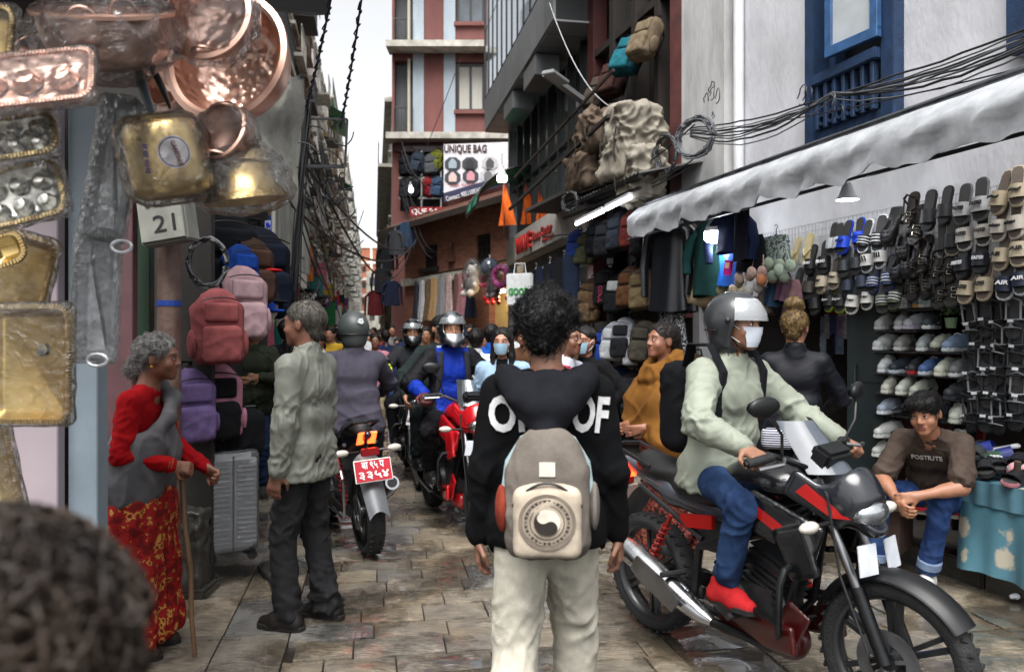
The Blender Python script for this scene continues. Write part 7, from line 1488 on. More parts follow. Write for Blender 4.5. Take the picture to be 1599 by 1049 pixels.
s_ = thing('seat_board', 'low white board seat with red edge under the young man', 'bench', (2.67, 4.99, 0), facing(-.66, -.75)); b = MB(); b.box((0, -.02, .415), (.62, .36, .03)); b.obj('seat', plastic('a8a89c', .5), s_, bevel=.006); b = MB(); b.box((0, .165, .436), (.62, .02, .018)); b.obj('edge_trim', plastic('8e1a20', .5), s_)
for x in (-.24, .24): b = MB(); b.box((x, -.02, .26), (.1, .3, .28)); b.obj('leg', mat('brick_support', '4a3630', rough=.9), s_)
br = thing('straw_broom', 'straw broom leaning in the dark beside the table', 'broom', (2.86, 4.62, .13), (R(8), R(14), ROT_R)); b = MB()
for i in range(60): a = rsl.uniform(-.09, .09); b.tube([(a * .2, rsl.uniform(-.02, .02), .34), (a * 1.6, rsl.uniform(-.04, .04), 0)], .002, 4)
b.obj('bristles', mat('broom_straw', '5a4a30', rough=.8), br); b = MB(); b.tube([(0, 0, .3), (0, 0, .7)], .018, 8); b.obj('handle', mat('broom_handle', '3a2f22', rough=.7), br)
# ===== BACKPACKS, CLOTHES, LUGGAGE
def pack_meshes():
 F = Field((-.2, -.14, -.02), (.2, .12, .5), .011); F.box((0, 0, .2), (.15, .085, .19), .06); F.ell((0, 0, .33), (.135, .08, .14), k=.03); F.cut((0, .075, 0), (0, 1, 0)); a = F.mesh('pack_body', disp=folds(.006, (9, 9, 9), 1.))
 F = Field((-.2, -.2, -.02), (.2, .1, .4), .011); F.box((0, -.09, .13), (.115, .035, .11), .03); b = F.mesh('front_pocket', disp=folds(.004, (9, 9, 9), 3.))
 F = Field((-.2, -.2, .1), (.2, .1, .5), .011); F.box((0, -.085, .32), (.1, .02, .06), .018); u = F.mesh('upper_pocket')
 m = MB()
 for sx in (-1, 1): m.tube([(sx * .05, .07, .44), (sx * .09, .13, .3), (sx * .11, .09, .05)], .02, 6, flat=.35)
 m.tube([(-.04, .06, .45), (-.03, .05, .51), (.03, .05, .51), (.04, .06, .45)], .010, 6); s_ = m.mesh('straps', True)
 m = MB(); m.tube([(x, -.088 + .25 * x * x, .41 - 1.6 * x * x) for x in np.linspace(-.12, .12, 11)], .004, 5);  z = m.mesh('zips')
 m = MB()
 m.ball((.155, -.01, .13), (.025, .06, .09), 10, 6)
 q = m.mesh('side_pockets', True, angle=180)
 for me in (a, b, u, s_, z, q): me.materials.append(plastic('222222', .5))
 return a, b, u, s_, z, q
PKM = pack_meshes()
def pack(label, p, rot, c, cf=None, sc=1., cu=None, group='bags hanging at the stalls', print_=None):
 t = thing('backpack', label, 'backpack', p, rot, group); t.scale = (sc,) * 3 if not hasattr(sc, '__len__') else sc
 cm = print_ or cloth(c, bump=.3); fm = cloth(cf or c, bump=.3); dk = cloth('111214')
 setm(mesh_obj('pack_body', PKM[0], None, t, (0, 0, -.45)), cm); fp = setm(mesh_obj('front_pocket', PKM[1], None, t, (0, 0, -.45)), fm); setm(mesh_obj('upper_pocket', PKM[2], None, t, (0, 0, -.45)), cloth(cu) if cu else fm)
 setm(mesh_obj('straps', PKM[3], None, t, (0, 0, -.45)), dk); setm(mesh_obj('zip', PKM[4], None, t, (0, 0, -.45)), plastic('0c0c0d', .4)); [setm(mesh_obj('side_pocket', PKM[5], None, t, (x, 0, -.45)), cm) for x in (0, -.31)]; return t
CAMO = printed('camouflage', ['2b2f20', '4a4a30', '5c5238', '23241a'], 13)
rg = random.Random(21)
BAGS = [(917, 362, 'camouflage printed', None, None, 1., CAMO), (934, 346, 'plain black', '121316', '121316', 1., None), (950, 344, 'matt black ribbed', '17181b', '1c1d20', 1.02, None), (968, 333, 'dark slate grey', '23262d', '2a2e36', 1.02, None), (988, 330, 'reddish brown', '4a1f1a', '5a2620', .95, None), (1007, 338, 'black nylon', '0f1013', '121317', 1., None), (902, 360, 'dark blue', '14244e', '14244e', .85, None),
 (905, 442, 'faded purple grey', '2e2a33', '3a343c', .95, None), (924, 436, 'brown striped', '38291f', '4a382a', .95, None), (948, 420, 'black with pink lettering', '131417', '131417', 1.05, None), (968, 430, 'black with pale grey flap', '121316', '17181b', 1.05, None), (986, 418, 'chestnut brown', '3f2a1c', '4a3220', 1.05, None), (1004, 420, 'olive tan', '55493a', '63563f', 1.05, None),
 (947, 512, 'royal blue printed', '17264f', '1f3a86', 1., None), (961, 505, 'pale silver', '83878c', '9a9ea2', 1., None), (977, 498, 'light grey with black pocket', '777b82', '1b1c20', 1.05, None), (993, 518, 'black and white', '15161a', '8d9094', .9, None), (1008, 503, 'dark olive grey', '35322c', '3d3a33', 1.02, None),
 (950, 580, 'grey olive', '3a3933', '2b2c2a', .9, None), (970, 573, 'deep navy', '121a33', '151f3d', 1.1, None), (990, 580, 'charcoal', '1d1e22', '222329', 1., None), (1010, 585, 'jet black', '0f0f12', '131316', 1., None), (958, 645, 'black mesh', '111214', '2a2b2e', .95, None), (1035, 560, 'ash grey', '43444a', '33343a', 1., None), (1058, 560, 'black and red', '121215', '4a1014', 1., None), (1085, 555, 'dark brown', '2a201a', '33271f', 1., None), (1110, 565, 'dull black', '131314', '1a1a1c', 1., None), (1140, 560, 'midnight blue', '121728', '141b30', 1., None)]
for i, (px, py, nm, c, cf, sc, pr) in enumerate(BAGS):
 out = .42 + .1 * rg.random() if py < 400 else .34 + .1 * rg.random(); p = onR(px, py, out)
 t = pack('%s backpack hanging in the %s row of the bag stall' % (nm, 'top' if py < 400 else 'second' if py < 480 else 'third' if py < 550 else 'lowest'), p, (R(-4), rg.uniform(-.06, .06), ROT_R + rg.uniform(.15, .6)), c or '3a3a2a', cf, sc, cu='9a9da0' if 'flap' in nm else None, print_=pr)
 if 'pink' in nm: text('COOL', plastic('8a2a48', .5), t, (.0, -.13, -.31), (0, R(90), 0), w=.2, h=.06, ext=.002, bold=.03)
for i, (px, py, nm, c, cf) in enumerate(((1020, 58, 'pale khaki', '5c5142', '6a5e4c'), (993, 85, 'teal printed', '16404a', '1d5a66'), (963, 125, 'dark red brown', '2f201d', '3a2724'), (948, 145, 'dusty grey', '38322c', '423a33'))):
 pack('%s backpack hanging high on the timber shop front' % nm, onR(px, py - 28, .25), (R(-20), rg.uniform(-.2, .2), ROT_R + rg.uniform(-.1, .5)), c, cf, 1.15)
for i, (px, py, nm, c) in enumerate(((655, 250, 'blue grey', '2c3440'), (672, 253, 'grey', '4a4d50'), (684, 247, 'lime green', '5f6424'), (668, 288, 'red striped', '6e1d22'), (684, 288, 'steel blue', '33445a'), (648, 290, 'dark', '1c1d22'), (632, 255, 'black', '15161a'), (634, 290, 'charcoal', '222226'))):
 pack('%s backpack displayed upstairs behind the bag shop sign' % nm, W(px, py - 12, YB - .35), (0, rg.uniform(-.3, .3), rg.uniform(-.5, .5)), c, None, 1.5)
bulb('led_bulb', 'lit bulb between backpacks in the upstairs bag shop', W(641, 295, YB - .5), W(641, 270, YB - .5), .1, 8)
# ---- hanging clothes
def garment(name, label, p, rot, prof, m, depth=.05, nf=7, fold=.018, seed=0, sleeves=None, hanger=True, group='clothes hanging at the stalls', cat='garment', slots=None):
 """prof: (z, half width) from the top down"""
 t = thing(name, label, cat, p, rot, group); b = MB(); n = 40; rs_ = []; rr = random.Random(seed); ph = rr.uniform(0, 6); zs = [q[0] for q in prof]; zz = np.linspace(zs[0], zs[-1], 14)
 for z in zz:
  w = float(np.interp(-z, [-q for q in zs], [q[1] for q in prof])); k = (zs[0] - z) / max(zs[0] - zs[-1], 1e-6); ring = []
  for j in range(n):
   a = 2 * PI * j / n; f = 1 + fold / depth * k ** .5 * math.sin(nf * a + ph + 2 * k) * .55; ring.append((math.cos(a) * w * (1 + .05 * math.sin(3 * a + ph)), math.sin(a) * depth * f * (.45 + .55 * k), z + .012 * math.sin(2 * a + ph) * k))
  rs_.append(ring)
 b.rings(rs_, False); b.obj('cloth', m, t, smooth=True, angle=80)
 if sleeves:
  for sx in (-1, 1):
   w0 = prof[1][1]; s_ = MB(); L = sleeves; s_.tube([(sx * w0 * .8, 0, prof[1][0] - .04), (sx * (w0 + .06), 0, -.18), (sx * (w0 + .09 + .02 * math.sin(seed)), -.01, -.18 - L * .5), (sx * (w0 + .085), -.02, -.18 - L)], [.06, .062, .055, .045], 12, flat=.6); s_.obj('sleeve', m, t, smooth=True)
 if hanger: h = MB(); w = prof[1][1]; h.tube([(-w, 0, -.06), (0, 0, .01), (w, 0, -.06)], .006, 6); h.tube([(0, 0, .01), (0, 0, .05), (.02, 0, .075), (.0, 0, .095), (-.02, 0, .08)], .003, 6); h.obj('hanger', plastic('b5b5b5', .4) if seed % 2 else plastic('17171a', .4), t)
 return t
DRESS = [(0, .10), (-.05, .17), (-.3, .17), (-.5, .16), (-1.15, .30)]; SHIRT = [(0, .09), (-.05, .2), (-.3, .21), (-.7, .23)]; TROU = [(0, .17), (-.05, .18), (-.5, .19), (-1., .17)]
def dr(px, py, nm, m, seed, sc=1.):
 t = garment('dress', nm, onB(px, py, .35), (0, 0, ROT_B + rg.uniform(-.25, .25)), DRESS, m, .09, 6, .03, seed); t.scale = (sc,) * 3; return t
NAVD = printed('navy_dots', ['1c1e2c', '1c1e2c', 'a9a9ad', '1c1e2c'], 40);
for i, (px, nm, m) in enumerate(((650, 'navy dress with pale dots at the left end of the dress rail', printed('dots_navy', ['b2b2b6', '1b1d2a', '1b1d2a', '1b1d2a'], 26, 'voronoi')), (659, 'pale grey dress second from the left on the dress rail', cloth('a3a5a8')), (670, 'brown leopard print dress on the dress rail', printed('leopard', ['2a1f18', '6a5540', '3b2c22', '7a644c'], 30)), (679, 'tan beige dress in the middle of the dress rail', cloth('9a7d58')), (689, 'black and white striped dress on the dress rail', printed('bw_stripe', ['15151a', '9a9a9e'], 9, 'wave')), (701, 'pale pink patterned dress on the dress rail', printed('pale_pink', ['a08a88', '8f7674', 'a89896'], 18)), (713, 'dusty brown dress near the soft toys', cloth('5e4640')), (723, 'dusky pink dress next to the bagged bear', cloth('8a5f66')), (735, 'dark blue dress hanging behind the soft toys', cloth('1b2030')))):
 dr(px, 440 - i * 2.0, nm, m, i)
for i, (px, py, nm, c) in enumerate(((622, 395, 'black', '15161a'), (630, 372, 'grey', '34363a'), (640, 360, 'denim blue', '2b3a50'), (618, 430, 'charcoal', '1d1e22'), (612, 465, 'dark red', '4a1a1e'), (628, 450, 'navy', '181d2e'))):
 garment('jacket', '%s jacket hanging at the dark corner left of the brick house' % nm, onB(636, py - 10, .5) + Vector((-.3 + (px - 630) * .03, -.3 - i * .05, 0)), (0, 0, rg.uniform(-.5, .5)), SHIRT, cloth(c), .09, 5, .03, i, .5)
b = MB(); b.tube([onB(642, 435, .35), onB(800, 404, .35)], .02, 8); tag(b.obj('dress_rail', DKM), 'dark metal rail carrying the dresses along the brick wall', 'rail')
def bear(label, p, c, s_=1., film_=True):
 t = thing('teddy_bear', label, 'soft toy', p, (0, 0, ROT_B + rg.uniform(-.3, .3)), 'soft toys by the brick house'); t.scale = (s_,) * 3; F = Field((-.3, -.25, -.55), (.3, .25, .35), .022); F.ell((0, 0, 0), (.16, .14, .15)); F.ell((0, 0, -.28), (.18, .15, .22), k=.04); F.ell((0, -.13, -.03), (.07, .06, .055), k=.02)
 for sx in (-1, 1): F.ell((sx * .12, 0, .13), (.055, .04, .055), k=.02); F.cap((sx * .13, -.03, -.17), (sx * .23, -.1, -.3), .06, .055, k=.03); F.cap((sx * .1, -.05, -.42), (sx * .13, -.16, -.48), .075, .07, k=.03)
 mesh_obj('plush', F.mesh('plush', disp=lambda q: .008 * pnoise(q * 40)), cloth(c, bump=.8, bscale=90), t); b = MB()
 for sx in (-1, 1): b.ball((sx * .055, -.145, .03), .015)
 b.ball((0, -.19, -.01), .018); b.obj('face', plastic('111111', .3), t)
 if film_: F = Field((-.32, -.28, -.6), (.32, .28, .4), .03); F.ell((0, -.01, -.12), (.27, .21, .45)); mesh_obj('plastic_bag', F.mesh('plastic_bag', disp=lambda q: .02 * pnoise(q * 8)), film(), t)
 return t
bear('big white teddy bear in a clear bag beside the dresses', onB(738, 425, .6), 'b3aca6', 1.1); bear('pink bagged soft toy above the lit doorway', onB(762, 420, .7), 'a1465a', .8); bear('dark soft toy in a bag near the swim ring', onB(772, 436, .75), '6f6a70', .8)
t = thing('balloon_ball', 'clear plastic ball with dark print above the soft toys', 'ball', onB(765, 418, .8)); b = MB(); b.ball((0, 0, 0), .22, 18, 12); b.obj('ball_skin', mat('dark_clear_ball', '4a5260', rough=.12, var=.5, scale=4, spec=.8), t, smooth=True, angle=180); b = MB(); b.tube([(0, 0, .2), (0, 0, .3)], .02, 6); b.obj('valve', plastic('999999', .4), t)
t = thing('swim_ring', 'pink patterned inflatable swim ring hanging by the shop sign', 'swim ring', onB(782, 432, .9), (0, 0, ROT_B + .3)); b = MB(); b.T = Matrix.Rotation(R(90), 4, 'X'); b.rings([[((.2 + .075 * math.cos(2 * PI * j / 12)) * math.cos(a), (.2 + .075 * math.cos(2 * PI * j / 12)) * math.sin(a), .075 * math.sin(2 * PI * j / 12)) for j in range(12)] for a in np.linspace(0, 2 * PI, 29)], False); b.obj('ring', printed('pink_ring', ['96285f', 'b06a8e', '7c2a70', 'a84a7c'], 9, rough=.2), t, smooth=True, angle=180); b = MB(); b.box((0, -.07, .2), (.03, .02, .03)); b.obj('valve', plastic('bbbbbb', .4), t)
bulb('warm_bulb', 'warm lit bulb over the yellow doorway', onB(785, 452, .25), onB(785, 435, .25), .06, 10, col=(1, .75, .4))
for i in range(5):
 t = thing('red_charm', 'red bead charm string hanging at the yellow doorway, %s from the left' % NUMW[i], 'charm', onB(758 + i * 9 + (8 if i > 2 else 0), 462, .4), None, 'red charms by the doorway'); b = MB(); b.tube([(0, 0, .2), (0, 0, 0)], .006, 5); b.obj('string', plastic('17171a', .5), t); b = MB(); b.ball((0, 0, -.05), .07); b.ball((.04, -.03, -.16), .055); b.obj('bead', plastic('a3161c', .35), t, smooth=True)
# ---- raincoats and other clothes between the bags and the slides
RAIN = mat('black_raincoat', '111318', rough=.32, var=.15, scale=5, spec=.5)
COAT = [(0, .08), (-.06, .2), (-.3, .21), (-.6, .22), (-.95, .25)]
garment('raincoat', 'long black raincoat on a white hanger in front of the stall', onR(1042, 338, .52), (0, 0, ROT_R + .35), COAT, RAIN, .1, 6, .035, 1, .62, cat='raincoat'); garment('raincoat', 'second black raincoat hanging behind the front one', onR(1062, 340, .40), (0, 0, ROT_R + .2), COAT, RAIN, .09, 6, .03, 3, .6, cat='raincoat')
garment('dress', 'black dress with white scribble print below the raincoats', onR(1050, 432, .45), (0, 0, ROT_R + .4), [(0, .1), (-.05, .16), (-.4, .15), (-.9, .24)], printed('scribble', ['0f1013', '0f1013', 'a9aaad', '0f1013', '111216'], 42), .08, 6, .03, 5)
garment('top', 'dark teal long top beside the big bulb', onR(1108, 345, .4), (0, 0, ROT_R + .2), SHIRT, cloth('14302f'), .07, 5, .02, 2, .3)
garment('swimsuit', 'shiny blue sports outfit below the big bulb', onR(1140, 385, .42), (0, 0, ROT_R + .3), [(0, .08), (-.06, .13), (-.2, .12), (-.34, .15)], mat('shiny_blue', '1d4f9e', rough=.35, var=.2, scale=8), .06, 4, .02, 4)
garment('shorts', 'black shorts with white piping hanging right of the blue outfit', onR(1172, 368, .4), (0, 0, ROT_R + .2), [(0, .13), (-.05, .15), (-.3, .18)], cloth('0e0f14'), .06, 4, .02, 3); garment('shorts', 'grey green camouflage shorts on a black hanger', onR(1212, 368, .3), (0, 0, ROT_R + .15), [(0, .13), (-.04, .15), (-.3, .17)], printed('pale_camo', ['6a7470', '4a5552', '8d9894', '3c4644'], 22), .06, 4, .02, 6)
garment('track_top', 'navy track top with white trim at the awning rod', onR(1142, 322, .5), (0, 0, ROT_R + .3), [(0, .07), (-.05, .15), (-.4, .16)], cloth('141d38'), .07, 4, .02, 2, .3); garment('track_top', 'black track trousers hanging beside the awning post', onR(1158, 315, .5), (0, 0, ROT_R + .3), [(0, .06), (-.05, .08), (-.5, .08)], cloth('12141c'), .05, 4, .02, 7)
for i, (px, py, nm, c) in enumerate(((1225, 440, 'mauve', '4a3544'), (1240, 452, 'dusty pink', '6d5257'), (1208, 448, 'dark blue', '1d3346'), (1235, 470, 'plum', '3a2a36'), (1195, 462, 'taupe', '5a5450'))):
 garment('scarf', '%s scarf bundle hanging above the hair bun' % nm, onR(px, py - 15, .28), (0, 0, ROT_R), [(0, .05), (-.06, .08), (-.24, .09)], cloth(c), .07, 5, .03, i, hanger=False)
def bra(label, px, py, c, out=.4):
 t = thing('bra', label, 'bra', onR(px, py, out), (0, rg.uniform(-.3, .3), ROT_R + .3), 'underwear hanging at the stall'); t.scale = (.72, .6, .72); b = MB()
 for sx in (-1, 1): b.T = Tm((sx * .075, -.03, 0), (R(20), 0, 0)); b.rings([[(.07 * math.sin(f) * math.cos(a), -.055 * math.cos(f), .075 * math.sin(f) * math.sin(a)) for a in np.linspace(0, 2 * PI, 17)[:-1]] for f in np.linspace(.05, 1.5, 7)], False)
 b.obj('cup', cloth(c, bump=.1), t, smooth=True, angle=180); b = MB()
 for sx in (-1, 1): b.tube([(sx * .08, -.03, .06), (sx * .06, .0, .2)], .006, 5, flat=.4); b.tube([(sx * .14, -.02, -.01), (sx * .17, .02, -.03)], .014, 6, flat=.3)
 b.obj('strap', cloth(c, bump=.1), t); return t
for i, (px, py, nm, c) in enumerate(((1148, 440, 'olive', '8a866a'), (1165, 432, 'pale peach', 'b09a8c'), (1185, 425, 'pale pink', 'b59a92'), (1200, 435, 'apricot lace', 'a8704f'), (1212, 412, 'sage green', '8f9c8a'), (1228, 418, 'mint', '97a596'), (1218, 432, 'grey green', '6f7a6e'), (1155, 455, 'beige', '9a8d78'), (1178, 452, 'light grey', '8b8985'), (1135, 455, 'khaki', '7a745c'))): bra('%s bra hanging over the bare mannequin display' % nm, px, py, c)
t = thing('torso_mannequin', 'cream bare torso mannequin under the big bulb', 'mannequin', onR(1097, 470, .3), (0, 0, ROT_R + .3)); F = Field((-.25, -.18, -.05), (.25, .18, .5), .014); F.cap((-.1, 0, .05), (.1, 0, .05), .11, k=.06); F.cap((-.07, 0, .22), (.07, 0, .22), .095, k=.06); F.cap((-.1, 0, .38), (.1, 0, .38), .1, k=.06)
for sx in (-1, 1): F.ell((sx * .08, -.08, .34), (.06, .05, .06), k=.03)
mesh_obj('torso', F.mesh('torso'), plastic('a8977c', .4), t); b = MB(); b.tube([(0, 0, .4), (0, 0, .55)], .02, 6); b.obj('hook', DKM, t)
t = thing('pink_packet', 'small magenta product box hung under the blue outfit', 'box', onR(1137, 418, .5), (0, R(10), ROT_R + .3)); b = MB(); b.box((0, 0, 0), (.07, .03, .13)); b.obj('box', plastic('b01e7a', .35), t); b = MB(); b.box((0, -.017, .02), (.045, .004, .05)); b.obj('picture', plastic('c9a890', .4), t)
b = MB(); b.tube([rp(rY(905), 2.95, .5), rp(rY(1260), 2.55, .5)], .012, 8); tag(b.obj('hanging_rail', DKM), 'thin dark rail above the hanging bags and raincoats', 'rail')
for i in range(7): garment('trousers', 'dark trousers in a row under the shoe shop sign, %s from the left' % NUMW[i], onR2(826 + i * 11, 425 - i * 4.6, .55), (0, 0, ROT_R2 + .9), [(0, .1), (-.04, .12), (-.9, .11)], cloth(('12141c', '15161a', '1a2233', '101114')[i % 4]), .06, 4, .02, i, group='trousers at the shoe shop')
for i in range(14): px = 812 + i * 9; pack('%s bag in the shoe shop front, %s row' % (('black', 'brown', 'grey', 'navy', 'dark green', 'maroon', 'tan')[i % 7], 'upper' if i < 7 else 'lower'), onR2(816 + (i % 7) * 17, (455 if i < 7 else 520) - (i % 7) * 1.5, .35), (0, 0, ROT_R2 + rg.uniform(0, .6)), ('141518', '3a2a20', '4a4b50', '171d33', '1f2a22', '3c171c', '5a4a36')[i % 7], None, 1.1)
t = thing('carrier_bag', 'white carrier bag printed GOOD in green hanging at the shoe shop', 'bag', onR2(812, 452, .8), (0, 0, ROT_R2 + 1.0)); b = MB(); b.box((0, 0, 0), (.42, .08, .5), taper=1.05); b.obj('bag_body', plastic('c6cacb', .4), t, bevel=.02); text('GOOD', plastic('1f8a3c', .5), t, (0, -.055, -.03), w=.34, h=.11, ext=.004, bold=.03); text('SHOES', plastic('2a5a9a', .5), t, (.05, -.055, -.16), w=.2, h=.05, ext=.004); b = MB(); b.tube([(-.1, 0, .25), (-.08, 0, .4), (.08, 0, .4), (.1, 0, .25)], .01, 6); b.obj('handle', plastic('c6cacb', .4), t)
t = thing('plastic_canopy', 'green corrugated plastic canopy on a curved black frame', 'canopy', (0, 0, 0)); q0, q1 = r2p(16.9, 4.75, -.1), r2p(15.3, 4.75, -.1); b = MB(); nn = Vector((-1, -.19, 0)).normalized()
gf = lambda u, v: q0.lerp(q1, u) + nn * (1.15 * math.sin(v * PI / 2)) + Vector((0, 0, .75 * math.cos(v * PI / 2) - .75))
b.grid(gf, 12, 10); b.obj('green_sheet', mat('green_sheet', '15795a', rough=.4), t, smooth=True); b = MB()
for u in (0, .5, 1): b.tube([gf(u, v / 8) + Vector((0, 0, .02)) for v in range(9)], .025, 6)
for v in (.5, 1): b.tube([gf(0, v), gf(1, v)], .025, 6)
b.obj('frame', BLKP, t)
for i, (px, h) in enumerate(((788, 70), (822, 66), (843, 55))):
 p = onR2(px, 350 if i else 352, .9 if i == 0 else .12); t = thing('prayer_flag', ('largest orange pointed prayer flag beside the corner post', 'middle orange pointed prayer flag against the glass front', 'smallest orange pointed prayer flag low on the glass front')[i], 'flag', p, (0, 0, ROT_R2 + 1.1), 'orange flags'); H_ = h / FPX * p.y; b = MB(); b.grid(lambda u, v: ((u - .35) * H_ * .42 * (1 - v), .03 * math.sin(u * 6 + v * 5), v * H_), 8, 10); b.obj('flag_cloth', cloth('9c3d12', 'b3541c'), t); b = MB(); b.tube([(-.15 * H_ * .1, 0, -.2), (0, 0, H_ + .05)], .01, 6); b.obj('pole', DKM, t)
bulb('street_lantern', 'lit white lantern under the green canopy', onR2(784, 275, 1.0), onR2(784, 240, 1.0), .08, 3)
TARP = mat('dirty_white_tarp', '807a6e', rough=.7, var=.35, scale=3, bump=.5, bscale=18, detail=8); TARP2 = mat('brown_sacking', '57493c', rough=.85, var=.4, scale=5, bump=.6, bscale=22)
for i, (px, py, r_, m, nm) in enumerate(((985, 225, (.42, .3, .5), TARP, 'large bundle wrapped in dirty white tarpaulin'), (940, 215, (.38, .3, .3), TARP2, 'brown sackcloth bundle leaning on the white one'), (925, 270, (.4, .3, .28), TARP2, 'lower brown sack bundle above the tubes'), (1000, 275, (.3, .25, .35), TARP, 'small pale wrapped bundle on the canopy edge'))):
 p = onR(px, py, .55); t = thing('wrapped_bundle', nm, 'bundle', p, (0, R(rg.uniform(-15, 15)), ROT_R)); F = Field((-.6, -.5, -.65), (.6, .5, .65), .022); F.box((0, 0, 0), r_, .12); mesh_obj('wrap', F.mesh('wrap', disp=folds(.045, (5, 5, 4), i * 3.)), m, t); t.scale = (.82,) * 3; b = MB()
 for x in (-.4, .3): b.tube([(x * r_[0] * 1.5 + .03 * math.sin(a * 3), (r_[1] + .035) * math.cos(a), (r_[2] + .035) * math.sin(a)) for a in np.linspace(0, 2 * PI, 17)], .012, 5)
 b.obj('rope', mat('grimy_rope', '3a342c', rough=.8), t)
b = MB(); b.beam(rp(rY(880), 3.42, .3), rp(rY(1040), 3.42, .3), .6, .05); b.beam(rp(rY(880), 3.46, .8), rp(rY(1070), 3.9, .8), .04); b.beam(rp(rY(890), 3.9, .8), rp(rY(1070), 4.4, .75), .03); tag(b.obj('bundle_ledge', DWD), 'dark ledge carrying the wrapped bundles above the bag stall', 'ledge')
t = thing('tube_lamp', 'unlit grey street tube lamp on a slanted arm', 'lamp', (0, 0, 0)); b = MB(); b.beam(onR(852, 115, 1.2), onR(930, 172, .3), .09, .06); b.obj('lamp_arm', plastic('77797b', .5), t); b = MB(); b.beam(onR(855, 112, 1.25), onR(880, 130, .95), .16, .05); b.obj('lamp_head', plastic('8d8f91', .4), t, bevel=.01)
# ===== LEFT STALL LUGGAGE
def lrot(e=0.): return (0, 0, ROT_L + e)
LP = lambda px, py, Y: W(px, py, Y)
for i, (px, py, Y, nm, c, cf, sc, e) in enumerate(((340, 455, 4.75, 'salmon pink slouchy', '7d4446', '86494a', .98, -1.1), (378, 420, 5.2, 'pale pink', '94797e', '9c8388', 1.05, -1.0), (336, 570, 4.9, 'pink and black panelled', '9b6a7c', '131316', 1.05, -1.1), (297, 580, 4.7, 'lilac', '5c4d74', '665680', .95, -.9), (350, 335, 5.5, 'black nylon', '0e1014', '121419', 1.5, -1.1), (375, 385, 5.3, 'electric blue', '12306e', '163a84', .8, -.8), (393, 375, 5.5, 'coffee brown', '33251e', '3d2c24', 1.0, -.9), (300, 530, 5.3, 'glossy dark', '1a1d22', '20242a', 1.0, -.7), (405, 360, 6., 'deep navy', '0d1119', '111724', 1.5, -.9), (318, 385, 5.5, 'plain charcoal', '0d0d10', '111114', 1.4, -.9))):
 pack('%s backpack hanging at the left luggage stall' % nm, LP(px, py, Y), lrot(e), c, cf, sc, group='bags at the left luggage stall')
t = thing('duffel_bag', 'black duffel bag standing on the silver suitcase', 'bag', LP(350, 712, 5.0), lrot(-1.1)); F = Field((-.3, -.2, -.02), (.3, .2, .36), .014); F.box((0, 0, .15), (.24, .13, .15), .08); mesh_obj('bag_body', F.mesh('bag_body', disp=folds(.008, (8, 8, 8), 4.)), cloth('0f1013'), t); b = MB(); b.tube([(-.1, -.1, .28), (-.06, -.12, .38), (.06, -.12, .38), (.1, -.1, .28)], .012, 6); b.obj('handle', cloth('17181b'), t); b = MB(); b.tube([(-.2, 0, .305), (.2, 0, .305)], .005, 5); b.obj('zip', plastic('3a3a3d', .4), t)
t = thing('suitcase', 'silver ribbed hard shell suitcase wrapped in clear film', 'suitcase', LP(358, 872, 4.95), lrot(-1.18)); SUI = mat('silver_shell', 'a9aeb4', rough=.35, metal=.3, var=.1, scale=8); b = MB(); b.box((0, 0, .36), (.30, .22, .60)); b.obj('shell', SUI, t, bevel=.035, smooth=True)
for i in range(17):
 for sx in (-1, 1): b = MB(); b.box((sx * .078, -.112, .12 + i * .029), (.115, .012, .014)); b.obj('rib', SUI, t, bevel=.004)
b = MB(); b.tube([(0, -.113, .07), (0, -.115, .65)], .006, 6); b.obj('zip', plastic('4a4d50', .4), t); b = MB(); b.tube([(-.05, -.0, .66), (-.045, 0, .69), (.045, 0, .69), (.05, 0, .66)], .01, 8); b.obj('handle', DKM, t)
for sx in (-1, 1):
 for sy in (-1, 1): b = MB(); b.T = Tm((sx * .12, sy * .08, .03), (0, 0, 0)); b.lathe([(0, -.012), (.03, -.012), (.03, .012), (0, .012)], 14, axis='y'); b.box((0, 0, .03), (.03, .04, .03)); b.obj('wheel', RUB, t)
F = Field((-.2, -.16, .02), (.2, .16, .7), .014); F.box((0, 0, .37), (.158, .122, .31), .03); mesh_obj('film_wrap', F.mesh('film_wrap', disp=lambda p: .003 * pnoise(p * 20)), film('suitcase_film', op=.08, crinkle=.7), t)
for i, (px, py, Y, c, cn, hc_) in enumerate(((402, 430, 5.6, 'a81c22', 'red', 'a89a72'), (415, 478, 5.9, '17181c', 'black and blue', '8f8f88'), (407, 492, 5.7, '1c3f94', 'blue', '9a958a'))):
 t = thing('cap_display', '%s peaked cap on a pale dummy head at the left stall' % cn, 'cap', LP(px, py, Y), lrot(-.6)); b = MB(); b.ball((0, 0, 0), (.085, .1, .12), 14, 10); b.obj('dummy_head', plastic(hc_, .35), t, smooth=True, angle=180); F = Field((-.13, -.2, -.05), (.13, .14, .16), .01); F.ell((0, 0, .03), (.1, .115, .105)); F.box((0, 0, -.07), (.2, .2, .09), .01, mode='sub'); F.ell((0, -.13, .03), (.075, .08, .012), k=.015); mesh_obj('cap', F.mesh('cap'), cloth(c), t)
t = thing('stone_post', 'short grey stone post at the foot of the rusty pipe', 'bollard', LP(300, 925, 4.65) * Vector((1, 1, 0)) if False else Vector((-1.88, 4.68, 0))); F = Field((-.13, -.13, -.02), (.13, .13, .55), .014); F.box((0, 0, .24), (.085, .085, .25), .03); mesh_obj('stone', F.mesh('stone', disp=folds(.01, (9, 9, 5), 2.)), KST, t); b = MB(); b.box((0, 0, .01), (.26, .26, .06)); b.obj('foot', KST, t, bevel=.015)
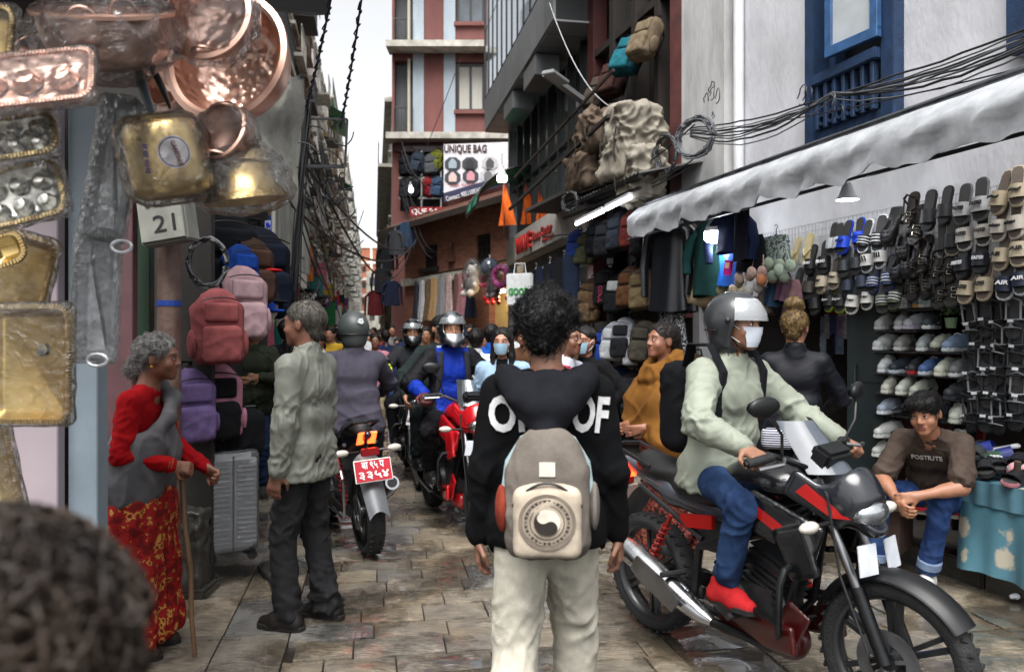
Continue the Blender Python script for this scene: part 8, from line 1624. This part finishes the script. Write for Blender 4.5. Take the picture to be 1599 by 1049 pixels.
t = thing('pipe_post', 'rusty red brown steel pipe post beside the old woman', 'post', LP(264, 524, 4.3) * 1.0); t.location.z = 0; RUST = mat('rusty_pipe', '4a2a22', col2='6b5a52', rough=.6, scale=7, bump=.4, bscale=40); b = MB(); b.tube([(0, 0, 0), (0, 0, 4.2)], .062, 16); b.obj('pipe', RUST, t, smooth=True); b = MB(); b.tube([(.0, 0, 1.66), (0, 0, 1.69)], .066, 16); b.obj('blue_tie', plastic('1c3c8a', .5), t)
t = thing('meter_box', 'grey metal meter box with handwritten 0174 and 21', 'meter box', LP(262, 340, 4.1), (R(0), R(-8), R(-8))); b = MB(); b.box((0, 0, 0), (.26, .12, .27)); b.obj('box', mat('grey_metal_box', '6f706a', rough=.5, var=.25, scale=6), t, bevel=.008); b = MB(); b.box((0, -.066, 0), (.24, .012, .25)); b.obj('lid', mat('grey_metal_lid', '787972', rough=.5, var=.25, scale=8), t, bevel=.004)
text('0174', plastic('1a1a1a', .6), t, (0, -.075, .07), w=.15, h=.05, ext=.001); text('21', plastic('1a1a1a', .6), t, (.02, -.075, -.04), w=.12, h=.085, ext=.001); b = MB(); b.ball((.145, -.03, .09), .022); b.obj('knob', DKM, t)
CABLE = plastic('26272a', .5); CABG = plastic('54565a', .5); rw_ = random.Random(8)
def coil(label, c, r, n, rot, m=CABLE, th=.007, nm='cable_coil', sq=1.3):
 t = thing(nm, label, 'cable', c, rot)
 for k in range(n):
  b = MB(); rr = r * rw_.uniform(.85, 1.1); pts = [(rr * math.cos(a) + rw_.uniform(-.006, .006), rw_.uniform(-.03, .03), rr * sq * math.sin(a) + rw_.uniform(-.006, .006)) for a in np.linspace(0, 2 * PI * .97, 22)]; b.tube(pts, th, 6); b.obj('loop', m if k % 3 else CABG, t, smooth=True)
 return t
coil('grey cable coil hanging under the meter box', LP(324, 410, 4.4), .11, 7, (0, 0, R(10))); coil('black cable coil at the corner of the bag stall canopy', onR(890, 315, .9), .12, 9, (0, 0, ROT_R + .5), sq=1.); coil('big tangled cable coil on the timber front beside the white wall', onR(1085, 215, .6), .2, 13, (0, 0, ROT_R + .4), CABG, .008, sq=.9); coil('second loose cable coil below the bundles', onR(1040, 240, .5), .22, 7, (0, .5, ROT_R), CABLE, .007, sq=.8)
# ===== LEFT FOREGROUND: BRASS STALL
t = thing('left_shop_front', 'left shop front with grey steel column and pink and green door posts', 'shop front')
def slab(nm, px0, px1, Y, z0, z1, m, d=.12, par=None):
 a, c = W(px0, 0, Y).x, W(px1, 0, Y).x; b = MB(); b.box(((a + c) / 2, Y + d / 2, (z0 + z1) / 2), (c - a, d, z1 - z0)); return b.obj(nm, m, par or t, bevel=.004)
slab('steel_column', 106, 152, 2.95, 0, 2.35, mat('blue_grey_steel', '7d8a94', rough=.5, var=.12, scale=4, bump=.1), .08)
slab('pale_panel', -120, 90, 2.9, 0, 2.6, mat('lilac_panel', '9c9096', rough=.6, var=.12, scale=2), .05)
slab('dark_gap', 86, 120, 3.12, 0, 3, mat('black_gap', '0b0b0d'), .04)  # near-black slab, the shade of the open gap put into its colour
slab('pink_post', 160, 207, 4.1, 0, 2.6, mat('dull_pink_paint', '4d2f33', rough=.6, var=.25, scale=5), .06); slab('green_post', 205, 234, 4.35, 0, 2.6, mat('bottle_green_paint', '18331f', rough=.45, var=.2, scale=5), .06)
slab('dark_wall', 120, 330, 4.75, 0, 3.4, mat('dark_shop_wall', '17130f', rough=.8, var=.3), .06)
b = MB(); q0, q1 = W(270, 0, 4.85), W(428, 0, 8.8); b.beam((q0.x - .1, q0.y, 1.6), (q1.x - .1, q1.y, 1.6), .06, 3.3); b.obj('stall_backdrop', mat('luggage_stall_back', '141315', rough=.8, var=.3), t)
b = MB(); b.beam(W(60, -60, 3.2), W(500, 12, 6.5), .16, .12); b.obj('canopy_beam', mat('dark_steel_beam', '1c1c1e', rough=.5), t)
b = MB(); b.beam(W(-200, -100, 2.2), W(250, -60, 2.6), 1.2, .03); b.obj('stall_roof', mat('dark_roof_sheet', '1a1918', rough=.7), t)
ts = thing('torn_tarp', 'pale grimy tarpaulin sheet sagging off the left stall roof', 'tarpaulin'); b = MB(); c = [W(398, 150, 5.6), W(472, 120, 6.2), W(462, 325, 6.2), W(400, 235, 5.6)]
b.grid(lambda u, v: c[0].lerp(c[1], u).lerp(c[3].lerp(c[2], u), v) + Vector((.03 * math.sin(v * 9), .06 * math.sin(u * 5 + v * 7), .02 * math.sin(u * 11))), 14, 14); b.obj('sheet', mat('grimy_pale_tarp', '86867f', rough=.6, var=.35, scale=5, bump=.4, bscale=20), ts, smooth=True); b = MB(); b.tube([c[0], c[1]], .02, 6); b.tube([c[3], c[2]], .015, 6); b.obj('rope', DKM, ts)
cs = thing('corrugated_siding', 'grey corrugated metal siding below the torn tarpaulin', 'siding'); d0, d1 = W(425, 0, 7.2), W(482, 0, 9.2); b = MB(); b.grid(lambda u, v: Vector((d0.x, d0.y, 2.2)).lerp(Vector((d1.x, d1.y, 2.2)), u) + Vector((.03 * math.sin(u * 120), 0, 1.9 * v)), 120, 1); b.obj('sheet', mat('old_zinc', '8a8a84', rough=.6, metal=.2, var=.4, scale=4, stretch=(1, 1, .2)), cs, smooth=True); b = MB(); b.beam(Vector((d0.x + .03, d0.y, 3.)), Vector((d1.x + .03, d1.y, 3.)), .05); b.obj('batten', DWD, cs)
# ---- copper and brass ware
def hammered(name, col, rough, bs=16, st=.6):
 m = mat(name, col, rough=rough, metal=1, var=.22, scale=3, rvar=.06); N = m.node_tree.nodes; L = m.node_tree.links; tc = [n for n in N if n.type == 'TEX_COORD'][0]; v = N.new('ShaderNodeTexVoronoi'); v.inputs['Scale'].default_value = bs; v.feature = 'SMOOTH_F1'; L.new(tc.outputs['Object'], v.inputs['Vector']); bp = N.new('ShaderNodeBump'); bp.inputs['Strength'].default_value = st; bp.inputs['Distance'].default_value = .015; L.new(v.outputs['Distance'], bp.inputs['Height']); L.new(bp.outputs[0], N['Principled BSDF'].inputs['Normal']); return m
COP = hammered('hammered_copper', 'dcb8a8', .34, 34); COPS = mat('smooth_copper', 'd2ab9a', rough=.38, metal=1, var=.15, scale=3, rvar=.06); BRA = mat('brass', 'c4ab78', rough=.3, metal=1, var=.18, scale=4, rvar=.08); BRAT = hammered('brass_tray_metal', 'c2a76c', .27, 9, .2); SILT = hammered('silver_tray_metal', 'cfcdc4', .24, 14, .35); FILM = film()
def aim(d): return Vector(d).normalized().to_track_quat('Z', 'Y').to_euler()
def bowl(label, px, py, Y, r, dep, axis, m, rimw=.03, flat=.6, wrap=False, handles=True, mi=None):
 t = thing('copper_bowl', label, 'bowl', W(px, py, Y), aim(axis), 'copper bowls at the brass stall'); b = MB(); pr = []
 for i in range(12): f = i / 11; pr.append((r * math.sin(f * PI / 2) ** flat if i else 0, -dep * math.cos(f * PI / 2) ** .7 if i < 11 else 0))
 b.lathe(pr, 48); b.obj('inner_wall', mi or COP, t, smooth=True); b = MB(); b.lathe([(q * 1.03 + .001, z - .005) for q, z in pr], 48); b.obj('outer_wall', COPS, t, smooth=True); b = MB(); b.lathe([(r, 0), (r + rimw * .4, .008), (r + rimw, .004), (r + rimw, -.006), (r * 1.03, -.006)], 48); b.obj('rim', m, t, smooth=True)
 if handles:
  for sx in (-1, 1): b = MB(); b.tube([(sx * .04 * math.cos(a) * 1.0, r * .96, -.02 - .0 + .045 * math.sin(a)) for a in np.linspace(0, PI, 9)] if sx > 0 else [(.04 * math.cos(a), -r * .96, -.02 + .045 * math.sin(a)) for a in np.linspace(0, PI, 9)], .005, 6); b.obj('handle', COPS, t, smooth=True)
 if wrap: F = Field((-r * 1.5, -r * 1.5, -dep * 1.5), (r * 1.5, r * 1.5, r * .5), .016); F.ell((0, 0, -dep * .4), (r * 1.17, r * 1.17, dep * .85)); mesh_obj('plastic_wrap', F.mesh('plastic_wrap', disp=lambda p: .016 * (1 - 2 * np.abs(pnoise(p * 11))) + .006 * pnoise(p * 30)), FILM, t)
 return t
bowl('large hammered copper cauldron with wide rim hanging open towards the street', 352, 88, 2.55, .185, .16, (-.2, -.95, .12), COPS, .03)
bowl('plastic wrapped copper bowl hanging at the top edge', 322, 22, 2.3, .115, .10, (-.1, -.85, .1), COPS, .022, wrap=True)
bowl('big copper bowl in cloudy plastic wrap at the top left', 162, 18, 2.2, .165, .15, (.05, -.45, .9), COPS, .02, wrap=True)
bowl('small copper pan below the cauldron', 343, 205, 2.4, .082, .09, (-.3, -.85, .25), COPS, .012, wrap=True, mi=COPS)
bowl('dark copper pan half hidden behind the black strap', 245, 120, 2.7, .09, .08, (-.4, -.7, -.4), COPS, .012)
t = thing('brass_pot', 'shiny brass cooking pot with round GANESH JI sticker in plastic', 'pot', W(262, 250, 2.35), (R(8), R(-10), R(12))); b = MB(); b.lathe([(0, -.112), (.085, -.11), (.108, -.095), (.114, -.06), (.114, .06), (.108, .095), (.098, .105), (.102, .115), (.096, .118), (.0, .1)], 48); b.obj('pot_body', BRA, t, smooth=True, angle=50)
def onpot(nm, m, pts, a0, z0, r_=.1155):
 b = MB(); b.add([(math.sin(a0 + x / r_) * r_, -math.cos(a0 + x / r_) * r_, z0 + z) for x, z in pts], [tuple(range(len(pts)))]); return b.obj(nm, m, t)
C_ = lambda r_, n=32: [(r_ * math.cos(2 * PI * i / n), r_ * math.sin(2 * PI * i / n)) for i in range(n)]
rg_ = lambda: None
def band(r0, r1, m, rr):
 b = MB(); n = 40; a = [(r0 * math.cos(2 * PI * i / n), r0 * math.sin(2 * PI * i / n)) for i in range(n)]; c = [(r1 * math.cos(2 * PI * i / n), r1 * math.sin(2 * PI * i / n)) for i in range(n)]; f = lambda q: (math.sin(.35 + q[0] / rr) * rr, -math.cos(.35 + q[0] / rr) * rr, .01 + q[1]); b.rings([[f(q) for q in a], [f(q) for q in c]], False); return b.obj('sticker_ring', m, t)
bs = MB(); bs.rings([[(math.sin(.35 + k_ * .046 * math.cos(a) / .116) * .1158, -math.cos(.35 + k_ * .046 * math.cos(a) / .116) * .1158, .01 + k_ * .046 * math.sin(a)) for a in np.linspace(0, 2 * PI, 33)[:-1]] for k_ in (0.02, .35, .7, 1)], False); bs.obj('sticker', plastic('cfcbd0', .4), t)
band(.042, .039, plastic('4a3a6a', .5), .1164)
pm = bpy.data.meshes.new('pot_cyl'); pb = MB(); pb.lathe([(.1162, -.2), (.1162, .2)], 64); pm = pb.mesh('pot_cyl'); wrap_text('GANESH JI', pm, t, plastic('7a1f2a', .5), (.04, -.1, .006), .07, .017, d=(-.33, .94, 0), off=.0012, rot=R(-80), bold=.02); wrap_text('BRASS WARE', pm, t, plastic('6a3a94', .5), (-.035, -.1, .0), .08, .014, d=(.25, .96, 0), off=.0012, rot=R(-95), bold=.02)
F = Field((-.16, -.16, -.16), (.16, .16, .18), .012); F.box((0, 0, 0), (.122, .122, .125), .06); mesh_obj('plastic_wrap', F.mesh('plastic_wrap', disp=lambda p: .006 * (1 - 2 * np.abs(pnoise(p * 16)))), film('pot_film', op=.02), t)
b = MB(); b.tube([(-.01, -.02, .11), (-.02, -.03, .2), (-.03, -.01, .29)], [.014, .02, .02], 8, flat=.5); b.obj('grey_handle', plastic('55606a', .4), t, smooth=True); b = MB(); b.tube([(.04, -.02, .14), (.03, -.03, .2), (.0, -.01, .31)], [.006, .013, .012], 8, flat=.6); b.obj('black_handle', BLKP, t, smooth=True)
t = thing('brass_vessel', 'flared brass vessel upside down in plastic below the copper pan', 'vessel', W(380, 280, 2.5), (R(6), R(-8), 0)); b = MB(); b.lathe([(0, .09), (.075, .088), (.088, .075), (.086, .02), (.1, -.02), (.13, -.06), (.134, -.07), (.12, -.07), (.09, -.03), (0, -.02)], 48); b.obj('vessel_body', BRA, t, smooth=True, angle=50); b = MB(); b.lathe([(.089, .05), (.094, .045), (.089, .04)], 40); b.obj('raised_band', BRA, t, smooth=True)
F = Field((-.18, -.18, -.14), (.18, .18, .16), .013); F.ell((0, 0, 0), (.145, .145, .1)); F.ell((0, 0, -.05), (.15, .15, .05), k=.03); mesh_obj('plastic_wrap', F.mesh('plastic_wrap', disp=lambda p: .010 * (1 - 2 * np.abs(pnoise(p * 14)))), FILM, t)
def tray(label, px, py, Y, w, h, m, rim, rot, cups=None, wrap=True, bead=True, sticker=False, rr=.035, fm=None):
 t = thing('metal_tray', label, 'tray', W(px, py, Y), rot, 'trays at the brass stall'); b = MB()
 def ol(k):
  P = []
  for cx_, cz, a0 in ((1, 1, 0), (-1, 1, 90), (-1, -1, 180), (1, -1, 270)):
   for i in range(7): a = R(a0 + 15 * i); P.append((cx_ * (w / 2 - rr) + (rr + k) * math.cos(a), cz * (h / 2 - rr) + (rr + k) * math.sin(a)))
  return P
 rings_ = [[(x, .018, z) for x, z in ol(-.03)], [(x, .016, z) for x, z in ol(-.024)], [(x, .002, z) for x, z in ol(-.012)], [(x, -.004, z) for x, z in ol(0)], [(x, .004, z) for x, z in ol(.004)]]; b.rings(rings_, False); b.add(rings_[0], [tuple(range(28))]); b.obj('tray_plate', m, t, smooth=True, angle=50)
 b = MB(); P = ol(0); P = P + [P[0]]
 for (x0_, z0_), (x1_, z1_) in zip(P, P[1:]):
  L = math.hypot(x1_ - x0_, z1_ - z0_); n = max(1, int(L / .0085))
  for k in range(n): f = (k + .5) / n; b.box((x0_ + (x1_ - x0_) * f, -.004, z0_ + (z1_ - z0_) * f), (.0062, .012, .012), (0, -math.atan2(z1_ - z0_, x1_ - x0_), 0))
 b.obj('fluted_rim', rim, t, bevel=0)
 if cups:
  for i in range(cups[0]):
   for j in range(cups[1]): b = MB(); x = (i - (cups[0] - 1) / 2) * w * .8 / cups[0]; z = (j - (cups[1] - 1) / 2) * h * .8 / cups[1]; r_ = min(w / cups[0], h / cups[1]) * .34; b.T = Tm((x, .012, z), (R(90), 0, 0)); b.lathe([(0, .03), (r_ * .6, .026), (r_ * .9, .01), (r_, 0)], 20); b.obj('cup', m, t, smooth=True)
 if sticker: b = MB(); b.ball((w * .12, .012, h * .12), (.014, .003, .018), 14, 6); b.obj('sticker', mat('blue_gold_label', '1c3f6e', col2='a8923a', rough=.3, scale=60), t)
 if wrap: b = MB(); F = Field((-w / 2 - .04, -.05, -h / 2 - .05), (w / 2 + .04, .05, h / 2 + .05), .012); F.box((0, .004, 0), (w / 2 + .012, .022, h / 2 + .014), .02); mesh_obj('plastic_sleeve', F.mesh('plastic_sleeve', disp=lambda p: .0035 * (1 - 2 * np.abs(pnoise(p * 15 + px)))), fm or FILM, t)
 return t
THF = film('thin_film', op=.02, crinkle=.6)
tray('large brass tray with fluted rim and oval label at the lower left', 46, 568, 2.15, .225, .31, BRAT, BRA, (0, 0, R(-4)), sticker=True, fm=THF); tray('tall leaning brass tray behind the labelled one', 18, 462, 2.3, .2, .36, BRAT, BRA, (0, R(15), R(-6)), fm=THF)
tray('copper edged tray hanging flat near the top left', 40, 125, 2.0, .32, .17, COP, COPS, (R(-28), R(-9), R(8)), cups=(3, 1)); tray('silver egg tray with round cups under the copper tray', 22, 215, 2.05, .2, .11, SILT, BRA, (R(-14), R(-12), R(10)), cups=(3, 2)); tray('lower silver egg tray with round cups tilted to the street', 30, 305, 2.1, .22, .15, SILT, BRA, (R(-12), R(-16), R(8)), cups=(3, 2)); tray('round cornered brass tray cut by the left edge', -8, 70, 2.1, .09, .2, BRAT, BRA, (0, R(5), 0), rr=.03); tray('brass plate peeking under the egg trays', 10, 390, 2.2, .1, .08, BRAT, BRA, (0, R(-20), 0), wrap=False, rr=.03); tray('brass tray low behind the foreground hair', -10, 730, 2.3, .12, .3, BRAT, BRA, (0, R(-12), 0), rr=.03)
SLV = mat('crumpled_foil_tray', 'c9cdd1', rough=.35, metal=.35, var=.2, scale=9, bump=.4, bscale=40); FW = film('white_film', 'e6eaee', .12, 1., 30)
tray('long silver tray in crinkled clear wrap hanging before the steel column', 150, 462, 2.4, .115, .38, SLV, SLV, (0, R(2), R(6)), rr=.02, fm=FW); tray('upper silver tray in crinkled clear wrap with ring handle', 176, 262, 2.4, .115, .42, SLV, SLV, (0, R(9), R(8)), rr=.02, fm=FW)
for px, py in ((152, 562, ), (190, 385)): b = MB(); b.tube([tuple(W(px, py, 2.36) + Vector((.03 * math.cos(a), 0, .018 * math.sin(a)))) for a in np.linspace(0, 2 * PI, 13)], .005, 6); tag(b.obj('ring_handle', SLV), 'small metal ring handle below the %s silver tray' % ('lower' if py > 500 else 'upper'), 'handle')
for i, (px, py, Y, w_) in enumerate(((55, 108, 2.5, .07), (60, 145, 2.55, .05))): t = thing('copper_cup', ('upper', 'lower')[i] + ' dark copper cup hanging behind the top left trays', 'cup', W(px, py, Y)); b = MB(); b.lathe([(0, -.06), (w_ * .8, -.05), (w_, .03), (w_ * .9, .05), (w_ * .85, .04), (0, -.04)], 24); b.obj('cup_body', COPS, t, smooth=True); b = MB(); b.tube([(w_ * math.cos(a), 0, .05 + w_ * .8 * math.sin(a)) for a in np.linspace(0, PI, 9)], .004, 5); b.obj('handle', COPS, t)
# ===== POLES, WIRES, SIGNS
BW = plastic('17171a', .55); rw2 = random.Random(31)
pole = thing('utility_pole', 'leaning dark utility pole wrapped in black cables on the left', 'pole', W(440, 524, 7.0) * Vector((1, 1, 0))); tp = W(478, 160, 7.0) - W(440, 524, 7.) * Vector((1, 1, 0)); b = MB(); b.tube([(0, 0, 0), tp * .5, tp], [.034, .03, .025], 10); b.obj('pole_shaft', DKM, pole, smooth=True)
for k in range(6): b = MB(); ph = rw2.uniform(0, 6); b.tube([tp * f + Vector((.042 * math.cos(ph + f * 5), .042 * math.sin(ph + f * 5), 0)) for f in np.linspace(.25, 1.0, 14)], rw2.uniform(.005, .009), 6); b.obj('clinging_cable', BW, pole, smooth=True)
b = MB(); c0 = tp * .96
b.beam(c0, c0 + Vector((.35, .1, .02)), .018); b.beam(c0 + Vector((.35, .1, .02)), c0 + Vector((.33, .1, -.4)), .018); b.beam(c0 + Vector((-.03, 0, -.42)), c0 + Vector((.33, .1, -.4)), .03); b.obj('bracket', DKM, pole)
for k in range(14):
 cc = c0 + Vector((rw2.uniform(-.05, .35), rw2.uniform(-.08, .1), rw2.uniform(-.75, -.05))); r_ = rw2.uniform(.05, .17); b = MB(); b.tube([cc + Vector((r_ * math.cos(a), rw2.uniform(-.03, .03), r_ * 1.1 * math.sin(a))) for a in np.linspace(rw2.uniform(0, 3), rw2.uniform(4, 7), 14)], .006, 5); b.obj('tangled_wire', BW, pole, smooth=True)
def cable(label, a, c_, sag, r_=.012, m=BW, n=18, twist=0, jit=0.):
 b = MB(); pts = bez(a, c_, sag, n, jit, rw2); b.tube(pts, r_, 6)
 if twist: b.tube([p + Vector((.02 * math.cos(i * 1.7), .02 * math.sin(i * 1.7), .015 * math.cos(i * 1.7))) for i, p in enumerate(bez(a, c_, sag, n * 3))], r_ * .8, 6)
 return tag(b.obj('overhead_cable', m, smooth=True), label, 'cable', 'overhead cables')
pt = W(478, 170, 7.0)
cable('left twisted blue black cable running up from the leaning pole', pt, W(524, -40, 5.0), .05, .008, plastic('1a1a30', .5), twist=1); cable('right twisted blue black cable dropping from the sky to the pole', W(532, 200, 7.3), W(570, -40, 5.4), .05, .008, plastic('1a1a30', .5), twist=1)
for i, (a, c_, s_) in enumerate(((W(470, 250, 7), W(640, 385, 19), .35), (W(455, 320, 7), W(650, 375, 19), .5), (W(480, 235, 7), W(640, 392, 20), .9), (W(462, 300, 7), W(520, 470, 14), .1), (W(470, 280, 7), W(565, 430, 40), .6), (W(470, 190, 7), W(548, 330, 40), .3), (W(445, 400, 7), W(500, 440, 16), .3), (W(640, 390, 19), W(560, 430, 45), .7), (W(478, 260, 7), W(540, 520, 20), .2))): cable('black cable sagging from the leaning pole across the street, %s from the top' % (NUMW + ('eighth', 'ninth'))[i], a, c_, s_, .014 if i < 3 else .01)
for k in range(9): cable('thin wire draped over the dark corner of the brick house, strand %s' % (NUMW + ('eighth', 'ninth'))[k], W(618 + rw2.uniform(0, 20), rw2.uniform(215, 330), 23), W(rw2.uniform(630, 690), rw2.uniform(380, 470) if k % 2 else rw2.uniform(240, 330), 21), .5, .014)
tg = thing('wire_tangle', 'dense tangle of thin black wires strung before the left house fronts', 'cable')
for k in range(26): b = MB(); Y_ = rw2.uniform(8, 17); b.tube(bez(W(rw2.uniform(445, 500), rw2.uniform(190, 420), Y_ - rw2.uniform(0, 1)), W(rw2.uniform(480, 575), rw2.uniform(250, 470), Y_ + rw2.uniform(1, 9)), rw2.uniform(.05, .8), 14), rw2.uniform(.004, .009), 5); b.obj('wire', BW, tg, smooth=True)
cb = thing('cable_bundle', 'bundle of grey and black cables running along the white house wall', 'cable')
for k in range(8):
 a, m_, c_ = onR(1078, 200 + k * 2, .35), onR(1300, 148 + rw2.uniform(-4, 6), .32), onR(1640, 28 + k * 5, .3); b = MB(); b.tube(bez(a, m_, .05 + .02 * k, 12, .008, rw2) + bez(m_, c_, .03 + .012 * k, 12, .008, rw2)[1:], rw2.uniform(.005, .009), 6); b.obj('strand', (CABLE, CABG)[k % 2], cb, smooth=True)
for k in range(10): f = onR(rw2.choice((1110, 1180, 1255, 1290, 1310)) + rw2.uniform(-14, 14), rw2.uniform(140, 185), .33); r_ = rw2.uniform(.04, .1); b = MB(); b.tube([f + Vector((rw2.uniform(-.01, .01), r_ * math.cos(a), r_ * .8 * math.sin(a))) for a in np.linspace(0, rw2.uniform(3, 6), 12)], .005, 5); b.obj('loose_loop', (CABLE, CABG)[k % 2], cb, smooth=True)
cable('single thin wire crossing the white wall below the bundle', onR(1000, 215, .4), onR(1640, 95, .3), .08, .005); cable('pale wire hanging from the aluminium floor to the bundles', onR(858, 5, 1.0), onR(960, 170, .6), .25, .006, plastic('a8aaac', .5)); cable('thin dark wire between the red building and the lamp arm', W(640, 290, 25), W(720, 90, 25), .1, .012)
for k in range(8): cable('stray cable over the bag stall canopy, number %s from the street' % (NUMW + ('eighth',))[k], onR(rw2.uniform(885, 940), rw2.uniform(300, 330), .8), onR(rw2.uniform(1000, 1090), rw2.uniform(190, 300), .45), rw2.uniform(.02, .2), .007)
def board(label, p, rot, w, h, c, txt=None, tcl='d8d8d8'):
 t = thing('shop_sign', label, 'sign', p, rot, 'signs along the left side'); b = MB(); b.box((0, 0, 0), (w, .05, h)); b.obj('sign_board', plastic(c, .45), t); b = MB(); b.beam((-w / 2, .03, h * .3), (-w / 2 - .3, .03, h * .3), .03); b.obj('sign_bracket', DKM, t)
 if txt:
  for i, s_ in enumerate(txt): text(s_, plastic(tcl, .5), t, (0, -.03, h * (.5 - (i + .6) / (len(txt) + .2))), w=w * .8, h=h * .7 / (len(txt) + .5), ext=.003, bold=.02)
 return t
board('small white and blue lettered sign on the left above the flag', W(427, 362, 7.6), (0, 0, R(-5)), .15, .21, '8f98ad', ('BAG', 'HOUSE', 'SHOP'), '2030c0'); board('red and grey banner with white letters by the leaning pole', W(436, 438, 8.4), (0, 0, R(-5)), .2, .22, '8a1820', ('red', 'bull'))
t = thing('pennant_flag', 'red double pointed pennant flag on the left above the banner', 'flag', W(424, 402, 7.8), (0, 0, R(-6))); b = MB(); b.poly([(0, 0), (.15, .09), (.15, -.01), (.05, -.01)], .006); b.obj('flag_cloth', cloth('a3141f'), t); b = MB(); b.tube([(.155, 0, -.15), (.155, 0, .14)], .006, 6); b.obj('pole', DKM, t)
SC_ = [('yellow', '8a7524'), ('green', '1f5a34'), ('blue', '1f3f7a'), ('red', '7a1a20'), ('white', '9a9a98'), ('orange', '8a4a1c'), ('black', '1c1c1f'), ('teal', '1c5a5a'), ('pink', '8a4a5c'), ('purple', '4a2f5c')]
for i in range(20):
 Y = 13 + i * 2.4; nm, c_ = SC_[i % 10]; p = l2(Y, .55) + Vector((0, 0, 2.6 + (i * 37 % 11) * .13)); board('%s %s signboard sticking out from the left houses' % ('nearer' if i < 10 else 'farther', nm), p, (0, 0, R(-8)), .7, .5 + .3 * (i % 3), c_, ('SHOP',) if i % 3 == 0 else None)
for i in range(26):
 Y = 9.5 + i * 1.3; nm, c_ = SC_[(i * 3) % 10]; garment('jacket', '%s %s garment hung outside the left shops' % (('nearest', 'middle', 'farthest')[i // 10], nm), l2(Y, .25 if i % 2 else .5) + Vector((0, 0, 1.95 + .25 * (i % 3))), (0, 0, R(80) + rw2.uniform(-.6, .6)), SHIRT, cloth(c_), .1, 5, .03, i, None, False, 'clothes outside the left shops')
t = thing('pigeon', 'dark pigeon perched on the concrete slab of the striped building', 'bird', W(731, 71, YB - .5)); F = Field((-.25, -.12, -.05), (.25, .12, .25), .014); F.ell((0, 0, .07), (.13, .07, .065)); F.cap((.09, 0, .1), (.13, 0, .17), .04, .033, k=.02); F.cap((-.1, 0, .06), (-.22, 0, .03), .035, .02, k=.02); mesh_obj('body', F.mesh('body'), mat('pigeon_grey', '2a2c31', rough=.6), t); b = MB(); b.tube([(.155, 0, .175), (.185, 0, .168)], [.01, .003], 6); b.obj('beak', BLKP, t); b = MB(); b.tube([(.02, -.02, .02), (.02, -.02, -.03)], .006, 5); b.tube([(.02, .02, .02), (.02, .02, -.03)], .006, 5); b.obj('leg', BLKP, t)
b = MB(); b.tube([Vector((-1.62, 5.1, .02)), Vector((-1.45, 4.8, .02)), Vector((-1.3, 4.4, .02)), Vector((-1.22, 4.25, .02))], .012, 6); tag(b.obj('ground_cable', BW, smooth=True), 'black cable lying on the slabs behind the standing man', 'cable')
for i, (px, py, c_) in enumerate(((1585, 940, 'b0b4b8'), (1452, 893, '6a6a60'), (430, 792, '2a6ac0'))): t = thing('litter', ('crumpled clear plastic scrap by the right kerb', 'grey scrap on the ground by the white sneaker', 'bright blue plastic scrap behind the standing man')[i], 'litter', W(px, py, 1.5 * FPX / (py - CY)) + Vector((0, 0, .02))); F = Field((-.05, -.05, -.02), (.05, .05, .05), .008); F.ell((0, 0, .012), (.03, .025, .018)); mesh_obj('scrap', F.mesh('scrap', disp=lambda p: .008 * pnoise(p * 60)), plastic(c_, .25), t)
